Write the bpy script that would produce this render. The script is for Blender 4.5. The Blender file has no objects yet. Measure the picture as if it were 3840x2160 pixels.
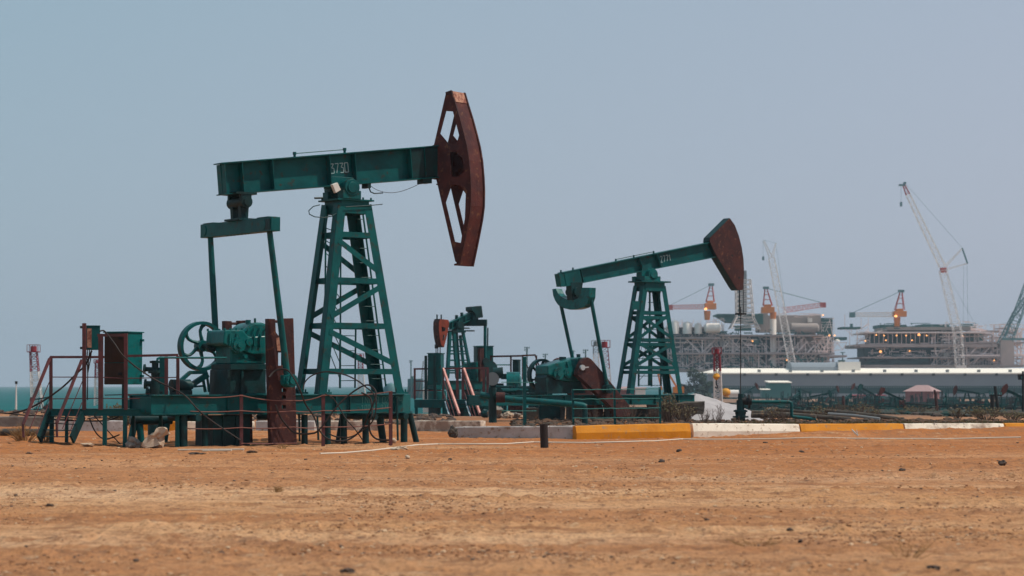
import bpy, bmesh, math, random
from mathutils import Vector, noise, geometry, Matrix
R = math.radians
S = bpy.context.scene
C = S.collection
random.seed(7)

# ------------------------------------------------------------------ camera
FPX = 8400.0          # focal length in pixels of the 3840 wide photograph
HOR = 1442.0          # row of the true horizon
CAMZ = 1.58
PIT = math.atan((HOR - 1080) / FPX)
cam_d = bpy.data.cameras.new('camera')
cam_d.sensor_width = 36
cam_d.lens = 36 * FPX / 3840
cam_d.clip_start = 0.5
cam_d.clip_end = 30000
cam_d.dof.use_dof = True
cam_d.dof.focus_distance = 62
cam_d.dof.aperture_fstop = 2.2
cam = bpy.data.objects.new('camera', cam_d)
cam.location = (0, 0, CAMZ)
cam.rotation_euler = (R(90) + PIT, 0, 0)
C.objects.link(cam)
S.camera = cam

# ------------------------------------------------------------------ sky, sun, exposure
SUNV = Vector((0.54, -0.05, 0.84)).normalized()
SUN_EL = math.asin(SUNV.z)
SUN_AZ = math.atan2(SUNV.x, SUNV.y)
W = bpy.data.worlds.new('World'); S.world = W; W.use_nodes = True
nt = W.node_tree
bg = nt.nodes['Background']; bg.inputs['Strength'].default_value = 0.1
sky = nt.nodes.new('ShaderNodeTexSky'); sky.sky_type = 'NISHITA'; sky.sun_disc = False
sky.sun_elevation = SUN_EL; sky.sun_rotation = SUN_AZ
sky.air_density = 1.0; sky.dust_density = 3.0; sky.ozone_density = 1.5
mx = nt.nodes.new('ShaderNodeMix'); mx.data_type = 'RGBA'
mx.inputs['Factor'].default_value = 0.82
tcw = nt.nodes.new('ShaderNodeTexCoord'); sxy = nt.nodes.new('ShaderNodeSeparateXYZ'); nt.links.new(tcw.outputs['Generated'], sxy.inputs['Vector'])
m1 = nt.nodes.new('ShaderNodeMath'); m1.operation = 'MULTIPLY_ADD'; m1.inputs[1].default_value = 1.6; m1.inputs[2].default_value = 0.75
nt.links.new(sxy.outputs['X'], m1.inputs[0])
m2 = nt.nodes.new('ShaderNodeMath'); m2.operation = 'MULTIPLY_ADD'; m2.inputs[1].default_value = -2.6; m2.use_clamp = True
nt.links.new(sxy.outputs['Z'], m2.inputs[0]); nt.links.new(m1.outputs['Value'], m2.inputs[2])
gm = nt.nodes.new('ShaderNodeMix'); gm.data_type = 'RGBA'; nt.links.new(m2.outputs['Value'], gm.inputs['Factor'])
gm.inputs['A'].default_value = (3.35, 4.65, 5.60, 1); gm.inputs['B'].default_value = (4.75, 5.12, 6.25, 1)
nt.links.new(gm.outputs['Result'], mx.inputs['B'])
nt.links.new(sky.outputs['Color'], mx.inputs['A'])
nt.links.new(mx.outputs['Result'], bg.inputs['Color'])
sun_d = bpy.data.lights.new('sun', 'SUN'); sun_d.energy = 3.6; sun_d.angle = R(0.5)
sun_d.color = (1.0, 0.93, 0.82)
sun = bpy.data.objects.new('sun', sun_d)
sun.rotation_euler = SUNV.to_track_quat('Z', 'Y').to_euler()
sun.location = (40, 20, 60)
C.objects.link(sun)
S.view_settings.view_transform = 'Standard'
S.view_settings.look = 'None'
S.view_settings.exposure = 0.0
S.view_settings.gamma = 1.0
S.cycles.volume_bounces = 0
S.cycles.max_bounces = 6
S.cycles.transparent_max_bounces = 4

# ------------------------------------------------------------------ materials
def srgb(r, g, b):
    f = lambda c: ((c / 255 + 0.055) / 1.055) ** 2.4 if c > 10 else c / 255 / 12.92
    return (f(r), f(g), f(b))

def mat(name, col, rough=0.6, col2=None, scale=3.0, lo=0.45, hi=0.62, metal=0.0, bump=0.0, bscale=20.0,
        spec=0.18, stretch=(1, 1, 1), col3=None, s3=14.0, emit=None, world=False):
    m = bpy.data.materials.new(name); m.use_nodes = True
    t = m.node_tree; p = t.nodes['Principled BSDF']
    p.inputs['Base Color'].default_value = (*col, 1)
    p.inputs['Roughness'].default_value = rough
    p.inputs['Metallic'].default_value = metal
    p.inputs['Specular IOR Level'].default_value = spec
    if emit:
        p.inputs['Emission Color'].default_value = (*emit[:3], 1)
        p.inputs['Emission Strength'].default_value = emit[3]
    if col2 or bump:
        tc = t.nodes.new('ShaderNodeTexCoord')
        mp = t.nodes.new('ShaderNodeMapping'); mp.inputs['Scale'].default_value = stretch
        if world:
            g = t.nodes.new('ShaderNodeNewGeometry'); t.links.new(g.outputs['Position'], mp.inputs['Vector'])
        else:
            t.links.new(tc.outputs['Object'], mp.inputs['Vector'])
    cur = None
    def layer(cur, c, sc, lo, hi, det=6):
        n = t.nodes.new('ShaderNodeTexNoise'); n.inputs['Scale'].default_value = sc; n.inputs['Detail'].default_value = det
        n.inputs['Roughness'].default_value = 0.62
        t.links.new(mp.outputs['Vector'], n.inputs['Vector'])
        r = t.nodes.new('ShaderNodeMapRange'); r.inputs['From Min'].default_value = lo; r.inputs['From Max'].default_value = hi
        t.links.new(n.outputs['Fac'], r.inputs['Value'])
        x = t.nodes.new('ShaderNodeMix'); x.data_type = 'RGBA'
        t.links.new(r.outputs['Result'], x.inputs['Factor'])
        if cur is None: x.inputs['A'].default_value = (*col, 1)
        else: t.links.new(cur, x.inputs['A'])
        x.inputs['B'].default_value = (*c, 1)
        return x.outputs['Result']
    if col2: cur = layer(cur, col2, scale, lo, hi)
    if col3: cur = layer(cur, col3, s3, 0.57, 0.69)
    if cur: t.links.new(cur, p.inputs['Base Color'])
    if bump:
        n = t.nodes.new('ShaderNodeTexNoise'); n.inputs['Scale'].default_value = bscale; n.inputs['Detail'].default_value = 5
        t.links.new(mp.outputs['Vector'], n.inputs['Vector'])
        b = t.nodes.new('ShaderNodeBump'); b.inputs['Strength'].default_value = bump; b.inputs['Distance'].default_value = 0.05
        t.links.new(n.outputs['Fac'], b.inputs['Height']); t.links.new(b.outputs['Normal'], p.inputs['Normal'])
    return m

M = {}
M['teal'] = mat('teal_paint', (0.001, 0.086, 0.086), 0.45, (0.001, 0.052, 0.056), 1.6, .42, .66, bump=0.12, bscale=9,
                col3=(0.038, 0.034, 0.024), s3=5)
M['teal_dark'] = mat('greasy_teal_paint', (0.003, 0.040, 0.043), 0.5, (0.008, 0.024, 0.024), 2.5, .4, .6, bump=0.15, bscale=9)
M['teal_gear'] = mat('glossy_teal_paint', (0.004, 0.112, 0.110), 0.3, (0.006, 0.05, 0.05), 2.2, .48, .66, bump=0.2, bscale=6,
                col3=(0.045, 0.04, 0.03), s3=9)
M['rust'] = mat('rusty_red_paint', (0.088, 0.024, 0.020), 0.6, (0.050, 0.017, 0.017), 2.2, .4, .62, bump=0.2, bscale=10,
                col3=(0.16, 0.07, 0.035), s3=6)
M['rust_brown'] = mat('rusty_brown_paint', (0.064, 0.021, 0.018), 0.6, (0.040, 0.017, 0.017), 1.8, .4, .62, bump=0.2, bscale=10,
                col3=(0.15, 0.055, 0.03), s3=5)
M['rail'] = mat('red_brown_rail_paint', (0.125, 0.042, 0.044), 0.55, (0.07, 0.035, 0.035), 3, .45, .62)
M['pinkrail'] = mat('faded_red_rail_paint', (0.66, 0.32, 0.27), 0.55, (0.50, 0.20, 0.17), 3, .45, .62)
M['orange_head'] = mat('orange_red_paint', (0.24, 0.045, 0.025), 0.6, (0.15, 0.035, 0.02), 2.0, .45, .6)
M['peel'] = mat('peeling_primer', (0.42, 0.22, 0.15), 0.8, (0.2, 0.07, 0.05), 8, .45, .6)
M['white'] = mat('white_paint', (0.62, 0.60, 0.55), 0.6)
M['letter'] = mat('white_lettering_paint', (0.30, 0.42, 0.42), 0.7)
M['letter_faded'] = mat('faded_lettering_paint', (0.05, 0.17, 0.16), 0.7)
M['cable'] = mat('black_cable', (0.030, 0.022, 0.020), 0.6)
M['hose_w'] = mat('white_hose', (0.60, 0.52, 0.42), 0.6)
M['wire'] = mat('rusty_wire', (0.22, 0.09, 0.07), 0.6)
M['tealwire'] = mat('green_wire', (0.05, 0.20, 0.18), 0.5)
M['panelbrown'] = mat('brown_cabinet_door', (0.060, 0.030, 0.020), 0.6, (0.045, 0.026, 0.018), 2, .4, .6)
M['kerb_y'] = mat('yellow_kerb_paint', (0.62, 0.235, 0.012), 0.65, (0.50, 0.175, 0.010), 1.5, .42, .66, bump=0.2, bscale=8, col3=(0.36, 0.2, 0.09), s3=7)
M['kerb_w'] = mat('white_kerb_paint', (0.88, 0.78, 0.64), 0.7, (0.74, 0.64, 0.51), 2, .45, .65, bump=0.2, bscale=8, col3=(0.42, 0.30, 0.2), s3=8)
M['kerb_worn'] = mat('worn_white_kerb', (0.84, 0.74, 0.60), 0.8, (0.34, 0.24, 0.18), 1.3, .44, .60, bump=0.5, bscale=6, col3=(0.16, 0.12, 0.10), s3=6)
M['kerb_g'] = mat('grey_and_shaded_white_kerb', (0.50, 0.46, 0.44), 0.8, (0.40, 0.36, 0.33), 2, .42, .62, bump=0.3, bscale=6, col3=(0.25, 0.16, 0.1), s3=6)  # grey blocks, plus the white front block with its shade painted in
M['concrete'] = mat('concrete', (0.26, 0.23, 0.20), 0.9, (0.17, 0.14, 0.12), 1.5, .42, .6, bump=0.5, bscale=5)
M['concrete_dark'] = mat('stained_concrete', (0.10, 0.085, 0.07), 0.9, (0.055, 0.05, 0.045), 1.2, .4, .6, bump=0.8, bscale=4, col3=(0.2, 0.12, 0.07), s3=3)
M['rock'] = mat('brown_rock', (0.13, 0.085, 0.06), 0.9, (0.07, 0.055, 0.05), 4, .4, .6, bump=0.5, bscale=9)
M['rock_dark'] = mat('dark_rock', (0.050, 0.042, 0.042), 0.95, (0.11, 0.075, 0.055), 4, .4, .6, bump=0.5, bscale=9)
M['rock_pale'] = mat('pale_rock', (0.50, 0.40, 0.30), 0.9, (0.36, 0.24, 0.16), 4, .45, .6, bump=0.6, bscale=7)
M['sandpile'] = mat('grey_gravel_pile', (0.40, 0.37, 0.37), 0.95, (0.34, 0.31, 0.31), 1.5, .4, .6, bump=0.3, bscale=8)
M['twig'] = mat('dry_twigs', (0.10, 0.070, 0.055), 0.9)
M['weed'] = mat('dry_weed', (0.15, 0.11, 0.06), 0.9, (0.07, 0.07, 0.035), 3, .4, .6)
M['drygrass'] = mat('dry_grass', (0.30, 0.17, 0.07), 0.9)
M['leaf'] = mat('dark_leaves', (0.030, 0.055, 0.035), 0.8, (0.02, 0.035, 0.025), 2, .4, .6)
M['bark'] = mat('bark', (0.06, 0.05, 0.04), 0.9)
M['pinkwall'] = mat('pink_plaster', (0.22, 0.095, 0.085), 0.8, (0.28, 0.13, 0.13), 1, .4, .6)
M['pinkroof'] = mat('pale_pink_roof', (0.36, 0.23, 0.22), 0.7)
M['hangar_w'] = mat('hangar_wall_cladding', (0.24, 0.27, 0.295), 0.6, (0.215, 0.24, 0.265), 0.05, .4, .6)
M['hangar_r'] = mat('hangar_roof_cladding', (0.90, 0.82, 0.70), 0.6)
M['plat_w'] = mat('platform_white_steel', (0.84, 0.69, 0.65), 0.6)
M['plat_b'] = mat('platform_beige_cladding', (0.36, 0.30, 0.27), 0.7, (0.30, 0.26, 0.24), 0.1, .4, .6)
M['plat_d'] = mat('platform_dark_modules', (0.012, 0.085, 0.080), 0.7, (0.03, 0.10, 0.095), 0.12, .42, .6)
M['plat_g'] = mat('platform_deck_steel', (0.42, 0.32, 0.30), 0.7, (0.34, 0.27, 0.25), 0.1, .4, .6)
M['plat_t'] = mat('platform_teal_steel', (0.03, 0.13, 0.12), 0.7)
M['tank_w'] = mat('white_tank_paint', (0.75, 0.70, 0.64), 0.35)
M['crane_o'] = mat('crane_orange_paint', (0.62, 0.20, 0.04), 0.5)
M['crane_r'] = mat('crane_red_paint', (0.45, 0.08, 0.07), 0.5)
M['crane_p'] = mat('crane_boom_paint', (0.72, 0.32, 0.31), 0.5)
M['crane_w'] = mat('crane_white_paint', (0.85, 0.78, 0.74), 0.5)
M['crane_g'] = mat('crane_teal_grey_paint', (0.10, 0.20, 0.21), 0.5)
M['lamp'] = mat('lit_lamp', (1, .5, .2), 0.5, emit=(1.0, 0.42, 0.12, 2.0))
M['yellow'] = mat('yellow_tank', (0.65, 0.28, 0.02), 0.5)
M['tower_w'] = mat('tower_white_paint', (0.66, 0.58, 0.54), 0.6)
M['tower_r'] = mat('tower_red_paint', (0.26, 0.03, 0.04), 0.6)
M['shed'] = mat('teal_shed_cladding', (0.045, 0.17, 0.165), 0.6)
M['paleblue'] = mat('pale_blue_worn_steel', (0.42, 0.52, 0.56), 0.6)
M['steel'] = mat('grey_steel', (0.20, 0.21, 0.21), 0.5)
M['silver'] = mat('silver_drum', (0.55, 0.57, 0.56), 0.35, metal=0.6)
M['farjack'] = mat('far_teal_paint', (0.002, 0.060, 0.060), 0.7, (0.004, 0.035, 0.038), 1, .4, .6)
M['black'] = mat('black_rubber', (0.02, 0.02, 0.02), 0.7)
M['fence_far'] = mat('dark_quay_fence', (0.020, 0.075, 0.075), 0.8)

# ------------------------------------------------------------------ pixel helpers
def ray(px, py):
    a = (px - 1920) / FPX; b = (1080 - py) / FPX
    c, s = math.cos(PIT), math.sin(PIT)
    k = c - b * s
    return a / k, (s + b * c) / k

def at(px, py, Y):
    rx, rz = ray(px, py)
    return Vector((rx * Y, Y, CAMZ + rz * Y))

class Frame:
    "a vertical working plane family: local x runs along the plane, local y = -v (v grows towards the camera)"
    def __init__(s, px, D, deg=0.0, z=0.0):
        s.o = Vector((ray(px, HOR)[0] * D, D, z)); s.t = R(deg)
        s.c = math.cos(s.t); s.s = math.sin(s.t)
    def L(s, px, py, v=0.0):
        rx, rz = ray(px, py)
        su = (rx * (s.o.y - v * s.c) - s.o.x - v * s.s) / (s.c - rx * s.s)
        Y = s.o.y + su * s.s - v * s.c
        return Vector((su, -v, CAMZ + rz * Y - s.o.z))
    def w(s, p):
        return Vector((s.o.x + p.x * s.c - p.y * s.s, s.o.y + p.x * s.s + p.y * s.c, p.z + s.o.z))

# ------------------------------------------------------------------ mesh builder
class MB:
    def __init__(s): s.v = []; s.f = []
    def add(s, vs, fs):
        n = len(s.v); s.v += [Vector(v) for v in vs]; s.f += [tuple(i + n for i in f) for f in fs]; return s
    def box(s, a, b):
        x0, y0, z0 = a; x1, y1, z1 = b
        return s.add([(x0, y0, z0), (x1, y0, z0), (x1, y1, z0), (x0, y1, z0), (x0, y0, z1), (x1, y0, z1), (x1, y1, z1), (x0, y1, z1)],
                     [(0, 3, 2, 1), (4, 5, 6, 7), (0, 1, 5, 4), (1, 2, 6, 5), (2, 3, 7, 6), (3, 0, 4, 7)])
    def bar(s, a, b, w, h=None, up=(0, 0, 1)):
        a = Vector(a); b = Vector(b); h = w if h is None else h
        d = (b - a)
        if d.length < 1e-6: return s
        d.normalize(); up = Vector(up)
        side = d.cross(up)
        if side.length < 1e-3: side = d.cross(Vector((0, 1, 0)))
        side.normalize(); u2 = side.cross(d).normalized()
        vs = []
        for p in (a, b):
            for i, j in ((-1, -1), (1, -1), (1, 1), (-1, 1)):
                vs.append(p + side * (i * w / 2) + u2 * (j * h / 2))
        return s.add(vs, [(0, 1, 2, 3), (7, 6, 5, 4), (0, 4, 5, 1), (1, 5, 6, 2), (2, 6, 7, 3), (3, 7, 4, 0)])
    def angle(s, a, b, w, t=0.015, up=(0, 0, 1)):
        "L section"
        a = Vector(a); b = Vector(b); d = (b - a).normalized(); up = Vector(up)
        side = d.cross(up).normalized(); u2 = side.cross(d).normalized()
        s.bar(a + side * (w / 2), b + side * (w / 2), t, w, up)
        s.bar(a + u2 * (w / 2 + t / 2) , b + u2 * (w / 2 + t / 2), w, t, up); return s
    def ibeam(s, a, b, w, h, tf=0.03, tw=0.03, up=(0, 0, 1)):
        a = Vector(a); b = Vector(b); d = (b - a).normalized(); side = d.cross(Vector(up)).normalized(); u2 = side.cross(d).normalized()
        s.bar(a, b, tw, h - 2 * tf, up)
        o = u2 * (h / 2 - tf / 2)
        s.bar(a + o, b + o, w, tf, up); s.bar(a - o, b - o, w, tf, up); return s
    def tube(s, pts, r, n=8, cap=True):
        pts = [Vector(p) for p in pts]; m = len(pts); rs = r if isinstance(r, (list, tuple)) else [r] * m
        base = len(s.v); prev = None
        for i, p in enumerate(pts):
            d = (pts[min(i + 1, m - 1)] - pts[max(i - 1, 0)])
            d = d.normalized() if d.length > 1e-9 else Vector((0, 0, 1))
            if prev is None:
                ref = Vector((0, 0, 1)) if abs(d.z) < 0.9 else Vector((1, 0, 0))
                x = d.cross(ref).normalized()
            else:
                x = (prev - d * prev.dot(d)); x = x.normalized() if x.length > 1e-6 else d.orthogonal().normalized()
            prev = x; y = d.cross(x)
            for k in range(n):
                an = 2 * math.pi * k / n
                s.v.append(p + (x * math.cos(an) + y * math.sin(an)) * rs[i])
        for i in range(m - 1):
            for k in range(n):
                k2 = (k + 1) % n
                s.f.append((base + i * n + k, base + i * n + k2, base + (i + 1) * n + k2, base + (i + 1) * n + k))
        if cap:
            s.f.append(tuple(base + k for k in range(n))[::-1]); s.f.append(tuple(base + (m - 1) * n + k for k in range(n)))
        return s
    def cyl(s, a, b, r, r2=None, n=20):
        return s.tube([a, b], [r, r if r2 is None else r2], n)
    def lathe(s, a, d, prof, n=20):
        "prof: (distance along d, radius)"
        a = Vector(a); d = Vector(d).normalized()
        x = d.orthogonal().normalized(); y = d.cross(x); base = len(s.v); m = len(prof)
        for t, r in prof:
            for k in range(n):
                an = 2 * math.pi * k / n
                s.v.append(a + d * t + (x * math.cos(an) + y * math.sin(an)) * max(r, 1e-4))
        for i in range(m - 1):
            for k in range(n):
                k2 = (k + 1) % n
                s.f.append((base + i * n + k, base + i * n + k2, base + (i + 1) * n + k2, base + (i + 1) * n + k))
        return s
    def ring(s, c, ax, r0, r1, h, n=32):
        "flat ring (wheel rim) round c with axis ax"
        c = Vector(c); ax = Vector(ax).normalized(); x = ax.orthogonal().normalized(); y = ax.cross(x); base = len(s.v)
        for k in range(n):
            an = 2 * math.pi * k / n; e = x * math.cos(an) + y * math.sin(an)
            for rr, hh in ((r0, -h / 2), (r1, -h / 2), (r1, h / 2), (r0, h / 2)):
                s.v.append(c + e * rr + ax * hh)
        for k in range(n):
            k2 = (k + 1) % n
            for j in range(4):
                j2 = (j + 1) % 4
                s.f.append((base + k * 4 + j, base + k * 4 + j2, base + k2 * 4 + j2, base + k2 * 4 + j))
        return s
    def prism(s, pts, off, holes=()):
        off = Vector(off); loops = [[Vector(p) for p in pts]] + [[Vector(p) for p in h] for h in holes]
        flat = [p for l in loops for p in l]; tri = geometry.tessellate_polygon(loops)
        n = len(flat); base = len(s.v)
        s.v += flat + [p + off for p in flat]
        for t in tri:
            s.f.append(tuple(base + i for i in t)); s.f.append(tuple(base + n + i for i in t[::-1]))
        k = 0
        for l in loops:
            m = len(l)
            for i in range(m):
                j = (i + 1) % m
                s.f.append((base + k + i, base + k + j, base + n + k + j, base + n + k + i))
            k += m
        return s
    def build(s, name, m, parent=None, smooth=False, bevel=0, fix=True):
        me = bpy.data.meshes.new(name)
        me.from_pydata([tuple(v) for v in s.v], [], s.f)
        if fix:
            bm = bmesh.new(); bm.from_mesh(me); bmesh.ops.recalc_face_normals(bm, faces=bm.faces); bm.to_mesh(me); bm.free()
        if smooth:
            for p in me.polygons: p.use_smooth = True
            me.set_sharp_from_angle(angle=R(38))
        me.materials.append(m if not isinstance(m, str) else M[m])
        o = bpy.data.objects.new(name, me); C.objects.link(o)
        if parent: o.parent = parent
        if bevel:
            b = o.modifiers.new('bevel', 'BEVEL'); b.width = bevel; b.segments = 2; b.limit_method = 'ANGLE'
        return o

def build_split(mb, name, m, parent=None, smooth=False, bevel=0):
    "one object per connected piece"
    par = list(range(len(mb.v)))
    def fd(i):
        while par[i] != i: par[i] = par[par[i]]; i = par[i]
        return i
    for f in mb.f:
        for k in f[1:]:
            a, b = fd(f[0]), fd(k)
            if a != b: par[a] = b
    gr = {}
    for f in mb.f: gr.setdefault(fd(f[0]), []).append(f)
    out = []
    for fs in gr.values():
        ix = sorted({i for f in fs for i in f}); mp = {i: k for k, i in enumerate(ix)}
        q = MB(); q.v = [mb.v[i] for i in ix]; q.f = [tuple(mp[i] for i in f) for f in fs]
        out.append(q.build(name, m, parent, smooth, bevel))
    return out

def tag(o, label=None, cat=None, group=None, kind=None):
    if label: o['label'] = label
    if cat: o['category'] = cat
    if group: o['group'] = group
    if kind: o['kind'] = kind
    return o

def thing(name, label, cat, frame=None, group=None, loc=None, rz=0.0):
    o = bpy.data.objects.new(name, None); C.objects.link(o); o.empty_display_size = 0.2
    if frame is not None: o.location = frame.o; o.rotation_euler = (0, 0, frame.t)
    if loc is not None: o.location = loc; o.rotation_euler = (0, 0, rz)
    return tag(o, label, cat, group)

def copy_tree(o, parent=None):
    c = o.copy(); C.objects.link(c)
    if parent: c.parent = parent
    for ch in list(o.children): copy_tree(ch, c)
    return c

def lerp(a, b, t): return Vector(a) * (1 - t) + Vector(b) * t

def truss(mb, a, b, w0, w1, n, r, up=(0, 1, 0), rd=None, sides=4):
    "four-chord lattice boom from a to b"
    a = Vector(a); b = Vector(b); d = (b - a).normalized(); x = d.cross(Vector(up)).normalized(); y = x.cross(d)
    rd = rd or r * 0.6
    cor = [(-1, -1), (1, -1), (1, 1), (-1, 1)]
    def P(i, t):
        w = w0 + (w1 - w0) * t
        return a + (b - a) * t + x * (cor[i][0] * w / 2) + y * (cor[i][1] * w / 2)
    for i in range(4): mb.bar(P(i, 0), P(i, 1), r, r)
    for k in range(n):
        t0, t1 = k / n, (k + 1) / n
        for i in range(4):
            j = (i + 1) % 4
            if k % 2: mb.bar(P(i, t0), P(j, t1), rd, rd)
            else: mb.bar(P(j, t0), P(i, t1), rd, rd)
            mb.bar(P(i, t1), P(j, t1), rd, rd)
    return mb

STROKES = {
 '0': [[(0, 0), (0, 2), (1, 2), (1, 0), (0, 0)]], '1': [[(0, 1.5), (.5, 2), (.5, 0)]],
 '2': [[(0, 1.7), (.2, 2), (.9, 2), (1, 1.6), (0, 0), (1, 0)]],
 '3': [[(0, 2), (1, 2), (.35, 1.15), (1, 1.0), (1, 0.1), (.9, 0), (0, 0)]],
 '4': [[(.1, 2), (0, .8), (1, .8)], [(.9, 2), (.9, 0)]],
 '7': [[(0, 2), (1, 2), (.3, 0)]], 'I': [[(.3, 0), (.3, 2)]], 'N': [[(0, 0), (0, 2), (1, 0), (1, 2)]],
 'V': [[(0, 2), (.5, 0), (1, 2)]], 'o': [[(0, .8), (0, 1.6), (.6, 1.6), (.6, .8), (0, .8)]], ' ': []}
def lettering(mb, text, o, ex, ez, h, adv, wd, n=(0, -1, 0), wx=0.5):
    "stroke lettering: o origin, ex/ez unit vectors, h letter height"
    o = Vector(o); ex = Vector(ex); ez = Vector(ez); x = 0.0
    for ch in text:
        for st in STROKES[ch]:
            for p, q in zip(st, st[1:]):
                mb.bar(o + ex * (x + p[0] * h * wx) + ez * (p[1] * h / 2), o + ex * (x + q[0] * h * wx) + ez * (q[1] * h / 2), wd, 0.006, n)
        x += adv
    return mb
# ------------------------------------------------------------------ ground, sea
def gprof(y):
    K = [(-50, 0), (110, 0), (300, -2.0), (500, -3.0), (900, -4.1), (2000, -4.4)]
    for (a, za), (b, zb) in zip(K, K[1:]):
        if y <= b:
            return za + (zb - za) * max(0, (y - a)) / (b - a)
    return -4.4

def shore(a):
    if a < -0.028: return 170
    if a < 0.05: return 170 + (a + 0.028) / 0.078 * 330
    if a < 0.085: return 500 + (a - 0.05) / 0.035 * 900
    return 1400

RUTS = [(38.6, 2.0, 12, .055), (40.5, -3, 4, .04), (46.5, -9, -3, .04), (35.0, -8, -3.2, .045), (31.5, -6, 1, .035), (30.0, 3.5, 8, .035), (27.5, -1, 6, .035), (25.2, -6, -1, .03), (24.0, 1, 6, .03), (51.5, -2, 7, .04), (21.6, -4, 4, .025), (56.5, 4, 13, .04), (33.4, 4, 9, .04), (43.2, 5, 11, .035), (22.8, -5.5, -1.5, .03)]

def gh(x, y):
    "ground height"
    z = gprof(y)
    a = x / max(y, 1.0)
    sh = shore(a)
    if y > sh: z = min(z, z - (y - sh) * 0.08); z = max(z, -8)
    if y < 115:
        n = noise.fractal(Vector((x * .18, y * .10, 0)), 1.0, 2.1, 4) * 0.022
        n += noise.fractal(Vector((x * .9, y * .6, 3)), 0.9, 2.1, 3) * 0.012
        if y < 85 and abs(a) < .26:
            q = noise.fractal(Vector((x * 3.6, y * 2.6, 5)), .7, 2.2, 4)
            k_ = max(0, noise.noise(Vector((x * .22, y * .5, 7))) + .45)
            n += max(0, q - .05) * .060 * k_ + q * .009
            for yc, xa, xb, h_ in RUTS:
                if xa < x < xb:
                    d_ = (y - yc - .35 * noise.noise(Vector((x * .25, yc, 0))) - .012 * (x - xa)) / .28
                    if abs(d_) < 2.5: n += h_ * math.exp(-d_ * d_) * (.35 + 1.3 * q) * max(0, min(1, (x - xa) * 1.2, (xb - x) * 1.2))
        # shallow wheel ruts running along x
        n += 0.012 * math.sin(y * 1.9 + x * 0.05 + 2.0 * noise.noise(Vector((x * .07, y * .2, 1)))) * (noise.noise(Vector((x * .1, y * .1, 9))) + .5)
        z += n
        # heaped soil near the wells
        z += 0.16 * math.exp(-((y - 56.5) / 1.6) ** 2) * math.exp(-((x + 12.3) / 1.6) ** 2)
        z += 0.10 * math.exp(-((y - 62.5) / 2.0) ** 2) * max(0, noise.noise(Vector((x * .4, 1, 1))) + .3)
        yk = 65.2 + (x - 1.9) * .34; z += (0.17 + .05 * noise.noise(Vector((x * .8, 0, 3)))) * (math.exp(-((y - yk + .1) / 1.1) ** 2) if y < yk else math.exp(-((y - yk) / .3) ** 2)) * max(0, min(1, (x - 5.2) / 4.0))
        z += 0.20 * math.exp(-((y - 72.0) / 3.0) ** 2) * max(0, min(1, (x - 0.0) / 1.5)) * (0.8 + 0.5 * noise.noise(Vector((x * .5, y * .3, 4))))
        z += 0.28 * math.exp(-((y - 105) / 9) ** 2) * max(0, min(1, (-x - 8.0) / 2))
    return z

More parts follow.
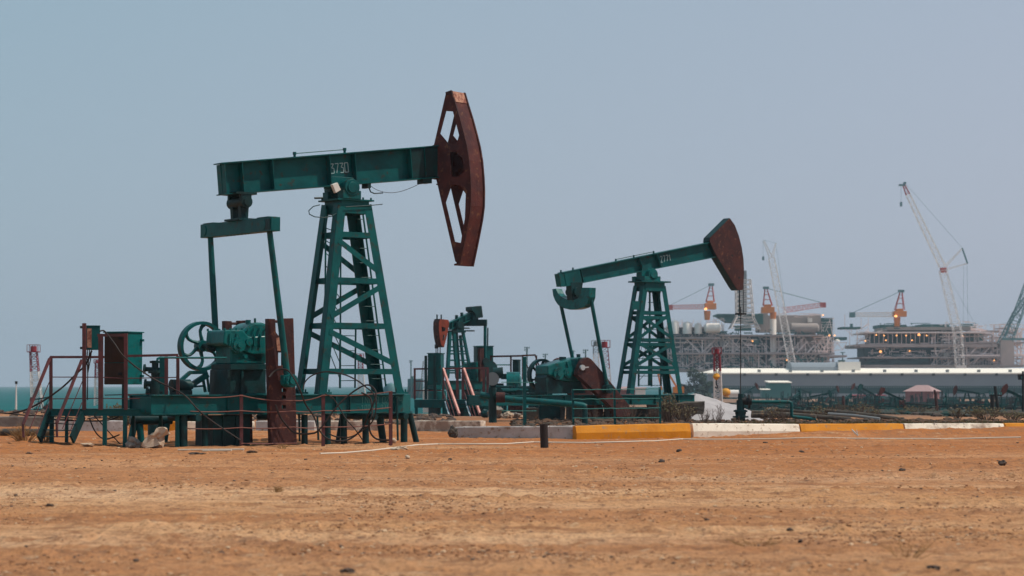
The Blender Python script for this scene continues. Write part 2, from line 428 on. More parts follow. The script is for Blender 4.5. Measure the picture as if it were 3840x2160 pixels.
def make_ground():
    ys = [-40, -10, 5, 10, 14]
    y = 15.0
    while y < 115: ys.append(y); y *= 1.0036
    while y < 2000: ys.append(y); y *= 1.03
    ts = []
    n = 360
    for i in range(n + 1): ts.append(-1.12 + 2.24 * i / n)
    ts = [-30, -9, -5, -3, -2, -1.5, -1.25] + ts + [1.25, 1.5, 2, 3, 5, 9, 30]
    vs = []; fs = []
    for y in ys:
        half = 0.2286 * max(y, 14)
        for t in ts:
            x = t * half
            vs.append((x, y, gh(x, y)))
    nc = len(ts)
    for i in range(len(ys) - 1):
        for j in range(nc - 1):
            k = i * nc + j
            fs.append((k, k + 1, k + nc + 1, k + nc))
    me = bpy.data.meshes.new('ground'); me.from_pydata(vs, [], fs)
    for p in me.polygons: p.use_smooth = True
    m = bpy.data.materials.new('sandy_soil'); m.use_nodes = True
    t = m.node_tree; P = t.nodes['Principled BSDF']; P.inputs['Roughness'].default_value = 0.95
    P.inputs['Specular IOR Level'].default_value = 0.15
    g = t.nodes.new('ShaderNodeNewGeometry')
    def N(scale, stretch, det=8, rough=0.6):
        mp = t.nodes.new('ShaderNodeMapping'); mp.inputs['Scale'].default_value = stretch
        t.links.new(g.outputs['Position'], mp.inputs['Vector'])
        n = t.nodes.new('ShaderNodeTexNoise'); n.inputs['Scale'].default_value = scale; n.inputs['Detail'].default_value = det
        n.inputs['Roughness'].default_value = rough
        t.links.new(mp.outputs['Vector'], n.inputs['Vector']); return n.outputs['Fac']
    def MR(v, a, b, c=0, d=1):
        r = t.nodes.new('ShaderNodeMapRange'); r.inputs['From Min'].default_value = a; r.inputs['From Max'].default_value = b
        r.inputs['To Min'].default_value = c; r.inputs['To Max'].default_value = d
        t.links.new(v, r.inputs['Value']); return r.outputs['Result']
    def MX(f, A, B):
        x = t.nodes.new('ShaderNodeMix'); x.data_type = 'RGBA'
        t.links.new(f, x.inputs['Factor'])
        for s_, v in (('A', A), ('B', B)):
            if isinstance(v, tuple): x.inputs[s_].default_value = (*v, 1)
            else: t.links.new(v, x.inputs[s_])
        return x.outputs['Result']
    def MT(op, a, b):
        x = t.nodes.new('ShaderNodeMath'); x.operation = op; x.use_clamp = True
        for i, v in enumerate((a, b)):
            if isinstance(v, (int, float)): x.inputs[i].default_value = v
            else: t.links.new(v, x.inputs[i])
        return x.outputs['Value']
    sep = t.nodes.new('ShaderNodeSeparateXYZ'); t.links.new(g.outputs['Position'], sep.inputs['Vector'])
    big = N(0.25, (0.35, 1, 1), 5)
    c = MX(MR(big, .38, .62), (0.68, 0.395, 0.210), (0.55, 0.275, 0.120))
    c = MX(MR(N(0.11, (0.5, 1.6, 1), 5, .6), .44, .56, 0, .8), c, (0.45, 0.19, 0.075))
    c = MX(MR(N(0.16, (0.4, 1.3, 4), 4, .6), .56, .66, 0, .7), c, (0.68, 0.42, 0.245))
    # redder soil beside the wells, greyer and darker on the far field
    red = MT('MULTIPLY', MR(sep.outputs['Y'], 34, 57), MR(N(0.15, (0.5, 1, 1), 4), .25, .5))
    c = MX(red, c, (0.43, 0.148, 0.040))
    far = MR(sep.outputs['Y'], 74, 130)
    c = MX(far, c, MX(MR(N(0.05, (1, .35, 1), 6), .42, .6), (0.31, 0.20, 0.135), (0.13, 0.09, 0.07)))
    mid = N(2.6, (0.6, .6, 1), 9, .78)
    c = MX(MR(mid, .50, .60, 0, .85), c, (0.29, 0.125, 0.055))
    c = MX(MR(N(5, (0.7, .4, 1), 7, .75),   .56, .68, 0, .75), c, (0.62, 0.43, 0.26))
    c = MX(MR(N(1.25, (0.22, .8, 1), 10, .82), .52, .62, 0, .8), c, (0.30, 0.125, 0.055))
    clods = N(9.0, (0.8, .32, 1), 7, .8)
    c = MX(MR(clods, .545, .64, 0, .85), c, (0.15, 0.08, 0.055))
    fine = N(22, (1, .28, 1), 4, .75)
    c = MX(MR(fine, .50, .66, 0, .75), c, (0.23, 0.11, 0.055))
    t.links.new(c, P.inputs['Base Color'])
    add = t.nodes.new('ShaderNodeMath'); add.operation = 'ADD'
    t.links.new(clods, add.inputs[0]); t.links.new(mid, add.inputs[1])
    b = t.nodes.new('ShaderNodeBump'); b.inputs['Strength'].default_value = 0.9; b.inputs['Distance'].default_value = 0.06
    t.links.new(add.outputs['Value'], b.inputs['Height']); t.links.new(b.outputs['Normal'], P.inputs['Normal'])
    me.materials.append(m)
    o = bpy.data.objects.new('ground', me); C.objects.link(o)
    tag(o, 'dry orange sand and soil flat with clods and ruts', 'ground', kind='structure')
make_ground()

def make_sea():
    vs = []; fs = []
    mb = MB(); Z = -5.0
    mb.add([(-4000, 150, Z), (4000, 150, Z), (4000, 6500, Z), (-4000, 6500, Z)], [(0, 1, 2, 3)])
    m = bpy.data.materials.new('sea_water'); m.use_nodes = True
    t = m.node_tree; P = t.nodes['Principled BSDF']
    P.inputs['Roughness'].default_value = 0.85; P.inputs['Specular IOR Level'].default_value = 0.03
    g = t.nodes.new('ShaderNodeNewGeometry')
    mp = t.nodes.new('ShaderNodeMapping'); mp.inputs['Scale'].default_value = (1, .18, 1); t.links.new(g.outputs['Position'], mp.inputs['Vector'])
    n = t.nodes.new('ShaderNodeTexNoise'); n.inputs['Scale'].default_value = 0.12; n.inputs['Detail'].default_value = 8; n.inputs['Roughness'].default_value = .7
    t.links.new(mp.outputs['Vector'], n.inputs['Vector'])
    r = t.nodes.new('ShaderNodeValToRGB'); e = r.color_ramp.elements
    e[0].position = .35; e[0].color = (0.0005, 0.072, 0.074, 1); e[1].position = .64; e[1].color = (0.001, 0.105, 0.105, 1)
    q = e.new(.70); q.color = (0.03, 0.22, 0.21, 1); q = e.new(.76); q.color = (0.55, 0.62, 0.6, 1)
    t.links.new(n.outputs['Fac'], r.inputs['Fac']); t.links.new(r.outputs['Color'], P.inputs['Base Color'])
    b = t.nodes.new('ShaderNodeBump'); b.inputs['Strength'].default_value = .5; b.inputs['Distance'].default_value = .5
    t.links.new(n.outputs['Fac'], b.inputs['Height']); t.links.new(b.outputs['Normal'], P.inputs['Normal'])
    o = mb.build('sea', m); tag(o, 'choppy teal sea reaching the horizon', 'sea', kind='structure')
make_sea()

# haze: a closed box of thin air
hb = MB(); hb.box((-4200, -60, -10), (4200, 6900, 118))
hm = bpy.data.materials.new('haze_air'); hm.use_nodes = True
t = hm.node_tree; t.nodes.remove(t.nodes['Principled BSDF'])
pv = t.nodes.new('ShaderNodeVolumePrincipled')
pv.inputs['Color'].default_value = (0.66, 0.80, 0.92, 1)
pv.inputs['Density'].default_value = 0.00017
t.links.new(pv.outputs['Volume'], t.nodes['Material Output'].inputs['Volume'])
ho = hb.build('haze', hm); tag(ho, 'thin pale coastal haze', 'haze', kind='stuff')
# ------------------------------------------------------------------ shared pump jack pieces
def prism_v(mb, F, pts, v0, v1, holes=()):
    "outline traced on plane v0, extruded to v1"
    P = [F.L(x, y, v0) for x, y in pts]; H = [[F.L(x, y, v0) for x, y in h] for h in holes]
    return mb.prism(P, (0, -(v1 - v0), 0), H)

def far(p, v): return Vector((p.x, -v, p.z))

def spoked_wheel(parent, c, r, rim, v0, v1, spokes, a0, curve=0.0, m='teal', name='flywheel', sw=0.06, hub=0.16):
    mb = MB(); cy = -(v0 + v1) / 2; c = Vector((c.x, cy, c.z))
    mb.ring(c, (0, 1, 0), r - rim, r, abs(v1 - v0), 40)
    o = mb.build(name, m, parent, smooth=True)
    for k in range(spokes):
        a = a0 + 2 * math.pi * k / spokes; s = MB(); pts = []
        for i in range(6):
            tt = hub * 0.7 + (r - rim * .6 - hub * 0.7) * i / 5; an = a + curve * math.sin(math.pi * i / 5)
            pts.append(c + Vector((math.cos(an) * tt, 0, math.sin(an) * tt)))
        s.tube(pts, [sw * 1.2, sw, sw * .85, sw * .85, sw, sw * 1.2], 6); s.build('spoke', m, o, smooth=True)
    h = MB(); h.cyl(c + Vector((0, abs(v1 - v0) * .7, 0)), c - Vector((0, abs(v1 - v0) * .7, 0)), hub, n=16); h.build('hub', m, o, smooth=True)
    return o

def tower_legs(parent, F, NL, NR, vb, vt, levels, braces, wl, m='teal', names=True):
    "NL, NR: ((pxtop,pytop),(pxbot,pybot)) of the near legs; returns corner function"
    ntl, nbl = F.L(*NL[0], vt), F.L(*NL[1], vb); ntr, nbr = F.L(*NR[0], vt), F.L(*NR[1], vb)
    zt = (ntl.z + ntr.z) / 2; zb = min(nbl.z, nbr.z)
    def fix(t_, b_):
        f = lambda z: t_ + (b_ - t_) * ((z - t_.z) / (b_.z - t_.z))
        return f(zt), f(zb)
    tl, bl = fix(ntl, nbl); tr, br = fix(ntr, nbr)
    def P(side, near, t):
        a, b = (tl, bl) if side < 0 else (tr, br); p = a + (b - a) * t
        return Vector((p.x, p.y if near > 0 else -p.y, p.z))
    for side in (-1, 1):
        for near in (-1, 1):
            mb = MB(); a, b = P(side, near, 0), P(side, near, 1)
            # L-section leg: one flange on each outer face
            mb.bar(a, b, wl, 0.016, (0, 1, 0)); 
            mb2 = Vector((-side * wl / 2, 0, 0)); 
            mb.bar(a - mb2 + Vector((0, near * wl / 2, 0)), b - mb2 + Vector((0, near * wl / 2, 0)), 0.016, wl, (0, 1, 0))
            mb.build('leg', m, parent)
    mb = MB(); w2 = wl * .62
    for t_ in levels:
        for near in (-1, 1): mb.bar(P(-1, near, t_), P(1, near, t_), 0.014, w2, (0, 0, 1))
        for side in (-1, 1): mb.bar(P(side, -1, t_), P(side, 1, t_), 0.014, w2, (0, 0, 1))
    build_split(mb, 'cross_beam', m, parent)
    mb = MB()
    for (s0, t0, s1, t1) in braces:
        for near in (-1, 1):
            n = Vector((0, -near * .012, 0))
            mb.bar(P(s0, near, t0) + n, P(s1, near, t1) + n, 0.014, w2, (0, 0, 1))
    build_split(mb, 'diagonal_brace', m, parent)
    return P

def ladder(parent, a0, a1, b0, b1, n, r=0.03, rr=0.012, m='teal'):
    mb = MB(); mb.bar(a0, a1, r, r * 1.3); mb.bar(b0, b1, r, r * 1.3)
    for k in range(n):
        t_ = (k + .5) / n; mb.cyl(lerp(a0, a1, t_), lerp(b0, b1, t_), rr, n=6)
    return mb.build('ladder', m, parent)

# ------------------------------------------------------------------ big pump jack
F = Frame(1303, 60, 35); L = F.L
J = thing('pump_jack', 'largest teal pump jack, with red curved head and number 3730 on its beam', 'pump jack', F, 'oil pump jacks')
G = 'oil pump jacks'
# skid: two I beams on pipe posts
sk = MB(); zt = L(1211, 1479, .62).z; hs = 0.50
x0 = L(566, 1500, .62).x; x1 = L(1509, 1500, .62).x
for v in (.62, -.62):
    sk.ibeam((x0, -v, zt - hs / 2), (x1, -v, zt - hs / 2), .20, hs, .028, .02)
nose = [(x1, -.62), (x1 + .42, -.35), (x1 + .42, .35), (x1, .62)]
for p, q in zip(nose, nose[1:]):
    sk.bar((*p, zt - hs / 2), (*q, zt - hs / 2), .02, hs - .01); sk.bar((*p, zt - hs - .01), (*q, zt - hs - .01), .18, .025)
for i in range(8):
    x = x0 + .1 + (x1 - x0 - .2) * i / 7; sk.box((x - .06, -.6, zt - hs + .05), (x + .06, .6, zt - .05))
for px in (853, 1258, 1310, 1480):
    p = L(px, 1500, .64); sk.box((p.x - .012, -.71, zt - hs + .03), (p.x + .012, -.63, zt - .03))
skid = sk.build('skid', 'teal', J, bevel=.006)
lb = MB(); p = L(1358, 1512, .66)
lettering(lb, 'INV 0 024774', (p.x, -.634, p.z), (1, 0, 0), (0, 0, 1), .17, .108, .018)
lb.build('lettering', 'letter_faded', skid)
lb = MB(); p = L(1358, 1532, .66)
lettering(lb, '100 0 0701', (p.x, -.634, p.z - .02), (1, 0, 0), (0, 0, 1), .11, .10, .014)
lb.build('lettering', 'letter_faded', skid)
# posts under the skid
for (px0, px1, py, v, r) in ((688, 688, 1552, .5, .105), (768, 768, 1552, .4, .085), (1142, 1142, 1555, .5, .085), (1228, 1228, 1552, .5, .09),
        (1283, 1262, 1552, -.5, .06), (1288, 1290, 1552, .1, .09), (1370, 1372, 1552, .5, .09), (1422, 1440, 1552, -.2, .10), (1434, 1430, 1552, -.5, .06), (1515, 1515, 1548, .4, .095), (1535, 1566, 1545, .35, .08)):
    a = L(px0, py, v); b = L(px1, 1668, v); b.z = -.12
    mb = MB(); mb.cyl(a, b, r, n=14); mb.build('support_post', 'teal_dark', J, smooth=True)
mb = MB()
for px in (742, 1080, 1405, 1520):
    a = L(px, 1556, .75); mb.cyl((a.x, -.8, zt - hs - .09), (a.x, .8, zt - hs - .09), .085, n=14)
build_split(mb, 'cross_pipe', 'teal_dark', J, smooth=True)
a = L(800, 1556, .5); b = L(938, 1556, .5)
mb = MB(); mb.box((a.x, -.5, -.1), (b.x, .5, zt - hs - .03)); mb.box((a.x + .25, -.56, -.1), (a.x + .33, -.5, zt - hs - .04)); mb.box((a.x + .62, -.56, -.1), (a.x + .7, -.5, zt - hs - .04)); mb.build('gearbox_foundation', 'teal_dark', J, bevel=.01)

# samson post
LT = 765; LB = 1474
def tt(y): return (y - LT) / (LB - LT)
P = tower_legs(J, F, ((1283, LT), (1211, LB)), ((1378, LT), (1498, LB)), .62, .44,
    [tt(881), tt(1053), tt(1222), tt(1393)],
    [(-1, tt(905), 1, tt(1018)), (-1, tt(1190), 1, tt(1072)), (-1, tt(1245), 1, tt(1365))], .235)
for side in (-1, 1):
    for near in (-1, 1):
        p = P(side, near, 1); mb = MB(); mb.box((p.x - .19, p.y - .14, p.z - .02), (p.x + .19, p.y + .14, p.z + .03))
        mb.prism([(p.x - .02, p.y, p.z), (p.x + .17, p.y, p.z), (p.x - .02, p.y, p.z + .34)] if side > 0 else [(p.x + .02, p.y, p.z), (p.x - .17, p.y, p.z), (p.x + .02, p.y, p.z + .34)], (0, .02, 0))
        for dx in (-.14, .14): mb.cyl((p.x + dx, p.y - .08, p.z + .02), (p.x + dx, p.y - .08, p.z + .10), .022, n=6)
        mb.build('leg_foot', 'teal', J)
# head plate and apron
tl = P(-1, 1, 0); tr = P(1, 1, 0); pz = L(1290, 747, .5).z
mb = MB(); mb.box((tl.x - .18, -.52, pz - .02), (tr.x + .16, .52, pz + .02))
for near in (-1, 1): mb.box((tl.x - .02, near * .44 - .01, pz - .36), (tr.x + .04, near * .44 + .01, pz - .02))
for x in (tl.x - .02, tr.x + .02): mb.box((x - .01, -.43, pz - .36), (x + .01, .43, pz - .02))
for i in range(5):
    for vv in (-.45, .45):
        x = tl.x - .1 + i * (tr.x - tl.x + .2) / 4; mb.cyl((x, vv, pz + .02), (x, vv, pz + .08), .025, n=6)
mb.build('top_plate', 'teal', J)
# centre bearing
bc = L(1318, 703, .5); mb = MB()
mb.cyl((bc.x, -.56, bc.z), (bc.x, -.24, bc.z), .225, n=28); mb.cyl((bc.x, .24, bc.z), (bc.x, .56, bc.z), .225, n=28)
mb.cyl((bc.x, -.59, bc.z), (bc.x, -.56, bc.z), .15, n=24)
mb.cyl((bc.x, -.3, bc.z), (bc.x, .3, bc.z), .11, n=16)
mb.box((bc.x - .28, -.54, pz + .02), (bc.x + .28, -.26, bc.z - .08)); mb.box((bc.x - .28, .26, pz + .02), (bc.x + .28, .54, bc.z - .08))
mb.box((bc.x - .45, -.2, bc.z - .02), (bc.x + .25, .2, bc.z + .3))
mb.build('centre_bearing', 'teal', J, smooth=True, bevel=.01)
q = L(1265, 705, .45); mb = MB()
mb.prism([L(1247, 692, .62), L(1266, 684, .62), L(1279, 712, .62), L(1260, 724, .62)], (0, .12, 0)); mb.build('grease_box', 'white', J, bevel=.01)
# walking beam
wv = .235
TL, TR, BR, BL = (840, 612), (1652, 546), (1652, 664), (851, 728)
beam = MB()
pts = [L(*p, wv) for p in (TL, TR, BR, BL)]
web = [Vector((p.x, -.012, p.z)) for p in pts]; beam.prism(web, (0, .024, 0))
for i, j in ((0, 1), (3, 2)):
    a = Vector((pts[i].x - .06, 0, pts[i].z)); b = Vector((pts[j].x, 0, pts[j].z)); beam.bar(a, b, 2 * wv, .03, (0, 0, 1))
def bpt(px, f, v=wv):
    "point on the beam side at column px, fraction f up from bottom"
    tx = (px - TL[0]) / (TR[0] - TL[0]); yt = TL[1] + tx * (TR[1] - TL[1]); yb = BL[1] + (px - BL[0]) / (BR[0] - BL[0]) * (BR[1] - BL[1])
    p = L(px, yb + (yt - yb) * f, v); return p
for px in (852, 917, 1031, 1245, 1340, 1548, 1600):
    a = bpt(px, 0.0); b = bpt(px - 8, 1.0)
    for sg in (-1, 1):
        beam.bar((a.x, sg * (wv + .012) / 2, a.z + .02), (b.x, sg * (wv + .012) / 2, b.z - .02), wv - .02, .016, (1, 0, 0))
bo = beam.build('walking_beam', 'teal', J)
# doubled plates at the middle and the head end
mb = MB(); a = [bpt(1248, .04), bpt(1336, .04), bpt(1330, .96), bpt(1240, .96)]
mb.prism([Vector((p.x, -.020, p.z)) for p in a], (0, -.02, 0)); mb.build('side_plate', 'teal', bo); mb = MB()
a = [bpt(1552, .04), bpt(1652, .04), bpt(1652, .96), bpt(1545, .96)]
mb.prism([Vector((p.x, -.16, p.z)) for p in a], (0, -.03, 0)); mb.build('side_plate', 'teal_dark', bo)
lb = MB(); p0 = L(1240, 650, .06); p1 = L(1317, 643.5, .06); ex = (p1 - p0).normalized(); ex = Vector((ex.x, 0, ex.z)).normalized(); ez = Vector((-ex.z, 0, ex.x))
lettering(lb, '3730', (p0.x + .02, -.045, p0.z), ex, ez, .25, .148, .022, wx=.42); lb.build('lettering', 'letter', bo)
# rod with lugs on top
mb = MB(); a = bpt(1114, 1); b = bpt(1302, 1)
for p in (a, b): mb.cyl((p.x, -.1, p.z), (p.x, -.1, p.z + .10), .035, n=8); mb.cyl((p.x, -.1, p.z + .08), (p.x, -.1, p.z + .15), .05, n=8)
mb.cyl((a.x, -.1, a.z + .11), (b.x, -.1, b.z + .11), .014, n=6); mb.build('adjusting_rod', 'teal', bo)
# underside bracket and hanging wire near the head
mb = MB()
for px, w_ in ((1608, .09), (1592, .05), (1384, .05)):
    p = bpt(px, 0, .2); mb.box((p.x - w_, -.22, p.z - .14), (p.x + w_, .1, p.z))
a = bpt(1384, 0, .2); mb.tube([(a.x, -.18, a.z - .1), (a.x + .06, -.18, a.z - .24), (a.x + .18, -.18, a.z - .28), (a.x + .45, -.18, a.z - .25)], .018, 6)
build_split(mb, 'bracket', 'teal_dark', bo)
mb = MB(); a = L(1384, 692, .2); b = L(1592, 680, .2); pts = []
for i in range(13):
    u = i / 12; p = lerp(a, b, u); p.z -= .26 * math.sin(math.pi * u ** .8) ; pts.append(p)
mb.tube(pts, .008, 5); mb.build('slack_wire', 'cable', bo)

# swung-aside horse head
hc = F.w(Vector((L(1655, 600, 0).x, 0, 0)))
HF = Frame(1655, hc.y, -36)
hd = bpy.data.objects.new('horse_head', None); C.objects.link(hd); hd.parent = J
hd.matrix_parent_inverse = Matrix.Identity(4)
rel = Matrix.Rotation(-F.t, 4, 'Z') @ Matrix.Translation(HF.o - F.o) @ Matrix.Rotation(HF.t, 4, 'Z')
hd.matrix_basis = rel
hv = .30
near_arc = [(1694, 341), (1707, 385), (1724, 440), (1740, 500), (1751, 545), (1760, 600), (1765, 660), (1767, 709), (1766, 770), (1760, 817), (1748, 880), (1738, 930), (1724, 996)]
outer = near_arc + [(1707, 980), (1640, 690), (1627, 640), (1620, 560), (1628, 540), (1673, 345)]
z6 = lambda x, y: (1500 + x / 1.932, 300 + y / 1.932)
holes = [[z6(*p) for p in h] for h in (
    [(333, 225), (383, 228), (428, 400), (412, 452), (385, 466), (355, 466), (290, 388)],
    [(360, 520), (408, 522), (457, 570), (463, 660), (420, 703), (375, 700)],
    [(372, 762), (432, 762), (476, 825), (470, 1000), (440, 1180), (397, 1172), (330, 888)])]
for nm, v0, v1 in (('near', hv, hv - .02), ('far', -hv, -hv + .02)):
    mb = MB(); P_ = [HF.L(x, y, hv) for x, y in outer]; H_ = [[HF.L(x, y, hv) for x, y in h] for h in holes]
    P_ = [Vector((p.x, -v0, p.z)) for p in P_]; H_ = [[Vector((p.x, -v0, p.z)) for p in h] for h in H_]
    mb.prism(P_, (0, v0 - v1, 0), H_); mb.build('side_plate', 'rust', hd)
# diagonal gusset inside upper hole and rolling face between the plates
arc = [HF.L(x, y, hv) for x, y in near_arc]
mb = MB()
for p, q in zip(arc, arc[1:]):
    a = Vector((p.x - .03, 0, p.z)); b = Vector((q.x - .03, 0, q.z)); mb.bar(a, b, 2 * hv - .045, .02, (1, 0, 0))
mb.build('rolling_face', 'rust', hd)
mb = MB()
for sg in (-1, 1):
    mb = MB()
    for p, q in zip(arc, arc[1:]): mb.bar((p.x, sg * hv, p.z), (q.x, sg * hv, q.z), .05, .025, (1, 0, 0))
    mb.build('edge_flange', 'rust_brown', hd)
mb = MB(); tp = HF.L(1684, 346, hv); bt = HF.L(1716, 990, hv)
for p in (tp, bt): mb.bar((p.x - .1, 0, p.z - .02), (p.x + .06, 0, p.z + .02), 2 * hv + .06, .04, (0, 0, 1))
mb.bar((tp.x - .1, -hv, tp.z - .04), (tp.x + .1, -hv, tp.z), .05, .1); mb.bar((tp.x - .1, hv, tp.z - .04), (tp.x + .1, hv, tp.z), .05, .1)
build_split(mb, 'end_cap', 'rust_brown', hd)
mb = MB(); a = arc[0]; b = arc[1]; mb.bar(Vector((a.x - .005, 0, a.z)), lerp(Vector((a.x - .005, 0, a.z)), Vector((b.x - .005, 0, b.z)), .9), 2 * hv - .1, .008, (1, 0, 0)); mb.build('peeling_patch', 'peel', hd)
mb = MB(); a = HF.L(1632, 600, hv); mb.bar((a.x - .1, 0, HF.L(1640, 560, hv).z), (a.x - .1, 0, HF.L(1640, 668, hv).z), 2 * hv - .1, .30, (1, 0, 0)); mb.build('hinge_block', 'black', hd)
# inner backs of the far plate read dark: closing ribs between plates
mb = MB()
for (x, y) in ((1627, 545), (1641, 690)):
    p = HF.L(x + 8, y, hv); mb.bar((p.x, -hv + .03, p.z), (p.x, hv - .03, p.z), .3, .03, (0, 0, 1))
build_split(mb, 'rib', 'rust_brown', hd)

# tail bearing and equalizer
es = L(900, 856, 0).x; ez_ = L(900, 856, 0).z
beq = MB(); VE = 1.95
e0 = L(738, 867, -VE); e1 = L(1065, 841, VE); es = (e0.x + e1.x) / 2
e0 = Vector((es, VE, e0.z)); e1 = Vector((es, -VE, e1.z))
beq.bar(e0, e1, .26, .36)
up = (e1 - e0).normalized().cross(Vector((-1, 0, 0)))
for s_ in (-.13, .13):
    pass
beq.bar(e0 + Vector((0, -.15, .19)), e0 + Vector((0, -.75, .19)), .28, .02); beq.bar(e1 + Vector((0, .15, .19)), e1 + Vector((0, .75, .19)), .28, .02)
beq.cyl(e0 + Vector((-.15, -.22, 0)), e0 + Vector((.15, -.22, 0)), .14, n=20); beq.cyl(e1 + Vector((-.15, .42, 0)), e1 + Vector((.15, .42, 0)), .14, n=20)
for i in range(7): beq.cyl(lerp(e0, e1, .36 + .05 * i) + Vector((-.05, 0, -.2)), lerp(e0, e1, .36 + .05 * i) + Vector((-.05, 0, -.16)), .035, n=6)
eo = beq.build('equalizer_bar', 'teal', J, bevel=.012)
mb = MB(); mb.bar(e1 + Vector((-.138, .05, 0)), e1 + Vector((-.138, .32, 0)), .012, .27); mb.build('recess_shade_plate', 'teal_dark', eo)  # dark plate laid on for the shade of the open beam end
mb = MB(); em = (e0 + e1) / 2
k = L(900, 760, 0); mb.box((es - .22, -.42, ez_ + .19), (es + .22, .42, ez_ + .24))
for v in (-.22, .22):
    mb.prism([(es - .1, v - .07, ez_ + .24), (es + .1, v - .07, ez_ + .24), (es + .13, v - .07, k.z), (es - .13, v - .07, k.z)], (0, .14, 0))
mb.cyl((es, -.42, k.z), (es, .42, k.z), .16, n=20); mb.cyl((es, -.46, k.z), (es, -.42, k.z), .1, n=14)
for v in (-.33, .33): mb.box((es - .15, v - .05, k.z), (es + .15, v + .05, L(900, 724, 0).z))
mb.box((es - .3, -.4, L(900, 732, 0).z), (es + .3, .4, L(900, 724, 0).z))
for i in (-.36, -.2, .2, .36): mb.cyl((es, i, ez_ + .24), (es, i, ez_ + .34), .03, n=6)
mb.build('tail_bearing', 'teal_dark', J, smooth=True)
# pitman arms
pf0 = Vector((es, 1.62, e0.z - .15)); pn0 = Vector((es, -1.62, e1.z - .15))
pf1 = L(808, 1240, -1.56); pn1 = L(1078, 1418, 1.56)
for nm, a, b in (('near', pn0, pn1), ('far', pf0, Vector((pf1.x, 1.56, pf1.z)))):
    mb = MB(); mid = lerp(a, b, .5) + Vector((0, 0, 0)); mb.tube([a, mid, b], [.075, .085, .085], 14); mb.build('pitman_arm', 'teal', J, smooth=True)

# cranks (counterweighted)
cn = [(1006, 1195), (1033, 1196), (1035, 1245), (1045, 1259), (1057, 1257), (1060, 1194), (1101, 1193), (1103, 1265), (1109, 1470), (1114, 1667), (1018, 1669), (1012, 1500), (1008, 1350)]
ch = [[(1044, 1322), (1066, 1322), (1066, 1371), (1044, 1371)]] + [[(1058, y), (1072, y), (1072, y + 13), (1058, y + 13)] for y in (1457, 1483, 1520)]
for v0, v1 in ((1.36, 1.18), (-1.0, -1.18)):
    mb = MB(); P_ = [L(x, y, 1.36) for x, y in cn]; H_ = [[L(x, y, 1.36) for x, y in h] for h in ch]
    mb.prism([Vector((p.x, -v0, p.z)) for p in P_], (0, v0 - v1, 0), [[Vector((p.x, -v0, p.z)) for p in h] for h in H_])
    a = L(1045, 1204, 1.2); 
    co = mb.build('crank', 'rust_brown', J, bevel=.012)
    m2 = MB(); xl = L(1020, 1205, 1.36); xr = L(1080, 1205, 1.36)
    m2.cyl((xl.x, -(v0 + v1) / 2, xl.z), (xr.x, -(v0 + v1) / 2, xl.z), .035, n=8); m2.build('tie_pin', 'rust', co, smooth=True)
    if v0 > 0:
        m2 = MB()
        for i in range(34):
            p = L(1101 + 11 * i / 33, 1240 + i * 12.3, 1.36); m2.cyl((p.x - .04, -v0 - .012, p.z), (p.x - .04, -v0, p.z), .016, n=6)
        m2.build('rivet_row', 'rust', co)
        m2 = MB(); p0 = L(1044, 1262, 1.36); m2.prism([L(x, y, 1.375) for x, y in ((1036, 1268), (1060, 1262), (1072, 1300), (1066, 1316), (1040, 1316))], (0, .03, 0)); m2.build('worn_patch', 'peel', co)
pc = L(1078, 1428, 1.5)
mb = MB(); mb.cyl((pc.x, -1.8, pc.z), (pc.x, -1.36, pc.z), .085, n=16); mb.cyl((pc.x, -1.74, pc.z), (pc.x, -1.42, pc.z), .175, n=10)
for i in range(7):
    a = i * math.pi * 2 / 7; mb.cyl((pc.x + .14 * math.cos(a), -1.77, pc.z + .14 * math.sin(a)), (pc.x + .14 * math.cos(a), -1.73, pc.z + .14 * math.sin(a)), .03, n=6)
mb.bar((pc.x - .14, -1.58, pc.z + .15), (pc.x - .12, -1.58, pc.z - .08), .16, .14)
mb.build('wrist_pin', 'teal_gear', J, smooth=True)
# gearbox
z2 = lambda x, y: (600 + x / 2.415, 1100 + y / 2.415)
gv = .5
mb = MB(); prism_v(mb, F, [z2(*p) for p in ((585, 345), (600, 330), (755, 332), (770, 350), (800, 388), (860, 392), (960, 385), (960, 545), (820, 548), (745, 520), (600, 470), (575, 455))], gv, -gv)
prism_v(mb, F, [z2(*p) for p in ((640, 470), (745, 515), (820, 545), (960, 545), (960, 640), (640, 640))], gv - .08, -gv + .08)
gb = mb.build('gearbox', 'teal_gear', J, bevel=.035)
mb = MB(); c = L(*z2(900, 455), .42)
mb.lathe((c.x, .42, c.z), (0, -1, 0), [(0, .0), (0, .50), (.05, .55), (.79, .55), (.84, .50), (.84, 0)], 36); mb.build('gear_housing', 'teal_gear', gb, smooth=True)
mb = MB()
c = L(*z2(715, 470), .6)
mb.lathe((c.x, -.5, c.z), (0, -1, 0), [(0, .21), (.07, .21), (.07, .165), (.13, .165), (.13, .07), (.2, .07), (.2, 0)], 24)
c2 = L(*z2(800, 440), .5); mb.cyl((c2.x, -.58, c2.z), (c2.x, -.5, c2.z), .10, n=16)
c3 = L(*z2(760, 572), .5); mb.cyl((c3.x, -.62, c3.z), (c3.x, -.5, c3.z), .05, n=10)
for i in range(9):
    a = i * 2 * math.pi / 9; mb.cyl((c.x + .19 * math.cos(a), -.6, c.z + .19 * math.sin(a)), (c.x + .19 * math.cos(a), -.56, c.z + .19 * math.sin(a)), .02, n=6)
mb.build('shaft_cover', 'teal_gear', gb, smooth=True)
mb = MB(); a = L(*z2(590, 338), gv); b = L(*z2(960, 338), gv)
for i in range(8):
    x = a.x + (b.x - a.x) * i / 7
    mb.cyl((x, -gv + .04, a.z), (x, -gv + .04, a.z + .07), .028, n=6); mb.cyl((x, gv - .04, a.z), (x, gv - .04, a.z + .07), .028, n=6)
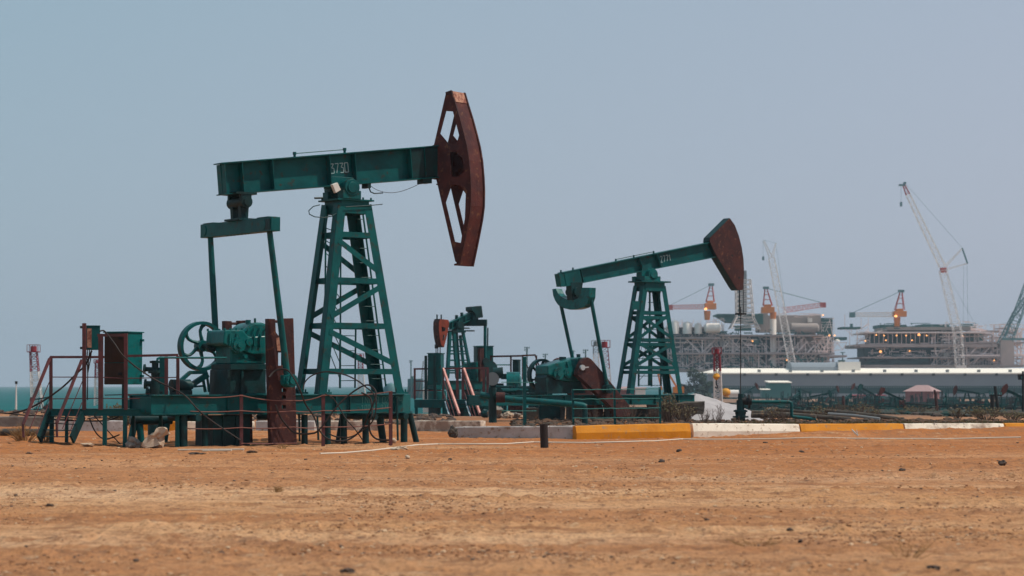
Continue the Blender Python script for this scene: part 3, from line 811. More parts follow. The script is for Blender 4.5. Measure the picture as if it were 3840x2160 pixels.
c = L(*z2(790, 262), 0); mb.cyl((c.x, -.05, c.z - .05), (c.x, -.05, c.z + .06), .07, n=12); mb.cyl((c.x + .12, -.2, c.z - .05), (c.x + .12, -.2, c.z + .10), .03, n=10)
# ribs on the near face
for zx in (630, 690, 850, 905):
    p = L(*z2(zx, 400), gv); mb.box((p.x - .02, -gv - .05, p.z - .22), (p.x + .02, -gv, p.z + .1))
build_split(mb, 'bolt', 'teal_gear', gb)
mb = MB(); prism_v(mb, F, [z2(*p) for p in ((640, 640), (960, 640), (960, 690), (640, 690))], .58, -.5)
prism_v(mb, F, [z2(*p) for p in ((600, 690), (960, 690), (960, 925), (590, 925))], .46, -.44)
prism_v(mb, F, [z2(*p) for p in ((740, 690), (755, 690), (775, 925), (735, 925))], .56, .46)
prism_v(mb, F, [z2(*p) for p in ((620, 690), (640, 690), (635, 925), (595, 925))], .56, .46)
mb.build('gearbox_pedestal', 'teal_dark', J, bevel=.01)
mb = MB(); prism_v(mb, F, [z2(*p) for p in ((785, 905), (960, 905), (960, 922), (785, 922))], .62, .46); mb.build('base_plate', 'teal', J)
# flywheel on the far side and its shaft
fc = L(755, 1298, -1.12)
fw = spoked_wheel(J, fc, .65, .085, -1.02, -1.22, 6, .35, .28, 'teal', sw=.05, hub=.15)
mb = MB(); mb.cyl((fc.x, 1.2, fc.z), (fc.x, .4, fc.z), .07, n=12); mb.cyl((fc.x, .6, fc.z), (fc.x, .45, fc.z), .16, n=16)
mb.build('drive_shaft', 'teal_dark', J, smooth=True)
# belt tension frame and motor at the tail
mb = MB()
for a_, b_, w_ in (((672, 1432), (712, 1397), .09), ((712, 1397), (775, 1396), .09), ((690, 1462), (778, 1405), .13), ((700, 1452), (765, 1447), .05), ((762, 1425), (770, 1470), .06), ((775, 1396), (784, 1470), .05)):
    mb.bar(L(*a_, -.3), L(*b_, -.3), w_, w_)
build_split(mb, 'motor_brace', 'teal', J)
mb = MB(); a = L(655, 1446, .0); mb.cyl((a.x - .1, 0, a.z), (a.x + .42, 0, a.z), .16, n=18); mb.box((a.x - .05, -.2, a.z - .36), (a.x + .4, .2, a.z - .12)); mb.cyl((a.x + .42, 0, a.z), (a.x + .5, 0, a.z), .09, n=12); mb.build('motor', 'teal_dark', J, smooth=True)
# teal pipe rail across the gearbox
mb = MB(); mb.tube([L(592, 1350, .9), L(598, 1342, .9), L(612, 1341, .9), L(850, 1341, .9)], .018, 8); mb.build('control_pipe', 'teal_gear', J, smooth=True)
# ladders
ladder(J, L(1222, 785, .1), L(1218, 1300, .1), L(1278, 785, .1), L(1276, 1456, .1), 11)
ladder(J, L(1302, 795, .0), L(1388, 1448, .0), L(1360, 795, .0), L(1447, 1448, .0), 12)
ladder(J, L(1276, 1230, -.1), L(1274, 1456, -.1), L(1334, 1232, -.1), L(1331, 1455, -.1), 4)
# hose loop and rod at the tower head
mb = MB(); pts = []
for (x, y) in ((1200, 768), (1175, 774), (1158, 790), (1160, 803), (1180, 813), (1215, 816), (1240, 812), (1262, 800)): pts.append(L(x, y, .5))
mb.tube(pts, .014, 6); mb.tube([L(1180, 743, .4), L(1210, 742, .4)], .03, 6); mb.tube([L(1296, 776, .5), L(1380, 771, .5), L(1434, 766, .5)], .014, 6)
mb.build('loose_hose', 'teal_dark', J, smooth=True)
# ------------------------------------------------------------------ railing of rods and red posts round the big jack
def sag_wire(a, b, r, m, parent, sag=0.05, n=8, name='wire'):
    mb = MB(); pts = []
    for i in range(n + 1):
        u = i / n; p = lerp(a, b, u); p.z -= sag * 4 * u * (1 - u); pts.append(p)
    return mb.tube(pts, r, 5).build(name, m, parent)

FF = Frame(1080, 57.2, 12)
rl = thing('rod_fence', 'low fence of red-brown posts and sagging rods in front of the largest jack', 'fence', FF)
posts = [(905, 1479, 1668), (1212, 1481, 1672), (1465, 1467, 1666)]
for px, y0, y1 in posts:
    a = FF.L(px, y0); b = FF.L(px, y1); b.z = -.1
    mb = MB(); mb.bar(a, b, .085, .085, (0, 1, 0)); mb.build('post', 'rail', rl)
WY = {677: (1485, 1540, 1605), 905: (1483, 1540, 1603, 1663), 1100: (1502, 1541, 1601, 1663), 1212: (1482, 1540, 1601), 1465: (1468, 1528, 1589)}
xs = [677, 905, 1100, 1212, 1465]
for i in range(3):
    mb = MB(); pts = []
    for px in xs:
        p = FF.L(px, WY[px][i]); p.y = -.05; pts.append(p)
    pp = []
    for a, b in zip(pts, pts[1:]):
        for k in range(5):
            u = k / 5; q = lerp(a, b, u); q.z -= .05 * 4 * u * (1 - u) * (.6 if i else 1); pp.append(q)
    pp.append(pts[-1]); mb.tube(pp, .013, 5); mb.build('rod', 'wire', rl)
mb = MB(); mb.tube([FF.L(905, 1663, .04), FF.L(1000, 1664, .04), FF.L(1114, 1662, .04)], .014, 5); mb.build('rod', 'wire', rl)
# thin steel pegs standing behind
for px, y0, y1 in ((740, 1555, 1660), (693, 1480, 1662), (1120, 1500, 1655), (1488, 1490, 1652), (1190, 1560, 1650)):
    mb = MB(); D = 58.6; a = at(px, y0, D); b = at(px + 4, y1, D); a -= FF.o; b -= FF.o
    rot = Matrix.Rotation(-FF.t, 3, 'Z'); mb.tube([rot @ a, rot @ b], .03, 6); mb.build('peg', 'teal_dark', rl)

# loops of black cable hanging on the fence
def cable(name, pts, D, r, m, label, cat='cable', grp=None, wob=0.15):
    pts = [at(x, y, D + wob * math.sin(i * 1.3)) for i, (x, y) in enumerate(pts)]
    # catmull-rom
    out = []
    P_ = [pts[0]] + pts + [pts[-1]]
    for i in range(1, len(P_) - 2):
        p0, p1, p2, p3 = P_[i - 1:i + 3]
        for k in range(7):
            t_ = k / 7
            out.append(.5 * ((2 * p1) + (p2 - p0) * t_ + (2 * p0 - 5 * p1 + 4 * p2 - p3) * t_ ** 2 + (3 * p1 - p0 - 3 * p2 + p3) * t_ ** 3))
    out.append(pts[-1]); o0 = out[0].copy()
    mb = MB(); mb.tube([p - o0 for p in out], r, 6); o = mb.build(name, m, None, smooth=True); o.location = o0
    tag(o, label, cat, grp); return o
z3 = lambda x, y: (1000 + x / 2.415, 1100 + y / 2.415)
cable('cable', [z3(*p) for p in ((20, 760), (80, 700), (170, 690), (230, 740), (300, 870), (350, 1000), (430, 1120), (470, 1230), (560, 1320), (700, 1335), (800, 1290), (880, 1200), (920, 1100), (960, 1010), (990, 900), (920, 830), (800, 880), (650, 1010), (480, 1230), (400, 1270), (290, 1270), (220, 1240), (130, 1130), (80, 1010))],
      56.9, .024, 'cable', 'thick black cable looped twice over the low rod fence', grp='cables round the largest jack')
cable('cable', [z3(*p) for p in ((330, 870), (350, 800), (420, 740), (540, 710), (700, 735), (820, 790), (900, 850), (960, 900), (990, 960), (985, 1080), (950, 1170), (870, 1240), (760, 1300), (640, 1300), (560, 1270))],
      57.0, .018, 'cable', 'thin brown cable arching high below the tower legs', grp='cables round the largest jack')
cable('cable', [z3(*p) for p in ((530, 910), (600, 950), (660, 1040), (720, 1140), (800, 1230), (870, 1330))], 57.0, .015, 'cable', 'short cable end slanting down between the middle and right red posts', grp='cables round the largest jack')
cable('cable', [z3(*p) for p in ((860, 900), (930, 940), (950, 1000), (955, 1100), (930, 1160), (940, 1260), (1000, 1320), (1110, 1330))], 57.05, .024, 'cable', 'frayed cable end hanging beside the rightmost red post', grp='cables round the largest jack')
z1 = lambda x, y: (x / 2.415, 1150 + y / 2.415)
cable('cable', [z1(*p) for p in ((905, 222), (940, 218), (980, 260), (1040, 340), (1110, 440), (1250, 560), (1420, 670), (1560, 740), (1680, 810), (1800, 940), (1932, 1045), (2180, 1210))], 56.2, .020, 'cable', 'long cable sloping from the cabinets down past the flywheel', grp='cables round the largest jack')
cable('cable', [z1(*p) for p in ((-20, 955), (90, 965), (230, 935), (380, 860), (500, 780), (600, 700), (700, 600), (780, 520), (830, 400))], 56.6, .024, 'cable', 'thick cable rising from the left edge to the small cabinet', grp='cables round the largest jack')
cable('cable', [z1(*p) for p in ((80, 968), (250, 985), (380, 990), (450, 1015), (600, 1030), (900, 1035), (1010, 1020), (1070, 995))], 57.6, .022, 'cable', 'cable running low behind the platform stairs', grp='cables round the largest jack')
cable('cable', [z1(*p) for p in ((810, 1010), (850, 1110), (900, 1175), (960, 1200), (1030, 1180), (1080, 1160))], 57.3, .018, 'cable', 'cable loop drooping under the platform deck', grp='cables round the largest jack')
cable('cable', [z1(*p) for p in ((850, 985), (920, 1060), (1000, 1150), (1090, 1245))], 57.5, .014, 'cable', 'thin cable crossing behind the middle platform leg', grp='cables round the largest jack')

# ------------------------------------------------------------------ steel platform with stairs at the left
FP = Frame(400, 56.6, 0)
L = FP.L
pf = thing('service_platform', 'steel service platform with red railings and stairs left of the largest jack', 'platform', FP)
dz = L(400, 1536).z
xl = L(188, 1540).x; xr = L(677, 1540).x
mb = MB(); mb.box((xl, 0, dz - .155), (xr, .03, dz)); mb.box((xl, 1.0, dz - .155), (xr, 1.03, dz)); mb.box((xl, .03, dz - .155), (xl + .03, 1.0, dz)); mb.box((xr - .03, .03, dz - .155), (xr, 1.0, dz)); mb.box((xl, -.04, dz), (xr, 1.05, dz + .022))
mb.box((xl, -.03, dz - .16), (xr, 0, dz - .145))
mb.build('deck', 'teal', pf)
for px, yb, w_, v in ((194, 1655, .10, .06), (393, 1672, .10, .06), (469, 1676, .10, .06), (665, 1670, .10, .06), (250, 1655, .08, -.97), (602, 1655, .08, -.97), (500, 1655, .08, -.97)):
    p = L(px, 1560, v); mb = MB(); mb.bar((p.x, -v + .02, dz - .15), (p.x, -v + .02, -.15), w_, w_, (0, 1, 0)); mb.build('leg', 'teal', pf)
def zpost(px, ya, yb, w_, v=0.0, m='rail'):
    a = L(px, ya, v); b = L(px, yb, v); mb = MB(); mb.bar(a, b, w_, w_, (0, 1, 0)); return mb.build('railing_post', m, pf)
for px, ya, w_ in ((191, 1338, .075), (316, 1212, .09), (378, 1255, .11), (472, 1250, .085), (624, 1337, .08), (667, 1335, .075)): zpost(px, ya, 1537, w_)
for ya, r_ in ((1338, .045), ):
    mb = MB()
    a = L(188, 1339); b = L(391, 1339); mb.bar(a, b, r_ * 1.6, .06); mb.build('top_rail', 'rail', pf)
    mb = MB(); a = L(478, 1335); b = L(668, 1331); mb.bar(a, b, r_ * 1.6, .06); mb.build('top_rail', 'rail', pf)
for ya, yb in ((1414, 1415), (1496, 1491)):
    mb = MB(); mb.tube([L(191, ya), L(378, (ya + yb) / 2), L(472, yb + 4), L(667, yb)], .014, 6); mb.build('mid_rail', 'rail', pf)
mb = MB(); mb.tube([L(393, 1482, -.95), L(563, 1477, -.95)], .014, 6); mb.build('mid_rail', 'rail', pf)
mb = MB(); mb.bar(L(366, 1257), L(478, 1257), .07, .07); mb.build('cabinet_rail', 'rail', pf)
zpost(462, 1440, 1537, .06, -.5, 'teal_dark')
# stairs
for (tx, ty), (hx, hy), (bx, by), (sx, sy), (ex, ey) in (((190, 1339), (186, 1345), (86, 1592), (186, 1545), (148, 1648)), ((310, 1345), (307, 1350), (212, 1588), (311, 1555), (270, 1648))):
    mb = MB(); a = L(hx, hy, .03); b = L(bx, by, .9); mb.bar(a, b, .06, .06); mb.build('stair_handrail', 'rail', pf)
    mb = MB(); mb.bar(L(bx, by - 2, .9), L(bx + 2, 1640, .9), .05, .05); mb.build('handrail_foot', 'rail', pf)
    mb = MB(); mb.bar(L(sx, sy, .02), L(ex, ey, .6), .06, .26, (0, 0, 1)); mb.build('stringer', 'teal_dark', pf)
    for (ax, ay), (cx, cy) in (((hx + 2, hy + 80), (ex - 36, ey - 40)), ((hx, hy + 160), (ex - 12, ey - 20))):
        mb = MB(); mb.tube([L(ax, ay, .03), L(cx, cy, .6)], .012, 5); mb.build('stair_rod', 'rail', pf)
for k in range(4):
    u = (k + .5) / 4; a = lerp(L(186, 1548, .02), L(148, 1650, .6), u); b = lerp(L(311, 1558, .02), L(270, 1650, .6), u)
    mb = MB(); c_ = (a + b) / 2; mb.bar(a, b, .2, .02); mb.build('step', 'teal_dark', pf)

# cabinets hung on the platform posts
FC = Frame(440, 56.9, -27)
cb = thing('control_cabinet', 'tall teal control cabinet with brown double door on the platform railing', 'electrical cabinet', FC)
a = FC.L(392, 1248); b = FC.L(478, 1442)
mb = MB(); mb.box((a.x, .012, b.z), (b.x, .62, a.z)); mb.box((a.x - .03, -.03, a.z), (b.x + .03, .66, a.z + .03)); mb.build('housing', 'teal_gear', cb, bevel=.008)
mb = MB(); mb.box((a.x + .01, -.012, b.z + .01), (b.x - .04, .010, a.z - .82 * (a.z - b.z) + .35 * (a.z - b.z))); zz = b.z + (a.z - b.z) * .42
mb = MB(); mb.box((a.x + .01, -.012, zz + .01), (b.x - .05, .010, a.z - .02)); mb.box((a.x + .01, -.012, b.z + .01), (b.x - .05, .010, zz - .01))
ds = build_split(mb, 'door', 'panelbrown', cb)
for d_, py in zip(ds, (1268, 1402)):
    q = FC.L(452, py); mb = MB(); mb.box((q.x - .05, -.03, q.z - .035), (q.x + .06, -.013, q.z + .035)); mb.build('vent', 'black', d_)
mb = MB()
for py in (1275, 1410): q = FC.L(478, py); mb.box((b.x + .001, .52, q.z - .03), (b.x + .07, .6, q.z + .03))
build_split(mb, 'hinge', 'teal', cb)
FC2 = Frame(345, 56.9, 14)
cb2 = thing('switch_box', 'small teal switch box with peeling panel beside the tall cabinet', 'electrical cabinet', FC2)
a = FC2.L(322, 1223); b = FC2.L(375, 1312)
mb = MB(); mb.box((a.x, .0, b.z), (b.x, .32, a.z)); mb.box((a.x - .02, -.02, a.z), (b.x + .01, .34, a.z + .02)); mb.build('housing', 'teal', cb2, bevel=.008)
mb = MB(); q0 = FC2.L(327, 1232); q1 = FC2.L(343, 1304); mb.box((q0.x, -.008, q1.z), (q1.x, -.001, q0.z)); mb.build('peeling_panel', 'peel', cb2)
mb = MB()
for py in (1227, 1305): q = FC2.L(309, py); mb.box((q.x - .06, -.06, q.z - .03), (a.x, .05, q.z + .03))
build_split(mb, 'clamp', 'teal_dark', cb2)
mb = MB()
for px in (329, 336, 343): mb.tube([FC2.L(px, 1312), FC2.L(px - 3, 1345), FC2.L(329, 1400), FC2.L(328, 1500)], .014, 5)
build_split(mb, 'supply_cable', 'cable', cb2)

# pipe trestle right of the platform
FT = Frame(560, 60.5, 20)
tr = thing('pipe_trestle', 'dark pipe trestle with splayed legs behind the platform', 'pipe support', FT)
mb = MB(); a = FT.L(487, 1574); b = FT.L(645, 1572); mb.cyl(a, b, .14, n=16); mb.build('pipe', 'teal_dark', tr, smooth=True)
for p, q in (((508, 1570), (484, 1668)), ((522, 1570), (532, 1662)), ((628, 1570), (612, 1665)), ((602, 1575), (602, 1665))):
    mb = MB(); e_ = FT.L(*q); e_.z = -.15; mb.cyl(FT.L(*p), e_, .095, n=12); mb.build('leg', 'teal', tr, smooth=True)
mb = MB(); mb.box(tuple(Vector((FT.L(482, 1530).x, .4, FT.L(482, 1531).z))), (FT.L(690, 1530).x, .9, FT.L(482, 1498).z)); mb.build('trough', 'teal', tr, bevel=.01)

# wellhead tree behind the platform
FW = Frame(585, 66, 0)
wh = thing('wellhead', 'valve tree with handwheels between the cabinets and the flywheel', 'wellhead', FW)
L2 = FW.L
mb = MB()
for x, ya, yb, r in ((583, 1500, 1440, .17), (583, 1440, 1395, .13), (581, 1400, 1388, .2), (582, 1390, 1352, .1), (583, 1362, 1353, .17)):
    mb.cyl(L2(x, ya), L2(x, yb), r, n=14)
mb.cyl((L2(583, 1500).x, 0, gh(-8, 66) - .1), L2(583, 1498), .22, n=14)
mb.build('stack', 'teal_dark', wh, smooth=True)
for (x0_, y0_), (x1_, y1_), r in (((545, 1384), (600, 1387), .07), ((548, 1440), (610, 1438), .09), ((555, 1470), (612, 1470), .10)):
    mb = MB(); mb.cyl(L2(x0_, y0_), L2(x1_, y1_), r, n=10); mb.lathe(L2(x0_, y0_), (-1, 0, .05), [(0, .0), (0, .15), (.05, .15), (.05, 0)], 12); mb.build('valve', 'teal_dark', wh, smooth=True)
mb = MB(); mb.tube([L2(588, 1355), L2(590, 1345), L2(600, 1341), L2(720, 1342), L2(850, 1341)], .03, 8); mb.build('flow_line', 'teal_gear', wh, smooth=True)
mb = MB(); mb.bar(L2(610, 1340), L2(610, 1530), .17, .17, (0, 1, 0)); mb.build('pillar', 'teal', wh)

# ------------------------------------------------------------------ rocks and rubbish in front
def rock(name, px, py, w, h, m, label, cat='rock', seed=0, D=None, squash=.8, grp=None, bury=.25):
    if D is None:
        rx, rz = ray(px, py); D = -CAMZ / rz
    p = at(px, py, D); ppm = FPX / D
    rw, rh = w / ppm / 2, h / ppm
    bm = bmesh.new(); bmesh.ops.create_icosphere(bm, subdivisions=3 if w > 30 else 2, radius=1)
    for v in bm.verts:
        n = noise.fractal(v.co * 1.6 + Vector((seed * 7.7, 0, 0)), .8, 2, 4) * .5 + noise.noise(v.co * .9 + Vector((0, seed * 3.1, 0))) * .35
        v.co = v.co * (1 + n)
        v.co = Vector((v.co.x * rw, v.co.y * rw * squash, (v.co.z * .5 + .5 - bury * .5) * rh))
    me = bpy.data.meshes.new(name); bm.to_mesh(me); bm.free(); me.materials.append(M[m])
    for q in me.polygons: q.use_smooth = w < 30
    o = bpy.data.objects.new(name, me); C.objects.link(o)
    z = gh(p.x, D) if D < 115 else p.z
    o.location = (p.x, D, z); tag(o, label, cat, grp); return o
# slanted broken concrete lump
cl = MB()
z = lambda x, y: at(x / 2.415, 1150 + y / 2.415, 56.0)
o0 = z(1380, 1270)
ptsL = [z(*p) - o0 for p in ((1265, 1270), (1290, 1225), (1330, 1190), (1330, 1165), (1400, 1120), (1420, 1095), (1465, 1095), (1490, 1130), (1465, 1165), (1425, 1185), (1445, 1230), (1430, 1270))]
bm = bmesh.new(); vs = [bm.verts.new(p) for p in ptsL]; f = bm.faces.new(vs); ex = bmesh.ops.extrude_face_region(bm, geom=[f]); bmesh.ops.translate(bm, verts=[v for v in ex['geom'] if isinstance(v, bmesh.types.BMVert)], vec=(.08, .4, 0))
bmesh.ops.triangulate(bm, faces=bm.faces[:]); bmesh.ops.subdivide_edges(bm, edges=bm.edges[:], cuts=3, use_grid_fill=True)
for v in bm.verts: v.co += Vector((noise.noise(v.co * 4), noise.noise(v.co * 4 + Vector((5, 0, 0))), noise.noise(v.co * 4 + Vector((0, 5, 0))))) * .10
bmesh.ops.recalc_face_normals(bm, faces=bm.faces[:]); me = bpy.data.meshes.new('concrete_lump'); bm.to_mesh(me); bm.free(); me.materials.append(M['rock_pale'])
o = bpy.data.objects.new('concrete_lump', me); C.objects.link(o); o.location = o0; tag(o, 'pale broken concrete lump leaning against the platform legs', 'concrete lump')
rock('slab', 500, 1673, 52, 44, 'concrete', 'grey concrete slab piece lying left of the pale lump', 'concrete slab', 3, D=56.2)
rock('stone', 330, 1680, 46, 12, 'rock_pale', 'flat white stone on sand below the platform', 'rock', 4)
rock('stone', 855, 1668, 34, 14, 'rock_pale', 'beige stone at the foot of the left red post', 'rock', 5)
rock('stone', 1500, 1690, 58, 16, 'rock_pale', 'flat pale stone touching the white hose below the right support posts', 'rock', 6)
rock('stone', 1473, 1664, 24, 16, 'rock_pale', 'small pale stone under the rightmost red post', 'rock', 8)
rs = [(110, 1700, 30, 9, 'dark flat stone left of the wooden strip on the sand'),
      (945, 1697, 40, 12, 'dark brown clod right of the white sticks'),
      (740, 1704, 62, 10, 'grey blue piece under the white sticks'),
      (1146, 1724, 14, 8, 'little dark pebble left of the stone under the hose end'),
      (185, 1895, 34, 14, 'dark curved clod on the left foreground'),
      (60, 1862, 18, 12, 'small dark clod near the left edge'),
      (828, 2082, 26, 16, 'black blurry stone in the centre left foreground'),
      (510, 2113, 28, 15, 'black blurry stone in the left foreground'),
      (1300, 2145, 60, 26, 'large black stone at the bottom edge'),
      (98, 2050, 16, 10, 'small dark stone above the bottom left corner'),
      (1528, 1718, 22, 18, 'small dark rock below the flat pale stone'),
      (1688, 1722, 16, 12, 'dark pebble below the kerb end'),
      (2482, 1732, 28, 18, 'dark rock below the yellow kerb'),
      (2548, 1694, 26, 16, 'dark rock near the hose gap'),
      (3004, 1695, 26, 10, 'flat dark stone below the right end of the clean white kerb'),
      (3382, 1764, 26, 14, 'dark stone in the rut on the right'),
      (3610, 1621, 30, 22, 'round dark rock against the worn white kerb'),
      (3760, 1742, 34, 26, 'dark split rock near the right edge'),
      (2650, 1948, 24, 9, 'thin dark stone in the lower right field'),
      (2962, 1990, 28, 16, 'black stone in the lower middle right'),
      (3002, 2032, 20, 20, 'blurry dark stone in the lower right foreground'),
      (3500, 2128, 52, 26, 'large blurry black stone at the lower right'),
      (1340, 2000, 22, 12, 'blurry dark pebble at the lower centre'),
      (2870, 1660, 22, 8, 'low stone between the hose and the sand field')]
for i, (x, y, w_, h_, lab) in enumerate(rs):
    pale = 'pale' in lab
    rock('stone', x, y + h_ * .2, w_ * .9, h_ * .85, 'rock_pale' if pale else 'rock_dark', lab, 'rock', 20 + i, grp='stones scattered on the sand')

# white sticks
for i, (a, b, lab) in enumerate((((667, 1692), (915, 1701), 'long thin white stick lying on sand before the jack'), ((760, 1702), (868, 1707), 'shorter white stick lying beside the long one'))):
    D = 53.3 - i * .5; p = at(*a, D); q = at(*b, D - .3); mb = MB(); zz = gh(p.x, D) + .03
    mb.tube([Vector((0, 0, 0)), Vector((q.x - p.x, q.y - p.y, .02))], .022, 6); o = mb.build('stick', 'hose_w'); o.location = (p.x, D, zz); tag(o, lab, 'stick', 'white sticks')
# thin white hose over the whole field
hp = [(1200, 1702), (1290, 1698), (1400, 1692), (1500, 1680), (1560, 1672), (1640, 1667), (1800, 1667), (1900, 1666), (2000, 1662), (2100, 1662), (2200, 1662), (2330, 1661), (2460, 1657), (2560, 1647), (2620, 1643), (2760, 1642), (2900, 1637), (3050, 1635), (3200, 1634), (3330, 1636), (3450, 1635), (3560, 1637), (3640, 1632), (3730, 1626), (3860, 1621)]
pts = []
for x, y in hp:
    rx, rz = ray(x, y + 1); D = min(-CAMZ / rz, 64.5 if x < 2500 else 63.6); q = at(x, y, D); pts.append(Vector((q.x, D, max(gh(q.x, D) + .02, q.z * .4))))
o0 = pts[0].copy(); sm = []
for a, b in zip(pts, pts[1:]):
    for k in range(4): sm.append(lerp(a, b, k / 4) - o0)
mb = MB(); mb.tube(sm, .021, 6); o = mb.build('hose', 'hose_w', smooth=True); o.location = o0; tag(o, 'thin white hose lying across the sand below the kerb', 'hose')
# twig of peeled plastic on the hose
mb = MB(); D = 62.6; o0 = at(3218, 1634, D); mb.tube([Vector((0, 0, 0)), at(3205, 1622, D) - o0, at(3193, 1609, D) - o0], [.02, .03, .012], 5); mb.tube([Vector((0, 0, 0)), at(3212, 1612, D) - o0], .01, 5)
o = mb.build('torn_pipe', 'white'); o.location = o0; tag(o, 'torn white pipe end sticking up from the hose', 'pipe')
# steel stub
D = 55.5; p = at(2042, 1704, D); mb = MB(); mb.lathe((0, 0, -.15), (0, 0, 1), [(0, .10), (.15 + .58, .10), (.15 + .58, .085), (.15 + .3, .085)], 18)
o = mb.build('steel_stub', 'steel', smooth=True); o.data.materials[0] = M['cable']; o.location = (p.x, D, gh(p.x, D)); o.rotation_euler = (0, R(-2), 0); tag(o, 'short dark steel pipe stub standing in sand before the kerb', 'pipe stub')
cable('wire', [(2068, 1695), (2085, 1680), (2096, 1690), (2092, 1706)], 55.4, .01, 'cable', 'thin bent wire beside the dark stub', 'wire')

# ------------------------------------------------------------------ kerbs
def kerb(px0, y0t, y0b, D0, px1, y1t, y1b, D1, m, label, prof='road', depth=.35, name='kerb_block', grp='painted kerb blocks', seed=1):
    a = at(px0, y0b, D0); b = at(px1, y1b, D1); za = at(px0, y0t, D0).z; zb = at(px1, y1t, D1).z
    o0 = Vector((a.x, a.y, 0)); d = Vector((b.x - a.x, b.y - a.y, 0)); ln = d.length; d.normalize(); n = Vector((d.y, -d.x, 0))
    mb = MB(); N_ = 24; base = 0
    for i in range(N_ + 1):
        u = i / N_; zt_ = za + (zb - za) * u; p = d * (ln * u)
        w_ = lambda k: noise.noise(Vector((u * ln * 1.5, k, seed))) * .012
        if prof == 'road': cs = [(0, -.25), (0.0, zt_ * .46), (-.085, zt_ - .02), (-.105, zt_), (-depth, zt_), (-depth, -.25)]
        else: cs = [(0, -.25), (-.01, zt_ - .03), (-.03, zt_), (-depth, zt_), (-depth, -.25)]
        if i in (0, N_): cs = [(x - .012 if x > -.2 else x + .012, z_ - .01) for x, z_ in cs]
        for k, (x, z_) in enumerate(cs): mb.v.append(p + n * (x + w_(k)) + Vector((0, 0, z_ + w_(k + 9))))
    m_ = len(cs)
    for i in range(N_):
        for k in range(m_):
            k2 = (k + 1) % m_; mb.f.append((i * m_ + k, (i + 1) * m_ + k, (i + 1) * m_ + k2, i * m_ + k2))
    mb.f.append(tuple(range(m_))); mb.f.append(tuple(N_ * m_ + k for k in range(m_))[::-1])
    o = mb.build(name, m); o.location = o0; tag(o, label, 'kerb', grp); return o
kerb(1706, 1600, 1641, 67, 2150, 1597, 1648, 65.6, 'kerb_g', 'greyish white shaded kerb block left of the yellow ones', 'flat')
kerb(2163, 1597, 1648, 65.2, 2592, 1587, 1645, 66.4, 'kerb_y', 'nearest yellow kerb block, beside the greyish white one', seed=2)
kerb(2602, 1588, 1640, 66.45, 3001, 1590, 1640, 67.4, 'kerb_w', 'clean bright white kerb block between two yellow ones', seed=3)
kerb(3007, 1590, 1638, 67.4, 3392, 1588, 1638, 68.6, 'kerb_y', 'yellow kerb block between the clean white and the worn white', seed=4)
kerb(3398, 1588, 1638, 68.6, 3770, 1588, 1638, 69.6, 'kerb_worn', 'worn white kerb block with paint rubbed off', seed=5)
kerb(3776, 1587, 1638, 69.6, 4150, 1586, 1638, 70.6, 'kerb_y', 'yellow kerb block cut by the right edge', seed=6)
rock('stone', 1698, 1644, 34, 42, 'concrete_dark', 'dark rounded stone at the left end of the greyish white kerb', 'rock', 61, D=66.6, bury=.05)
kerb(1545, 1577, 1612, 76, 1800, 1578, 1612, 74.5, 'kerb_worn', 'weathered concrete kerb right of the support posts', 'flat', grp='old kerb blocks behind the largest jack', seed=7)
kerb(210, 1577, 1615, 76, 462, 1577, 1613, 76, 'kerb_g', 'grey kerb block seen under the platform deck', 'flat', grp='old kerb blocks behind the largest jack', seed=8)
kerb(484, 1580, 1610, 76.5, 682, 1580, 1608, 76.5, 'rust_brown', 'dull yellow brown kerb block under the trestle', 'flat', grp='old kerb blocks behind the largest jack', seed=9).data.materials[0] = M['kerb_y']
kerb(690, 1580, 1605, 77, 950, 1580, 1605, 77, 'kerb_w', 'white kerb block hidden behind the gearbox foundation', 'flat', grp='old kerb blocks behind the largest jack', seed=10)
kerb(958, 1578, 1608, 77, 1178, 1578, 1608, 76.6, 'kerb_g', 'grey kerb block behind the near crank', 'flat', grp='old kerb blocks behind the largest jack', seed=11)
kerb(1184, 1578, 1602, 77, 1430, 1578, 1602, 76.6, 'kerb_worn', 'stained kerb block behind the cable loops', 'flat', grp='old kerb blocks behind the largest jack', seed=12)
# pipes on the ground at the far left
for i, (ya, yb, r, lab) in enumerate(((1590, 1592, .09, 'upper dark pipe lying at the left edge'), (1606, 1608, .11, 'lower dark pipe lying at the left edge'))):
    D = 72 - i * 3; a = at(-60, ya, D); b = at(190, yb, D); mb = MB(); mb.tube([Vector((0, 0, 0)), b - a], r, 10); o = mb.build('pipe', 'concrete_dark', smooth=True); o.location = (a.x, D, gh(a.x, D) + r); tag(o, lab, 'pipe', 'pipes at the left edge')
kerb(-60, 1562, 1590, 84, 200, 1562, 1590, 84, 'concrete', 'grey concrete strip along the bank at the left edge', 'flat', grp='old kerb blocks behind the largest jack', seed=14)
# ------------------------------------------------------------------ middle-distance pump jack 2771
F = Frame(2435, 100, 35); L = F.L
J = thing('pump_jack', 'teal pump jack numbered 2771 with solid brown head hanging over a wellhead', 'pump jack', F, 'oil pump jacks')
g = lambda x, y: (2050 + x / 1.811, 800 + y / 1.811)
h2 = lambda x, y: (1900 + x / 3.623, 1250 + y / 3.623)
zt = L(*g(700, 1232), .5).z; hs = .44
x0 = L(1800, 1490, .5).x; x1 = L(2604, 1490, .5).x
mb = MB()
for v in (.5, -.5): mb.ibeam((x0, -v, zt - hs / 2), (x1, -v, zt - hs / 2), .2, hs, .03, .025)
for i in range(8):
    x = x0 + .1 + (x1 - x0 - .2) * i / 7; mb.box((x - .06, -.48, zt - hs + .04), (x + .06, .48, zt - .04))
for px in (2370, 2460, 2545, 2030, 2120):
    p = L(px, 1490, .6); mb.box((p.x - .012, -.6, zt - hs + .03), (p.x + .012, -.51, zt - .03))
skid2 = mb.build('skid', 'teal', J, bevel=.006)
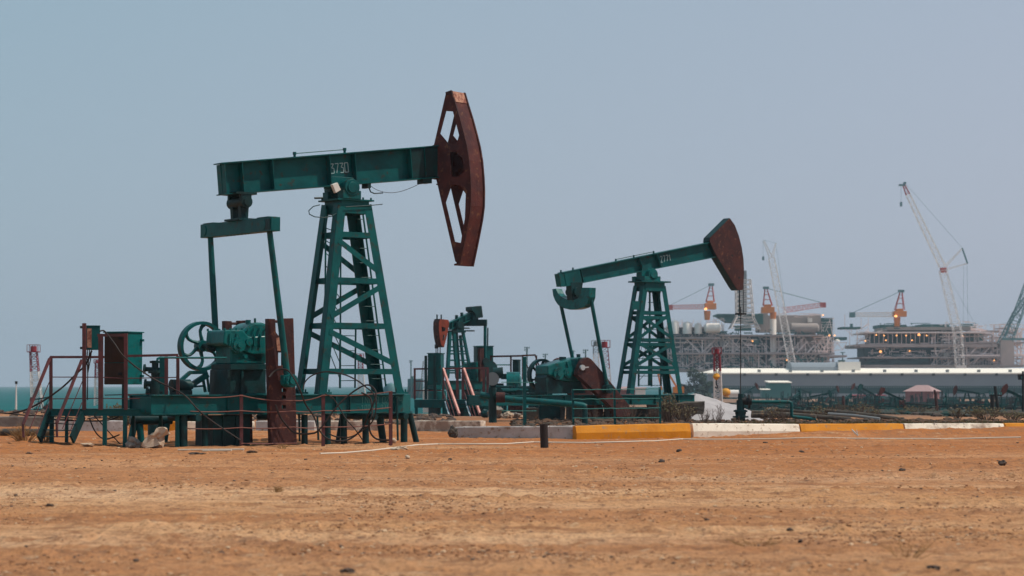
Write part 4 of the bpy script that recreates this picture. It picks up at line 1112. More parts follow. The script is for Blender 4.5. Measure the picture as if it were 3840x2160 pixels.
LT, LB = 1072, 1476
tt2 = lambda y: (y - LT) / (LB - LT)
yy = lambda y: 800 + y / 1.811
P = tower_legs(J, F, (g(672, 493), g(578, 1225)), (g(793, 493), g(908, 1225)), .50, .36,
    [tt2(yy(t_)) for t_ in (675, 708, 860, 890, 1047, 1079)],
    [(-1, tt2(yy(700)), 1, tt2(yy(845))), (1, tt2(yy(690)), -1, tt2(yy(850))), (-1, tt2(yy(880)), 1, tt2(yy(1035))), (1, tt2(yy(885)), -1, tt2(yy(1035)))], .24)
pz = L(*g(700, 462), .5).z; tl = P(-1, 1, 0); tr = P(1, 1, 0)
mb = MB(); mb.box((tl.x - .32, -.5, pz - .03), (tr.x + .32, .5, pz + .03))
for near in (-1, 1): mb.box((tl.x - .05, near * .38 - .01, pz - .42), (tr.x + .05, near * .38 + .01, pz - .03))
for x in (tl.x - .05, tr.x + .05): mb.box((x - .01, -.37, pz - .42), (x + .01, .37, pz - .03))
mb.build('top_plate', 'teal', J)
mb = MB(); q0 = L(*g(585, 595), .45); q1 = L(*g(635, 655), .45); mb.box((q0.x, -.42, q1.z), (q1.x, -.38, q0.z)); mb.build('notice_plate', 'teal', J)
bc = L(*g(722, 415), .42); mb = MB()
mb.cyl((bc.x, -.46, bc.z), (bc.x, -.2, bc.z), .25, n=24); mb.cyl((bc.x, .2, bc.z), (bc.x, .46, bc.z), .25, n=24); mb.cyl((bc.x, -.5, bc.z), (bc.x, -.46, bc.z), .17, n=18)
for v in (-.46, .2): mb.box((bc.x - .5, v, pz + .03), (bc.x + .4, v + .26, bc.z - .08))
mb.box((bc.x - .45, -.2, pz + .1), (bc.x + .3, .2, bc.z + .3)); mb.build('centre_bearing', 'teal_gear', J, smooth=True)
# beam
wv = .19; TL, TR, BR, BL = g(108, 404), g(1112, 198), g(1150, 296), g(124, 495)
def bq(x, f, v=wv):
    u = (x - 108) / (1112 - 108); a = (TL[0] + (TR[0] - TL[0]) * u, TL[1] + (TR[1] - TL[1]) * u); b = (BL[0] + (BR[0] - BL[0]) * u, BL[1] + (BR[1] - BL[1]) * u)
    return L(b[0] + (a[0] - b[0]) * f, b[1] + (a[1] - b[1]) * f, v)
pts = [L(*p, wv) for p in (TL, TR, BR, BL)]; mb = MB(); mb.prism([Vector((p.x, -.012, p.z)) for p in pts], (0, .024, 0))
for i, j in ((0, 1), (3, 2)): mb.bar((pts[i].x, 0, pts[i].z), (pts[j].x, 0, pts[j].z), 2 * wv, .035)
for x in (120, 235, 632, 750):
    a, b = bq(x, 0), bq(x, 1)
    for sg in (-1, 1): mb.bar((a.x, sg * (wv + .012) / 2, a.z + .02), (b.x, sg * (wv + .012) / 2, b.z - .02), wv - .015, .018, (1, 0, 0))
bo = mb.build('walking_beam', 'teal', J)
mb = MB(); a = [bq(85, .02), bq(225, .02), bq(225, .98), bq(85, .98)]; mb.prism([Vector((p.x, -wv + .02, p.z)) for p in a], (0, 2 * wv - .04, 0)); mb.build('tail_box', 'teal', bo)
mb = MB()
for x in (105, 187, 478, 600, 735): q = bq(x, 1); mb.cyl((q.x, -.1, q.z), (q.x, -.1, q.z + .13), .04, n=6)
a, b = bq(478, 1), bq(735, 1); mb.cyl((a.x, -.1, a.z + .1), (b.x, -.1, b.z + .1), .02, n=6); mb.build('adjusting_rod', 'teal', bo)
lb = MB(); p0 = L(*g(776, 334), .03); p1 = L(*g(838, 321), .03); ex = Vector((p1.x - p0.x, 0, p1.z - p0.z)).normalized(); ez = Vector((-ex.z, 0, ex.x))
lettering(lb, '2771', (p0.x, -.03, p0.z), ex, ez, .27, .165, .03, wx=.42); lb.build('lettering', 'letter', bo)
# head
hn = [(1245, 33), (1277, 78), (1305, 150), (1325, 230), (1337, 310), (1341, 400), (1337, 490), (1330, 521), (1300, 522), (1283, 500), (1190, 345), (1140, 262), (1108, 190), (1112, 165)]
hv = .24; mb = MB()
P_ = [L(*g(*p), hv) for p in hn]; mb.prism([Vector((p.x, -hv, p.z)) for p in P_], (0, .03, 0)); hd = mb.build('horse_head', 'rust_brown', J)
mb = MB(); mb.prism([Vector((p.x, hv - .03, p.z)) for p in P_], (0, .03, 0)); mb.build('side_plate', 'teal_dark', hd)
for seg, mt in (((0, 1, 2, 3, 4, 5, 6, 7), 'teal_dark'), ((8, 9, 10, 11, 12, 13, 0), 'teal_dark')):
    mb = MB()
    for i, j in zip(seg, seg[1:]):
        mb.bar((P_[i].x, 0, P_[i].z), (P_[j].x, 0, P_[j].z), 2 * hv - .07, .02, (1, 0, 0))
    mb.build('edge_plate', mt, hd)
mb = MB()
for x, y in ((1260, 287), (1308, 437)): q = L(*g(x, y), hv); mb.cyl((q.x, -hv - .006, q.z), (q.x, -hv - .001, q.z), .055, n=14)
build_split(mb, 'plate_hole', 'black', hd)
# yoke and tail bearing
Y0 = [(60, 515), (95, 620), (180, 655), (268, 640), (307, 560)]
ex_, ez0 = L(*g(183, 560), 0).x, 0
def Ly(x, y):
    v = (g(x, y)[0] - g(183, 0)[0]) / (84 * .574 * 1.02)
    q = L(*g(x, y), v); return Vector((ex_, -v, q.z)), v
out = [(62, 515), (68, 560), (82, 595), (100, 622), (135, 644), (180, 655), (225, 652), (265, 640), (290, 615), (304, 570), (306, 505), (255, 505), (250, 545), (235, 575), (210, 588), (160, 585), (125, 570), (100, 545), (85, 512)]
mb = MB(); yo = [Ly(x, y)[0] for x, y in out]; mb.prism([p - Vector((.17, 0, 0)) for p in yo], (.34, 0, 0)); mb.build('equalizer_yoke', 'teal_gear', J, bevel=.01)
mb = MB(); a = bq(180, 0, 0); k = Ly(183, 590)[0]
mb.prism([(ex_ - .28, -.2, a.z + .05), (ex_ + .36, -.2, a.z + .08), (ex_ + .22, -.2, k.z), (ex_ - .2, -.2, k.z)], (0, .4, 0)); mb.cyl((ex_, -.34, (a.z + k.z) / 2), (ex_, .34, (a.z + k.z) / 2), .2, n=18)
mb.build('tail_bearing', 'teal_dark', J, smooth=True)
a0, v0 = Ly(100, 622); b0 = L(*g(176, 985), v0); a1, v1 = Ly(293, 570); b1 = L(*g(412, 1180), v1)
mb = MB(); mb.tube([a0, b0], .08, 12); mb.build('pitman_arm', 'teal', J, smooth=True)
mb = MB(); mb.tube([a1, b1], .085, 12); mb.build('pitman_arm', 'teal', J, smooth=True)
# cranks
cp = [(1105, 325), (1150, 350), (1275, 490), (1665, 975), (1690, 1090), (1660, 1128), (1500, 1138), (1440, 1030), (900, 565), (930, 490), (1000, 505), (1040, 345)]
cp = [(1105, 325), (1150, 350), (1275, 490), (1665, 975), (1690, 1090), (1660, 1128), (1500, 1138), (1410, 985), (965, 570), (980, 500), (1020, 400), (1060, 345)]
for va in (1.15, -.8):
    mb = MB(); Q = [L(*h2(*p), 1.15) for p in cp]; mb.prism([Vector((p.x, -va, p.z)) for p in Q], (0, .32, 0)); co = mb.build('crank', 'rust_brown', J, bevel=.015)
    if va > 0:
        mb = MB()
        for x, y in ((1135, 715), (1420, 850), (1505, 945)): q = L(*h2(x, y), va); mb.cyl((q.x, -va - .01, q.z), (q.x, -va - .002, q.z), .05, n=10)
        build_split(mb, 'pin_hole', 'black', co)
q = L(*h2(1365, 755), 1.3); mb = MB(); mb.cyl((q.x, -1.5, q.z), (q.x, -1.16, q.z), .2, n=12); mb.cyl((q.x, -1.56, q.z), (q.x, -1.5, q.z), .1, n=12); mb.build('wrist_pin', 'teal_dark', J, smooth=True)
q = L(*h2(1050, 465), 1.3); mb = MB(); mb.cyl((q.x, -1.24, q.z), (q.x, -1.14, q.z), .12, n=12); mb.bar((q.x - .05, -1.22, q.z), (q.x + .3, -1.22, q.z + .02), .05, .05); mb.build('crank_shaft_end', 'silver', J, smooth=True)
# gearbox
gv = .62; mb = MB()
prism_v(mb, F, [h2(*p) for p in ((560, 440), (700, 395), (860, 355), (1010, 325), (1100, 335), (1275, 495), (1240, 520), (1000, 640), (930, 660), (760, 650), (560, 560))], gv, -gv + .3)
gb = mb.build('gearbox', 'teal_gear', J, bevel=.05)
mb = MB(); prism_v(mb, F, [h2(*p) for p in ((560, 560), (760, 650), (930, 660), (1000, 640), (1080, 815), (540, 820), (530, 600))], gv - .06, -gv + .35); mb.build('gearbox_pedestal', 'teal_dark', J, bevel=.02)
mb = MB(); c = L(*h2(820, 540), gv); mb.cyl((c.x, -gv - .1, c.z), (c.x, -gv, c.z), .21, n=20); mb.cyl((c.x, -gv - .13, c.z), (c.x, -gv - .1, c.z), .13, n=20); mb.build('shaft_cover', 'teal_gear', gb, smooth=True)
mb = MB(); c = L(*h2(690, 550), gv); mb.cyl((c.x, -gv - .12, c.z), (c.x, -gv, c.z), .26, n=20); mb.cyl((c.x, -gv - .2, c.z), (c.x, -gv - .12, c.z), .12, n=20); mb.build('shaft_cover', 'teal_gear', gb, smooth=True)
mb = MB()
for x, y in ((985, 330), (815, 385)): a = L(*h2(x, y), gv); b = L(*h2(x + 22, y + 100), gv); mb.bar(a + Vector((0, -.03, 0)), b + Vector((0, -.03, 0)), .06, .05)
build_split(mb, 'rib', 'teal_gear', gb)
mb = MB()
for x, y, r in ((760, 335, .16), (975, 298, .09)): a = L(*h2(x, y), 0); mb.cyl(a - Vector((0, 0, .12)), a + Vector((0, 0, .05)), r, n=10)
build_split(mb, 'vent_cap', 'teal_dark', gb, smooth=True)
fc = L(*h2(476, 565), -.75)
spoked_wheel(J, fc, .70, .10, -.65, -.87, 6, .3, .2, 'teal_dark', sw=.055, hub=.15)
mb = MB(); mb.cyl((fc.x, .9, fc.z), (fc.x, .2, fc.z), .08, n=12); mb.build('drive_shaft', 'teal_dark', J, smooth=True)
# bridle ropes and carrier bar
tip = L(*g(1318, 520), 0); car = L(*g(1318, 680), 0); endp = L(2777, 1478, 0)
mb = MB(); mb.cyl((tip.x - .06, 0, tip.z + .2), (car.x - .06, 0, car.z), .018, n=5); mb.cyl((tip.x + .07, -.1, tip.z + .2), (car.x + .07, -.1, car.z), .018, n=5); mb.cyl((tip.x, .1, tip.z + .2), (car.x, .1, car.z), .018, n=5)
build_split(mb, 'bridle_rope', 'black', J)
mb = MB(); mb.box((car.x - .2, -.16, car.z - .06), (car.x + .2, .16, car.z + .02)); mb.build('carrier_bar', 'black', J)
mb = MB(); mb.cyl((car.x, 0, car.z + .3), (endp.x, 0, endp.z), .022, n=6); mb.build('polished_rod', 'cable', J)
ladder(J, L(*g(700, 510), .0), L(*g(690, 1172), .0), L(*g(622, 1000), .0), L(*g(622, 1172), .0), 3)
mb = MB()
for x, ya, yb in ((700, 500, 1172), (625, 1050, 1175), (712, 900, 1175), (776, 1050, 1172), (766, 500, 700)):
    a = L(*g(x, ya), 0); b = L(*g(x, yb), 0); mb.bar(a, b, .06, .06, (0, 1, 0))
for y in (536, 605, 715, 790, 985, 1105, 1168):
    a = L(*g(628 if y > 900 else 690, y), 0); b = L(*g(775, y), 0); mb.bar(a, b, .03, .03)
mb.build('ladder', 'teal', J)
# pipe-and-concrete footings
for i, (xa, xb, ya, yb, m_, lab) in enumerate(((2431, 2640, 1510, 1592, 'concrete_dark', 'stained concrete block under the right end of the skid with twigs growing over it'), (2268, 2284, 1510, 1592, 'concrete_dark', 'narrow concrete pier directly right of the rightmost pipe trestle leg'),
        (2100, 2118, 1512, 1592, 'concrete_dark', 'narrow concrete pier behind the left teal fence post of the jack'), (2022, 2048, 1512, 1592, 'teal_dark', 'dark teal pier below the flywheel of the jack with a solid head'), (2030, 2100, 1520, 1592, 'teal_dark', 'teal sheet panel closing the gap under the gearbox skid'), (2125, 2262, 1524, 1592, 'concrete_dark', 'low stained wall between the two narrow concrete piers'), (2290, 2428, 1527, 1592, 'concrete_dark', 'low stained wall between the crank tip and the large block'), (1965, 2020, 1530, 1592, 'concrete_dark', 'rough dark block below the left part of the motor skid'))):
    D = 99.5 if i == 0 else 101
    a = at(xa, yb, D); b = at(xb, ya, D); o0 = Vector((a.x, D, 0)); mb = MB(); w_ = b.x - a.x
    bm = bmesh.new(); bmesh.ops.create_cube(bm, size=1)
    bmesh.ops.subdivide_edges(bm, edges=bm.edges[:], cuts=5, use_grid_fill=True)
    zb_ = -.3
    for v in bm.verts:
        c_ = v.co.copy(); v.co = Vector(((c_.x + .5) * w_, (c_.y + .5) * 1.4, zb_ + (c_.z + .5) * (b.z - zb_)))
        nz = noise.fractal(v.co * 1.7 + Vector((i * 5, 0, 0)), 1, 2, 3) * (.10 if i < 3 else .01); v.co += Vector((nz, nz, nz * (1.1 if c_.z > .4 else 0)))
    me = bpy.data.meshes.new('footing'); bm.to_mesh(me); bm.free(); me.materials.append(M[m_]); o = bpy.data.objects.new('footing_block', me); C.objects.link(o); o.location = o0
    tag(o, lab, 'footing block', 'footings under the second jack')

# green post-and-wire fence in front of it
FG = Frame(2200, 86, 4)
fo = thing('wire_fence', 'teal post and wire fence in front of the jack with the solid head', 'fence', FG)
PX = [(1966, 1338, 1588, .13), (2148, 1459, 1590, .085), (2304, 1459, 1590, .085), (2474, 1452, 1588, .085)]
for px, ya, yb, w_ in PX:
    a = FG.L(px, ya); b = FG.L(px + 2, yb); b.z = -.1; mb = MB(); mb.bar(a, b, w_, w_, (0, 1, 0)); mb.build('post', 'teal', fo)
for ya, yb in ((1462, 1458), (1497, 1494), (1533, 1530), (1568, 1566)):
    mb = MB(); pts = []
    for i in range(19):
        u = i / 18; p = FG.L(2148 + u * 326, ya + (yb - ya) * u); p.y = -.06; p.z += .03 * noise.noise(Vector((i * .7, ya, 0))); pts.append(p)
    mb.tube(pts, .017, 5); mb.build('wire', 'tealwire', fo)
for ya in (1433, 1540):
    mb = MB(); mb.tube([FG.L(1880, ya, .06), FG.L(1966, ya + 1, .06), FG.L(2012, ya + 1, .06)], .014, 5); mb.build('wire', 'tealwire', fo)
# fat teal pipe on trestle
FPi = Frame(2050, 90, 0)
pp = thing('flow_pipe', 'thick teal pipe sloping to the right on trestle legs below the gearbox', 'pipe', FPi)
mb = MB(); mb.tube([FPi.L(1800, 1480), FPi.L(1895, 1496), FPi.L(2000, 1504), FPi.L(2150, 1516), FPi.L(2185, 1521), FPi.L(2198, 1527)], .13, 14); mb.build('pipe', 'teal', pp, smooth=True)
mb = MB(); mb.tube([FPi.L(2190, 1522), FPi.L(2193, 1540), FPi.L(2193, 1592)], .12, 12); mb.build('leg', 'teal_dark', pp, smooth=True)
mb = MB(); a = FPi.L(1846, 1453); b = FPi.L(1848, 1585); mb.tube([a, b], .16, 12); mb.build('leg', 'teal_dark', pp, smooth=True)
mb = MB(); a = FPi.L(1877, 1490, .1); mb.cyl((a.x - .18, -.2, a.z), (a.x + .18, -.2, a.z), .22, n=10); mb.build('flange', 'rust_brown', pp, smooth=True)

# wellhead under the head of jack 2771
FW = Frame(2777, 96, 0); LW = FW.L
wh = thing('wellhead', 'dark wellhead standing under the solid brown horse head', 'wellhead', FW)
mb = MB()
for y0_, y1_, r in ((1476, 1500, .11), (1500, 1540, .17), (1538, 1545, .30), (1545, 1562, .22), (1560, 1566, .34)): mb.cyl(LW(2777, y0_), LW(2777, y1_), r, n=14)
mb.cyl(LW(2777, 1560), (0, 0, -.1), .2, n=12); mb.build('stack', 'teal_dark', wh, smooth=True)
mb = MB(); mb.cyl(LW(2782, 1504), LW(2818, 1506), .16, n=10); mb.lathe(LW(2806, 1505), (1, 0, 0), [(0, 0), (0, .3), (.06, .3), (.06, 0)], 12); mb.build('valve', 'black', wh, smooth=True)
mb = MB(); mb.cyl(LW(2757, 1544), LW(2797, 1544), .10, n=10); mb.build('valve', 'teal_dark', wh, smooth=True)
mb = MB(); mb.tube([LW(2815, 1507), LW(2960, 1507), LW(2967, 1511), LW(2968, 1520), LW(2968, 1556), LW(2972, 1562), LW(2984, 1564), LW(3060, 1572)], .075, 10); mb.build('flow_line', 'teal', wh, smooth=True)
# grey gravel heap behind it
bm = bmesh.new(); NX, NY = 60, 16; D = 104.0; vs = []
prof = [(2575, 1478), (2600, 1476), (2625, 1480), (2660, 1490), (2700, 1503), (2740, 1514), (2765, 1521), (2800, 1535), (2850, 1558), (2900, 1580)]
def py_(px):
    for (a, ya), (b, yb) in zip(prof, prof[1:]):
        if px <= b: return ya + (yb - ya) * max(0, (px - a)) / (b - a)
    return prof[-1][1]
o0 = at(2575, 1580, D); o0.z = 0
for i in range(NX + 1):
    px = 2560 + 340 * i / NX; top = at(px, py_(px), D)
    for j in range(NY + 1):
        s_ = -1 + 2 * j / NY; zz = max(-.2, top.z * (1 - abs(s_) ** 1.5 * 1.05)) if j not in (0, NY) else -.3
        n_ = noise.fractal(Vector((px * .02, s_ * 2, 0)), 1, 2, 4) * .05
        vs.append(bm.verts.new((top.x - o0.x, s_ * 5.5, zz + n_)))
for i in range(NX):
    for j in range(NY): k = i * (NY + 1) + j; bm.faces.new((vs[k], vs[k + 1], vs[k + NY + 2], vs[k + NY + 1]))
bmesh.ops.recalc_face_normals(bm, faces=bm.faces[:]); me = bpy.data.meshes.new('gravel_heap'); bm.to_mesh(me); bm.free(); me.materials.append(M['sandpile'])
for p in me.polygons: p.use_smooth = True
o = bpy.data.objects.new('gravel_heap', me); C.objects.link(o); o.location = o0; tag(o, 'pale grey gravel heap sloping down behind the wellhead', 'gravel heap')
# dark pipes lying on the ground
for i, (a, b, D, r, lab) in enumerate((((2818, 1546), (3190, 1572), 98, .09, 'upper dark pipe lying right of the gravel heap'), ((2818, 1558), (3060, 1562), 97, .11, 'thick dark pipe end lying right of the wellhead'), ((2905, 1536), (3150, 1560), 102, .07, 'thin dark pipe lying farther back behind the bent teal line'),
        ((3095, 1541), (3390, 1573), 100, .09, 'long dark pipe slanting down toward the worn white kerb'), ((3105, 1552), (3300, 1571), 99, .07, 'thin dark pipe under the long slanting one'))):
    p, q = at(*a, D), at(*b, D - 1.0); mb = MB(); mb.tube([Vector((0, 0, 0)), (q - p) * .5 + Vector((0, 0, .03)), q - p], r, 8); o = mb.build('pipe', 'concrete_dark' if i != 4 else 'steel', smooth=True); o.location = p; tag(o, lab, 'pipe', 'dark pipes on the ground')
# ------------------------------------------------------------------ smaller pump jack in the middle, facing left
F = Frame(1725, 125, 35); L = F.L
k = lambda x, y: (1450 + x / 2.415, 1100 + y / 2.415)
J = thing('pump_jack', 'small teal pump jack in the middle, facing left with orange-red head and box counterweight', 'pump jack', F, 'oil pump jacks')
def K(x, y, v=0.0): return L(*k(x, y), v)
mb = MB(); a = K(430, 790, .4); b = K(930, 780, .4)
hs = .5
for v in (.4, -.4): mb.ibeam((a.x, -v, a.z - hs / 2), (b.x, -v, a.z - hs / 2), .18, hs, .03, .03)
for i in range(5): x = a.x + (b.x - a.x) * i / 4; mb.box((x - .05, -.38, a.z - hs + .04), (x + .05, .38, a.z - .04))
mb.build('skid', 'teal', J)
for x in (470, 640, 780, 890):
    mb = MB(); p = K(x, 830, .4); mb.box((p.x - .12, -.45, -.2), (p.x + .12, .45, a.z - hs)); mb.build('footing', 'teal_dark', J)
# tower: ladder-like front pair and a rear stay
for (x0_, y0_), (x1_, y1_), v0, v1, w_ in (((572, 350), (548, 770), .22, .4, .17), ((608, 350), (640, 770), .22, .4, .17), ((690, 350), (772, 775), .22, .4, .14), ((625, 350), (655, 775), -.2, -.35, .18), ((665, 380), (700, 700), -.2, -.35, .13)):
    mb = MB(); mb.bar(K(x0_, y0_, v0), K(x1_, y1_, v1), w_, w_, (0, 1, 0)); mb.build('leg', 'teal', J)
mb = MB()
for y in (420, 485, 520, 548, 606, 665, 700, 720):
    u = (y - 350) / 420; mb.bar(K(572 - 24 * u, y, .25 + .15 * u), K(608 + 32 * u, y, .25 + .15 * u), .08, .09)
build_split(mb, 'cross_beam', 'teal', J)
mb = MB()
for y in (420, 480, 525, 548, 606, 660, 720):
    u = (y - 350) / 420; mb.bar(K(640 + 20 * u, y, .25 + .15 * u), K(692 + 80 * u, y, .25 + .15 * u), .07, .07)
build_split(mb, 'cross_beam', 'teal', J)
mb = MB(); p = K(640, 335, .3); mb.box((K(565, 335).x, -.35, p.z - .12), (K(685, 335).x, .35, p.z)); mb.build('top_plate', 'teal_dark', J)
mb = MB(); q = K(730, 338); mb.lathe((q.x, 0, q.z - .04), (0, 0, 1), [(0, 0), (0, .42), (.06, .42), (.06, 0)], 18); q = K(705, 314); mb.lathe((q.x, 0, q.z - .04), (0, 0, 1), [(0, 0), (0, .3), (.06, .3), (.06, 0)], 18)
build_split(mb, 'rope_pulley', 'teal_dark', J)
mb = MB(); q = K(645, 270, 0); mb.cyl((q.x, -.3, q.z - .1), (q.x, .3, q.z - .1), .2, n=14); mb.box((q.x - .25, -.26, p.z), (q.x + .25, .26, q.z)); mb.build('centre_bearing', 'teal_dark', J, smooth=True)
# beam
A0, A1 = K(560, 300, 0), K(800, 185, 0)
mb = MB(); mb.ibeam(A0, A1, .3, .42, .04, .05); 
for u in (.1, .35, .6, .85): c_ = lerp(A0, A1, u); mb.box((c_.x - .02, -.14, c_.z - .18), (c_.x + .02, .14, c_.z + .18))
bo = mb.build('walking_beam', 'teal_gear', J)
mb = MB()
for u in (.3, .5, .8): c_ = lerp(A0, A1, u); mb.cyl((c_.x, 0, c_.z + .2), (c_.x, 0, c_.z + .42), .09, n=8)
build_split(mb, 'lug', 'teal_dark', bo)
mb = MB(); prism_v(mb, F, [k(*p) for p in ((768, 122), (862, 112), (875, 218), (808, 226), (800, 180), (768, 155))], .3, -.3); mb.build('counterweight_box', 'teal_dark', J, bevel=.02)
mb = MB(); q = K(783, 228); mb.cyl((q.x, -.25, q.z), (q.x, .25, q.z), .19, n=14); mb.build('tail_bearing', 'teal_dark', J, smooth=True)
# equalizer, pitman
q0, q1 = K(690, 268, -.3), K(905, 266, .9)
mb = MB(); mb.bar(q0, q1, .2, .36); mb.build('equalizer_bar', 'teal_dark', J)
mb = MB(); mb.tube([K(892, 275, .8), K(890, 640, .8)], .09, 10); mb.build('pitman_arm', 'teal', J, smooth=True)
mb = MB(); q = K(885, 620, .8); mb.cyl((q.x, -1.0, q.z), (q.x, -.7, q.z), .22, n=12); mb.build('wrist_pin', 'teal_dark', J, smooth=True)
# head
ho = [(486, 232), (560, 240), (566, 270), (548, 380), (520, 487), (497, 470), (482, 400), (474, 320), (476, 260)]
hh = [[(497, 300), (535, 312), (532, 342), (500, 346)], [(512, 375), (530, 380), (515, 428), (506, 425)]]
hv = .3
P_ = [K(*p, hv) for p in ho]; H_ = [[K(*p, hv) for p in h] for h in hh]
hd = None
for v in (hv, -hv + .03):
    mb = MB(); mb.prism([Vector((p.x, -v, p.z)) for p in P_], (0, .03, 0), [[Vector((p.x, -v, p.z)) for p in h] for h in H_])
    if hd is None: hd = mb.build('horse_head', 'orange_head', J)
    else: mb.build('side_plate', 'orange_head', hd)
mb = MB()
for i, j in ((0, 8), (8, 7), (7, 6), (6, 5), (5, 4)): mb.bar((P_[i].x, 0, P_[i].z), (P_[j].x, 0, P_[j].z), 2 * hv - .07, .03, (1, 0, 0))
mb.build('rolling_face', 'rust_brown', hd)
mb = MB(); cx = sum(p.x for p in P_) / 9; cz = sum(p.z for p in P_) / 9; mb.prism([Vector((cx + (p.x - cx) * .9, -.1, cz + (p.z - cz) * .9)) for p in P_], (0, .04, 0)); mb.build('hole_shade_sheet', 'black', hd)  # black sheet added between the plates so the head's holes look dark
mb = MB(); mb.bar((P_[0].x, 0, P_[0].z - .02), (P_[1].x, 0, P_[1].z - .02), 2 * hv - .07, .03)
mb.build('end_cap', 'rust_brown', hd)
mb = MB()
for x in (456, 494): q = K(x, 225, 0); mb.cyl((q.x, 0, q.z - .1), (q.x, 0, q.z + .2), .04, n=6)
build_split(mb, 'lug', 'teal_dark', hd)
mb = MB()
for x, ya in ((447, 380), (463, 470), (484, 470)): a_, b_ = K(x, ya, -.0), K(x, 560, -.0); mb.cyl(a_, b_, .028, n=5)
build_split(mb, 'bridle_rope', 'black', J)
mb = MB(); q = K(447, 480, 0); mb.cyl((q.x, 0, q.z - .12), (q.x, 0, q.z + .1), .08, n=8); mb.build('rope_clamp', 'black', J)
# gearbox, crank, motor
mb = MB(); prism_v(mb, F, [k(*p) for p in ((752, 640), (775, 622), (835, 622), (845, 660), (900, 680), (930, 760), (930, 800), (752, 800))], .4, -.4); mb.build('gearbox', 'teal_gear', J, bevel=.04)
mb = MB(); prism_v(mb, F, [k(*p) for p in ((842, 500), (880, 500), (885, 790), (848, 800))], .9, .7); mb.build('crank', 'rust_brown', J)
mb = MB(); q = K(940, 690, .5); mb.cyl((q.x, -.5, q.z), (q.x, .3, q.z), .5, n=16); mb.build('belt_guard', 'teal_dark', J, smooth=True)
# teal cabinet on the left platform and yard gear of this jack
FY = Frame(1700, 118, 0); LY = FY.L
def KY(x, y, v=0.0): return LY(*k(x, y), v)
FB = Frame(1632, 117.6, -12); cabn = thing('control_cabinet', 'teal cabinet at the left end of the small platform with pink stair rails', 'electrical cabinet', FB)
a, b = FB.L(*k(372, 548)), FB.L(*k(490, 830))
mb = MB(); mb.box((a.x, .0, b.z), (b.x, .7, a.z)); mb.box((a.x - .04, -.04, a.z), (b.x + .04, .74, a.z + .05)); mb.build('housing', 'teal', cabn, bevel=.01)
mb = MB(); q0, q1 = FB.L(*k(380, 560)), FB.L(*k(440, 820)); mb.box((q0.x, -.02, q1.z), (q1.x, -.004, q0.z)); mb.build('door', 'teal', cabn)
for x in (358, 440):
    mb = MB(); q0, q1 = FB.L(*k(x, 565)), FB.L(*k(x, 960)); mb.bar((q0.x, -.08, q0.z), (q1.x, -.08, q1.z), .13, .1, (0, 1, 0)); mb.build('post', 'teal_dark', cabn)
fp = thing('service_platform', 'small steel platform with two pink stair rails in the middle distance', 'platform', FY)
dz = KY(500, 968).z; xl, xr = KY(250, 970).x, KY(925, 970).x
mb = MB(); mb.box((xl, 0, dz - .4), (xr, .04, dz)); mb.box((xl, 0, dz), (xr, 1.4, dz + .03)); mb.box((xl, 1.36, dz - .3), (xr, 1.4, dz)); mb.build('deck', 'teal', fp)
for x in (268, 900):
    mb = MB(); q = KY(x, 1000); mb.bar((q.x, .1, dz - .3), (q.x, .1, -.15), .16, .14, (0, 1, 0)); mb.build('leg', 'teal', fp)
mb = MB(); mb.bar(KY(500, 1050, -.3), KY(500, 1060, -1.3), .1, .1)
mb = MB(); q0, q1 = KY(505, 1010, -.5), KY(850, 1155, -.5); q1.z = -.1; mb.box((q0.x, .5, q1.z), (q1.x, .55, dz - .3)); mb.build('skirt_panel', 'teal_dark', fp)
for x in (254, 512, 640, 690, 880, 915):
    mb = MB(); mb.bar(KY(x, 680, .05), KY(x, 960, .05), .11 if x in (254, 512) else .14, .1, (0, 1, 0)); mb.build('railing_post', 'rail', fp)
mb = MB(); mb.bar(KY(244, 685, .05), KY(925, 676, .05), .09, .09); mb.build('top_rail', 'rail', fp)
for y in (795, 880): mb = MB(); mb.tube([KY(254, y, .05), KY(512, y, .05)], .03, 5); mb.build('mid_rail', 'rail', fp)
for dx in (0, 188):
    mb = MB(); mb.bar(KY(510 + dx, 680, .2), KY(660 + dx, 1100, 1.8), .10, .12); mb.build('stair_handrail', 'pinkrail', fp)
    mb = MB(); mb.bar(KY(660 + dx, 1085, 1.8), KY(660 + dx, 1150, 1.8), .12, .1, (0, 1, 0)); mb.build('handrail_foot', 'rail', fp)
    mb = MB(); mb.prism([KY(520 + dx, 975, .5), KY(532 + dx, 975, .5), KY(590 + dx, 1155, 1.7), KY(577 + dx, 1155, 1.7)], (0, .06, 0)); mb.build('stringer', 'paleblue', fp)
    mb = MB(); mb.prism([KY(525 + dx, 980, .1), KY(570 + dx, 1150, .1), KY(500 + dx, 1150, .1)], (0, .1, 0)); mb.build('side_plate', 'teal', fp)
    for yo_ in (100, 220): mb = MB(); mb.tube([KY(515 + dx, 680 + yo_, .2), KY(645 + dx - yo_ * .2, 1145, 1.6)], .028, 5); mb.build('stair_rod', 'rail', fp)
for i in range(4):
    u = (i + .6) / 4.4; mb = MB(); mb.bar(lerp(KY(530, 980, .1), KY(585, 1150, 1.6), u), lerp(KY(715, 980, .1), KY(770, 1150, 1.6), u), .3, .05); mb.build('step', 'teal_dark', fp)
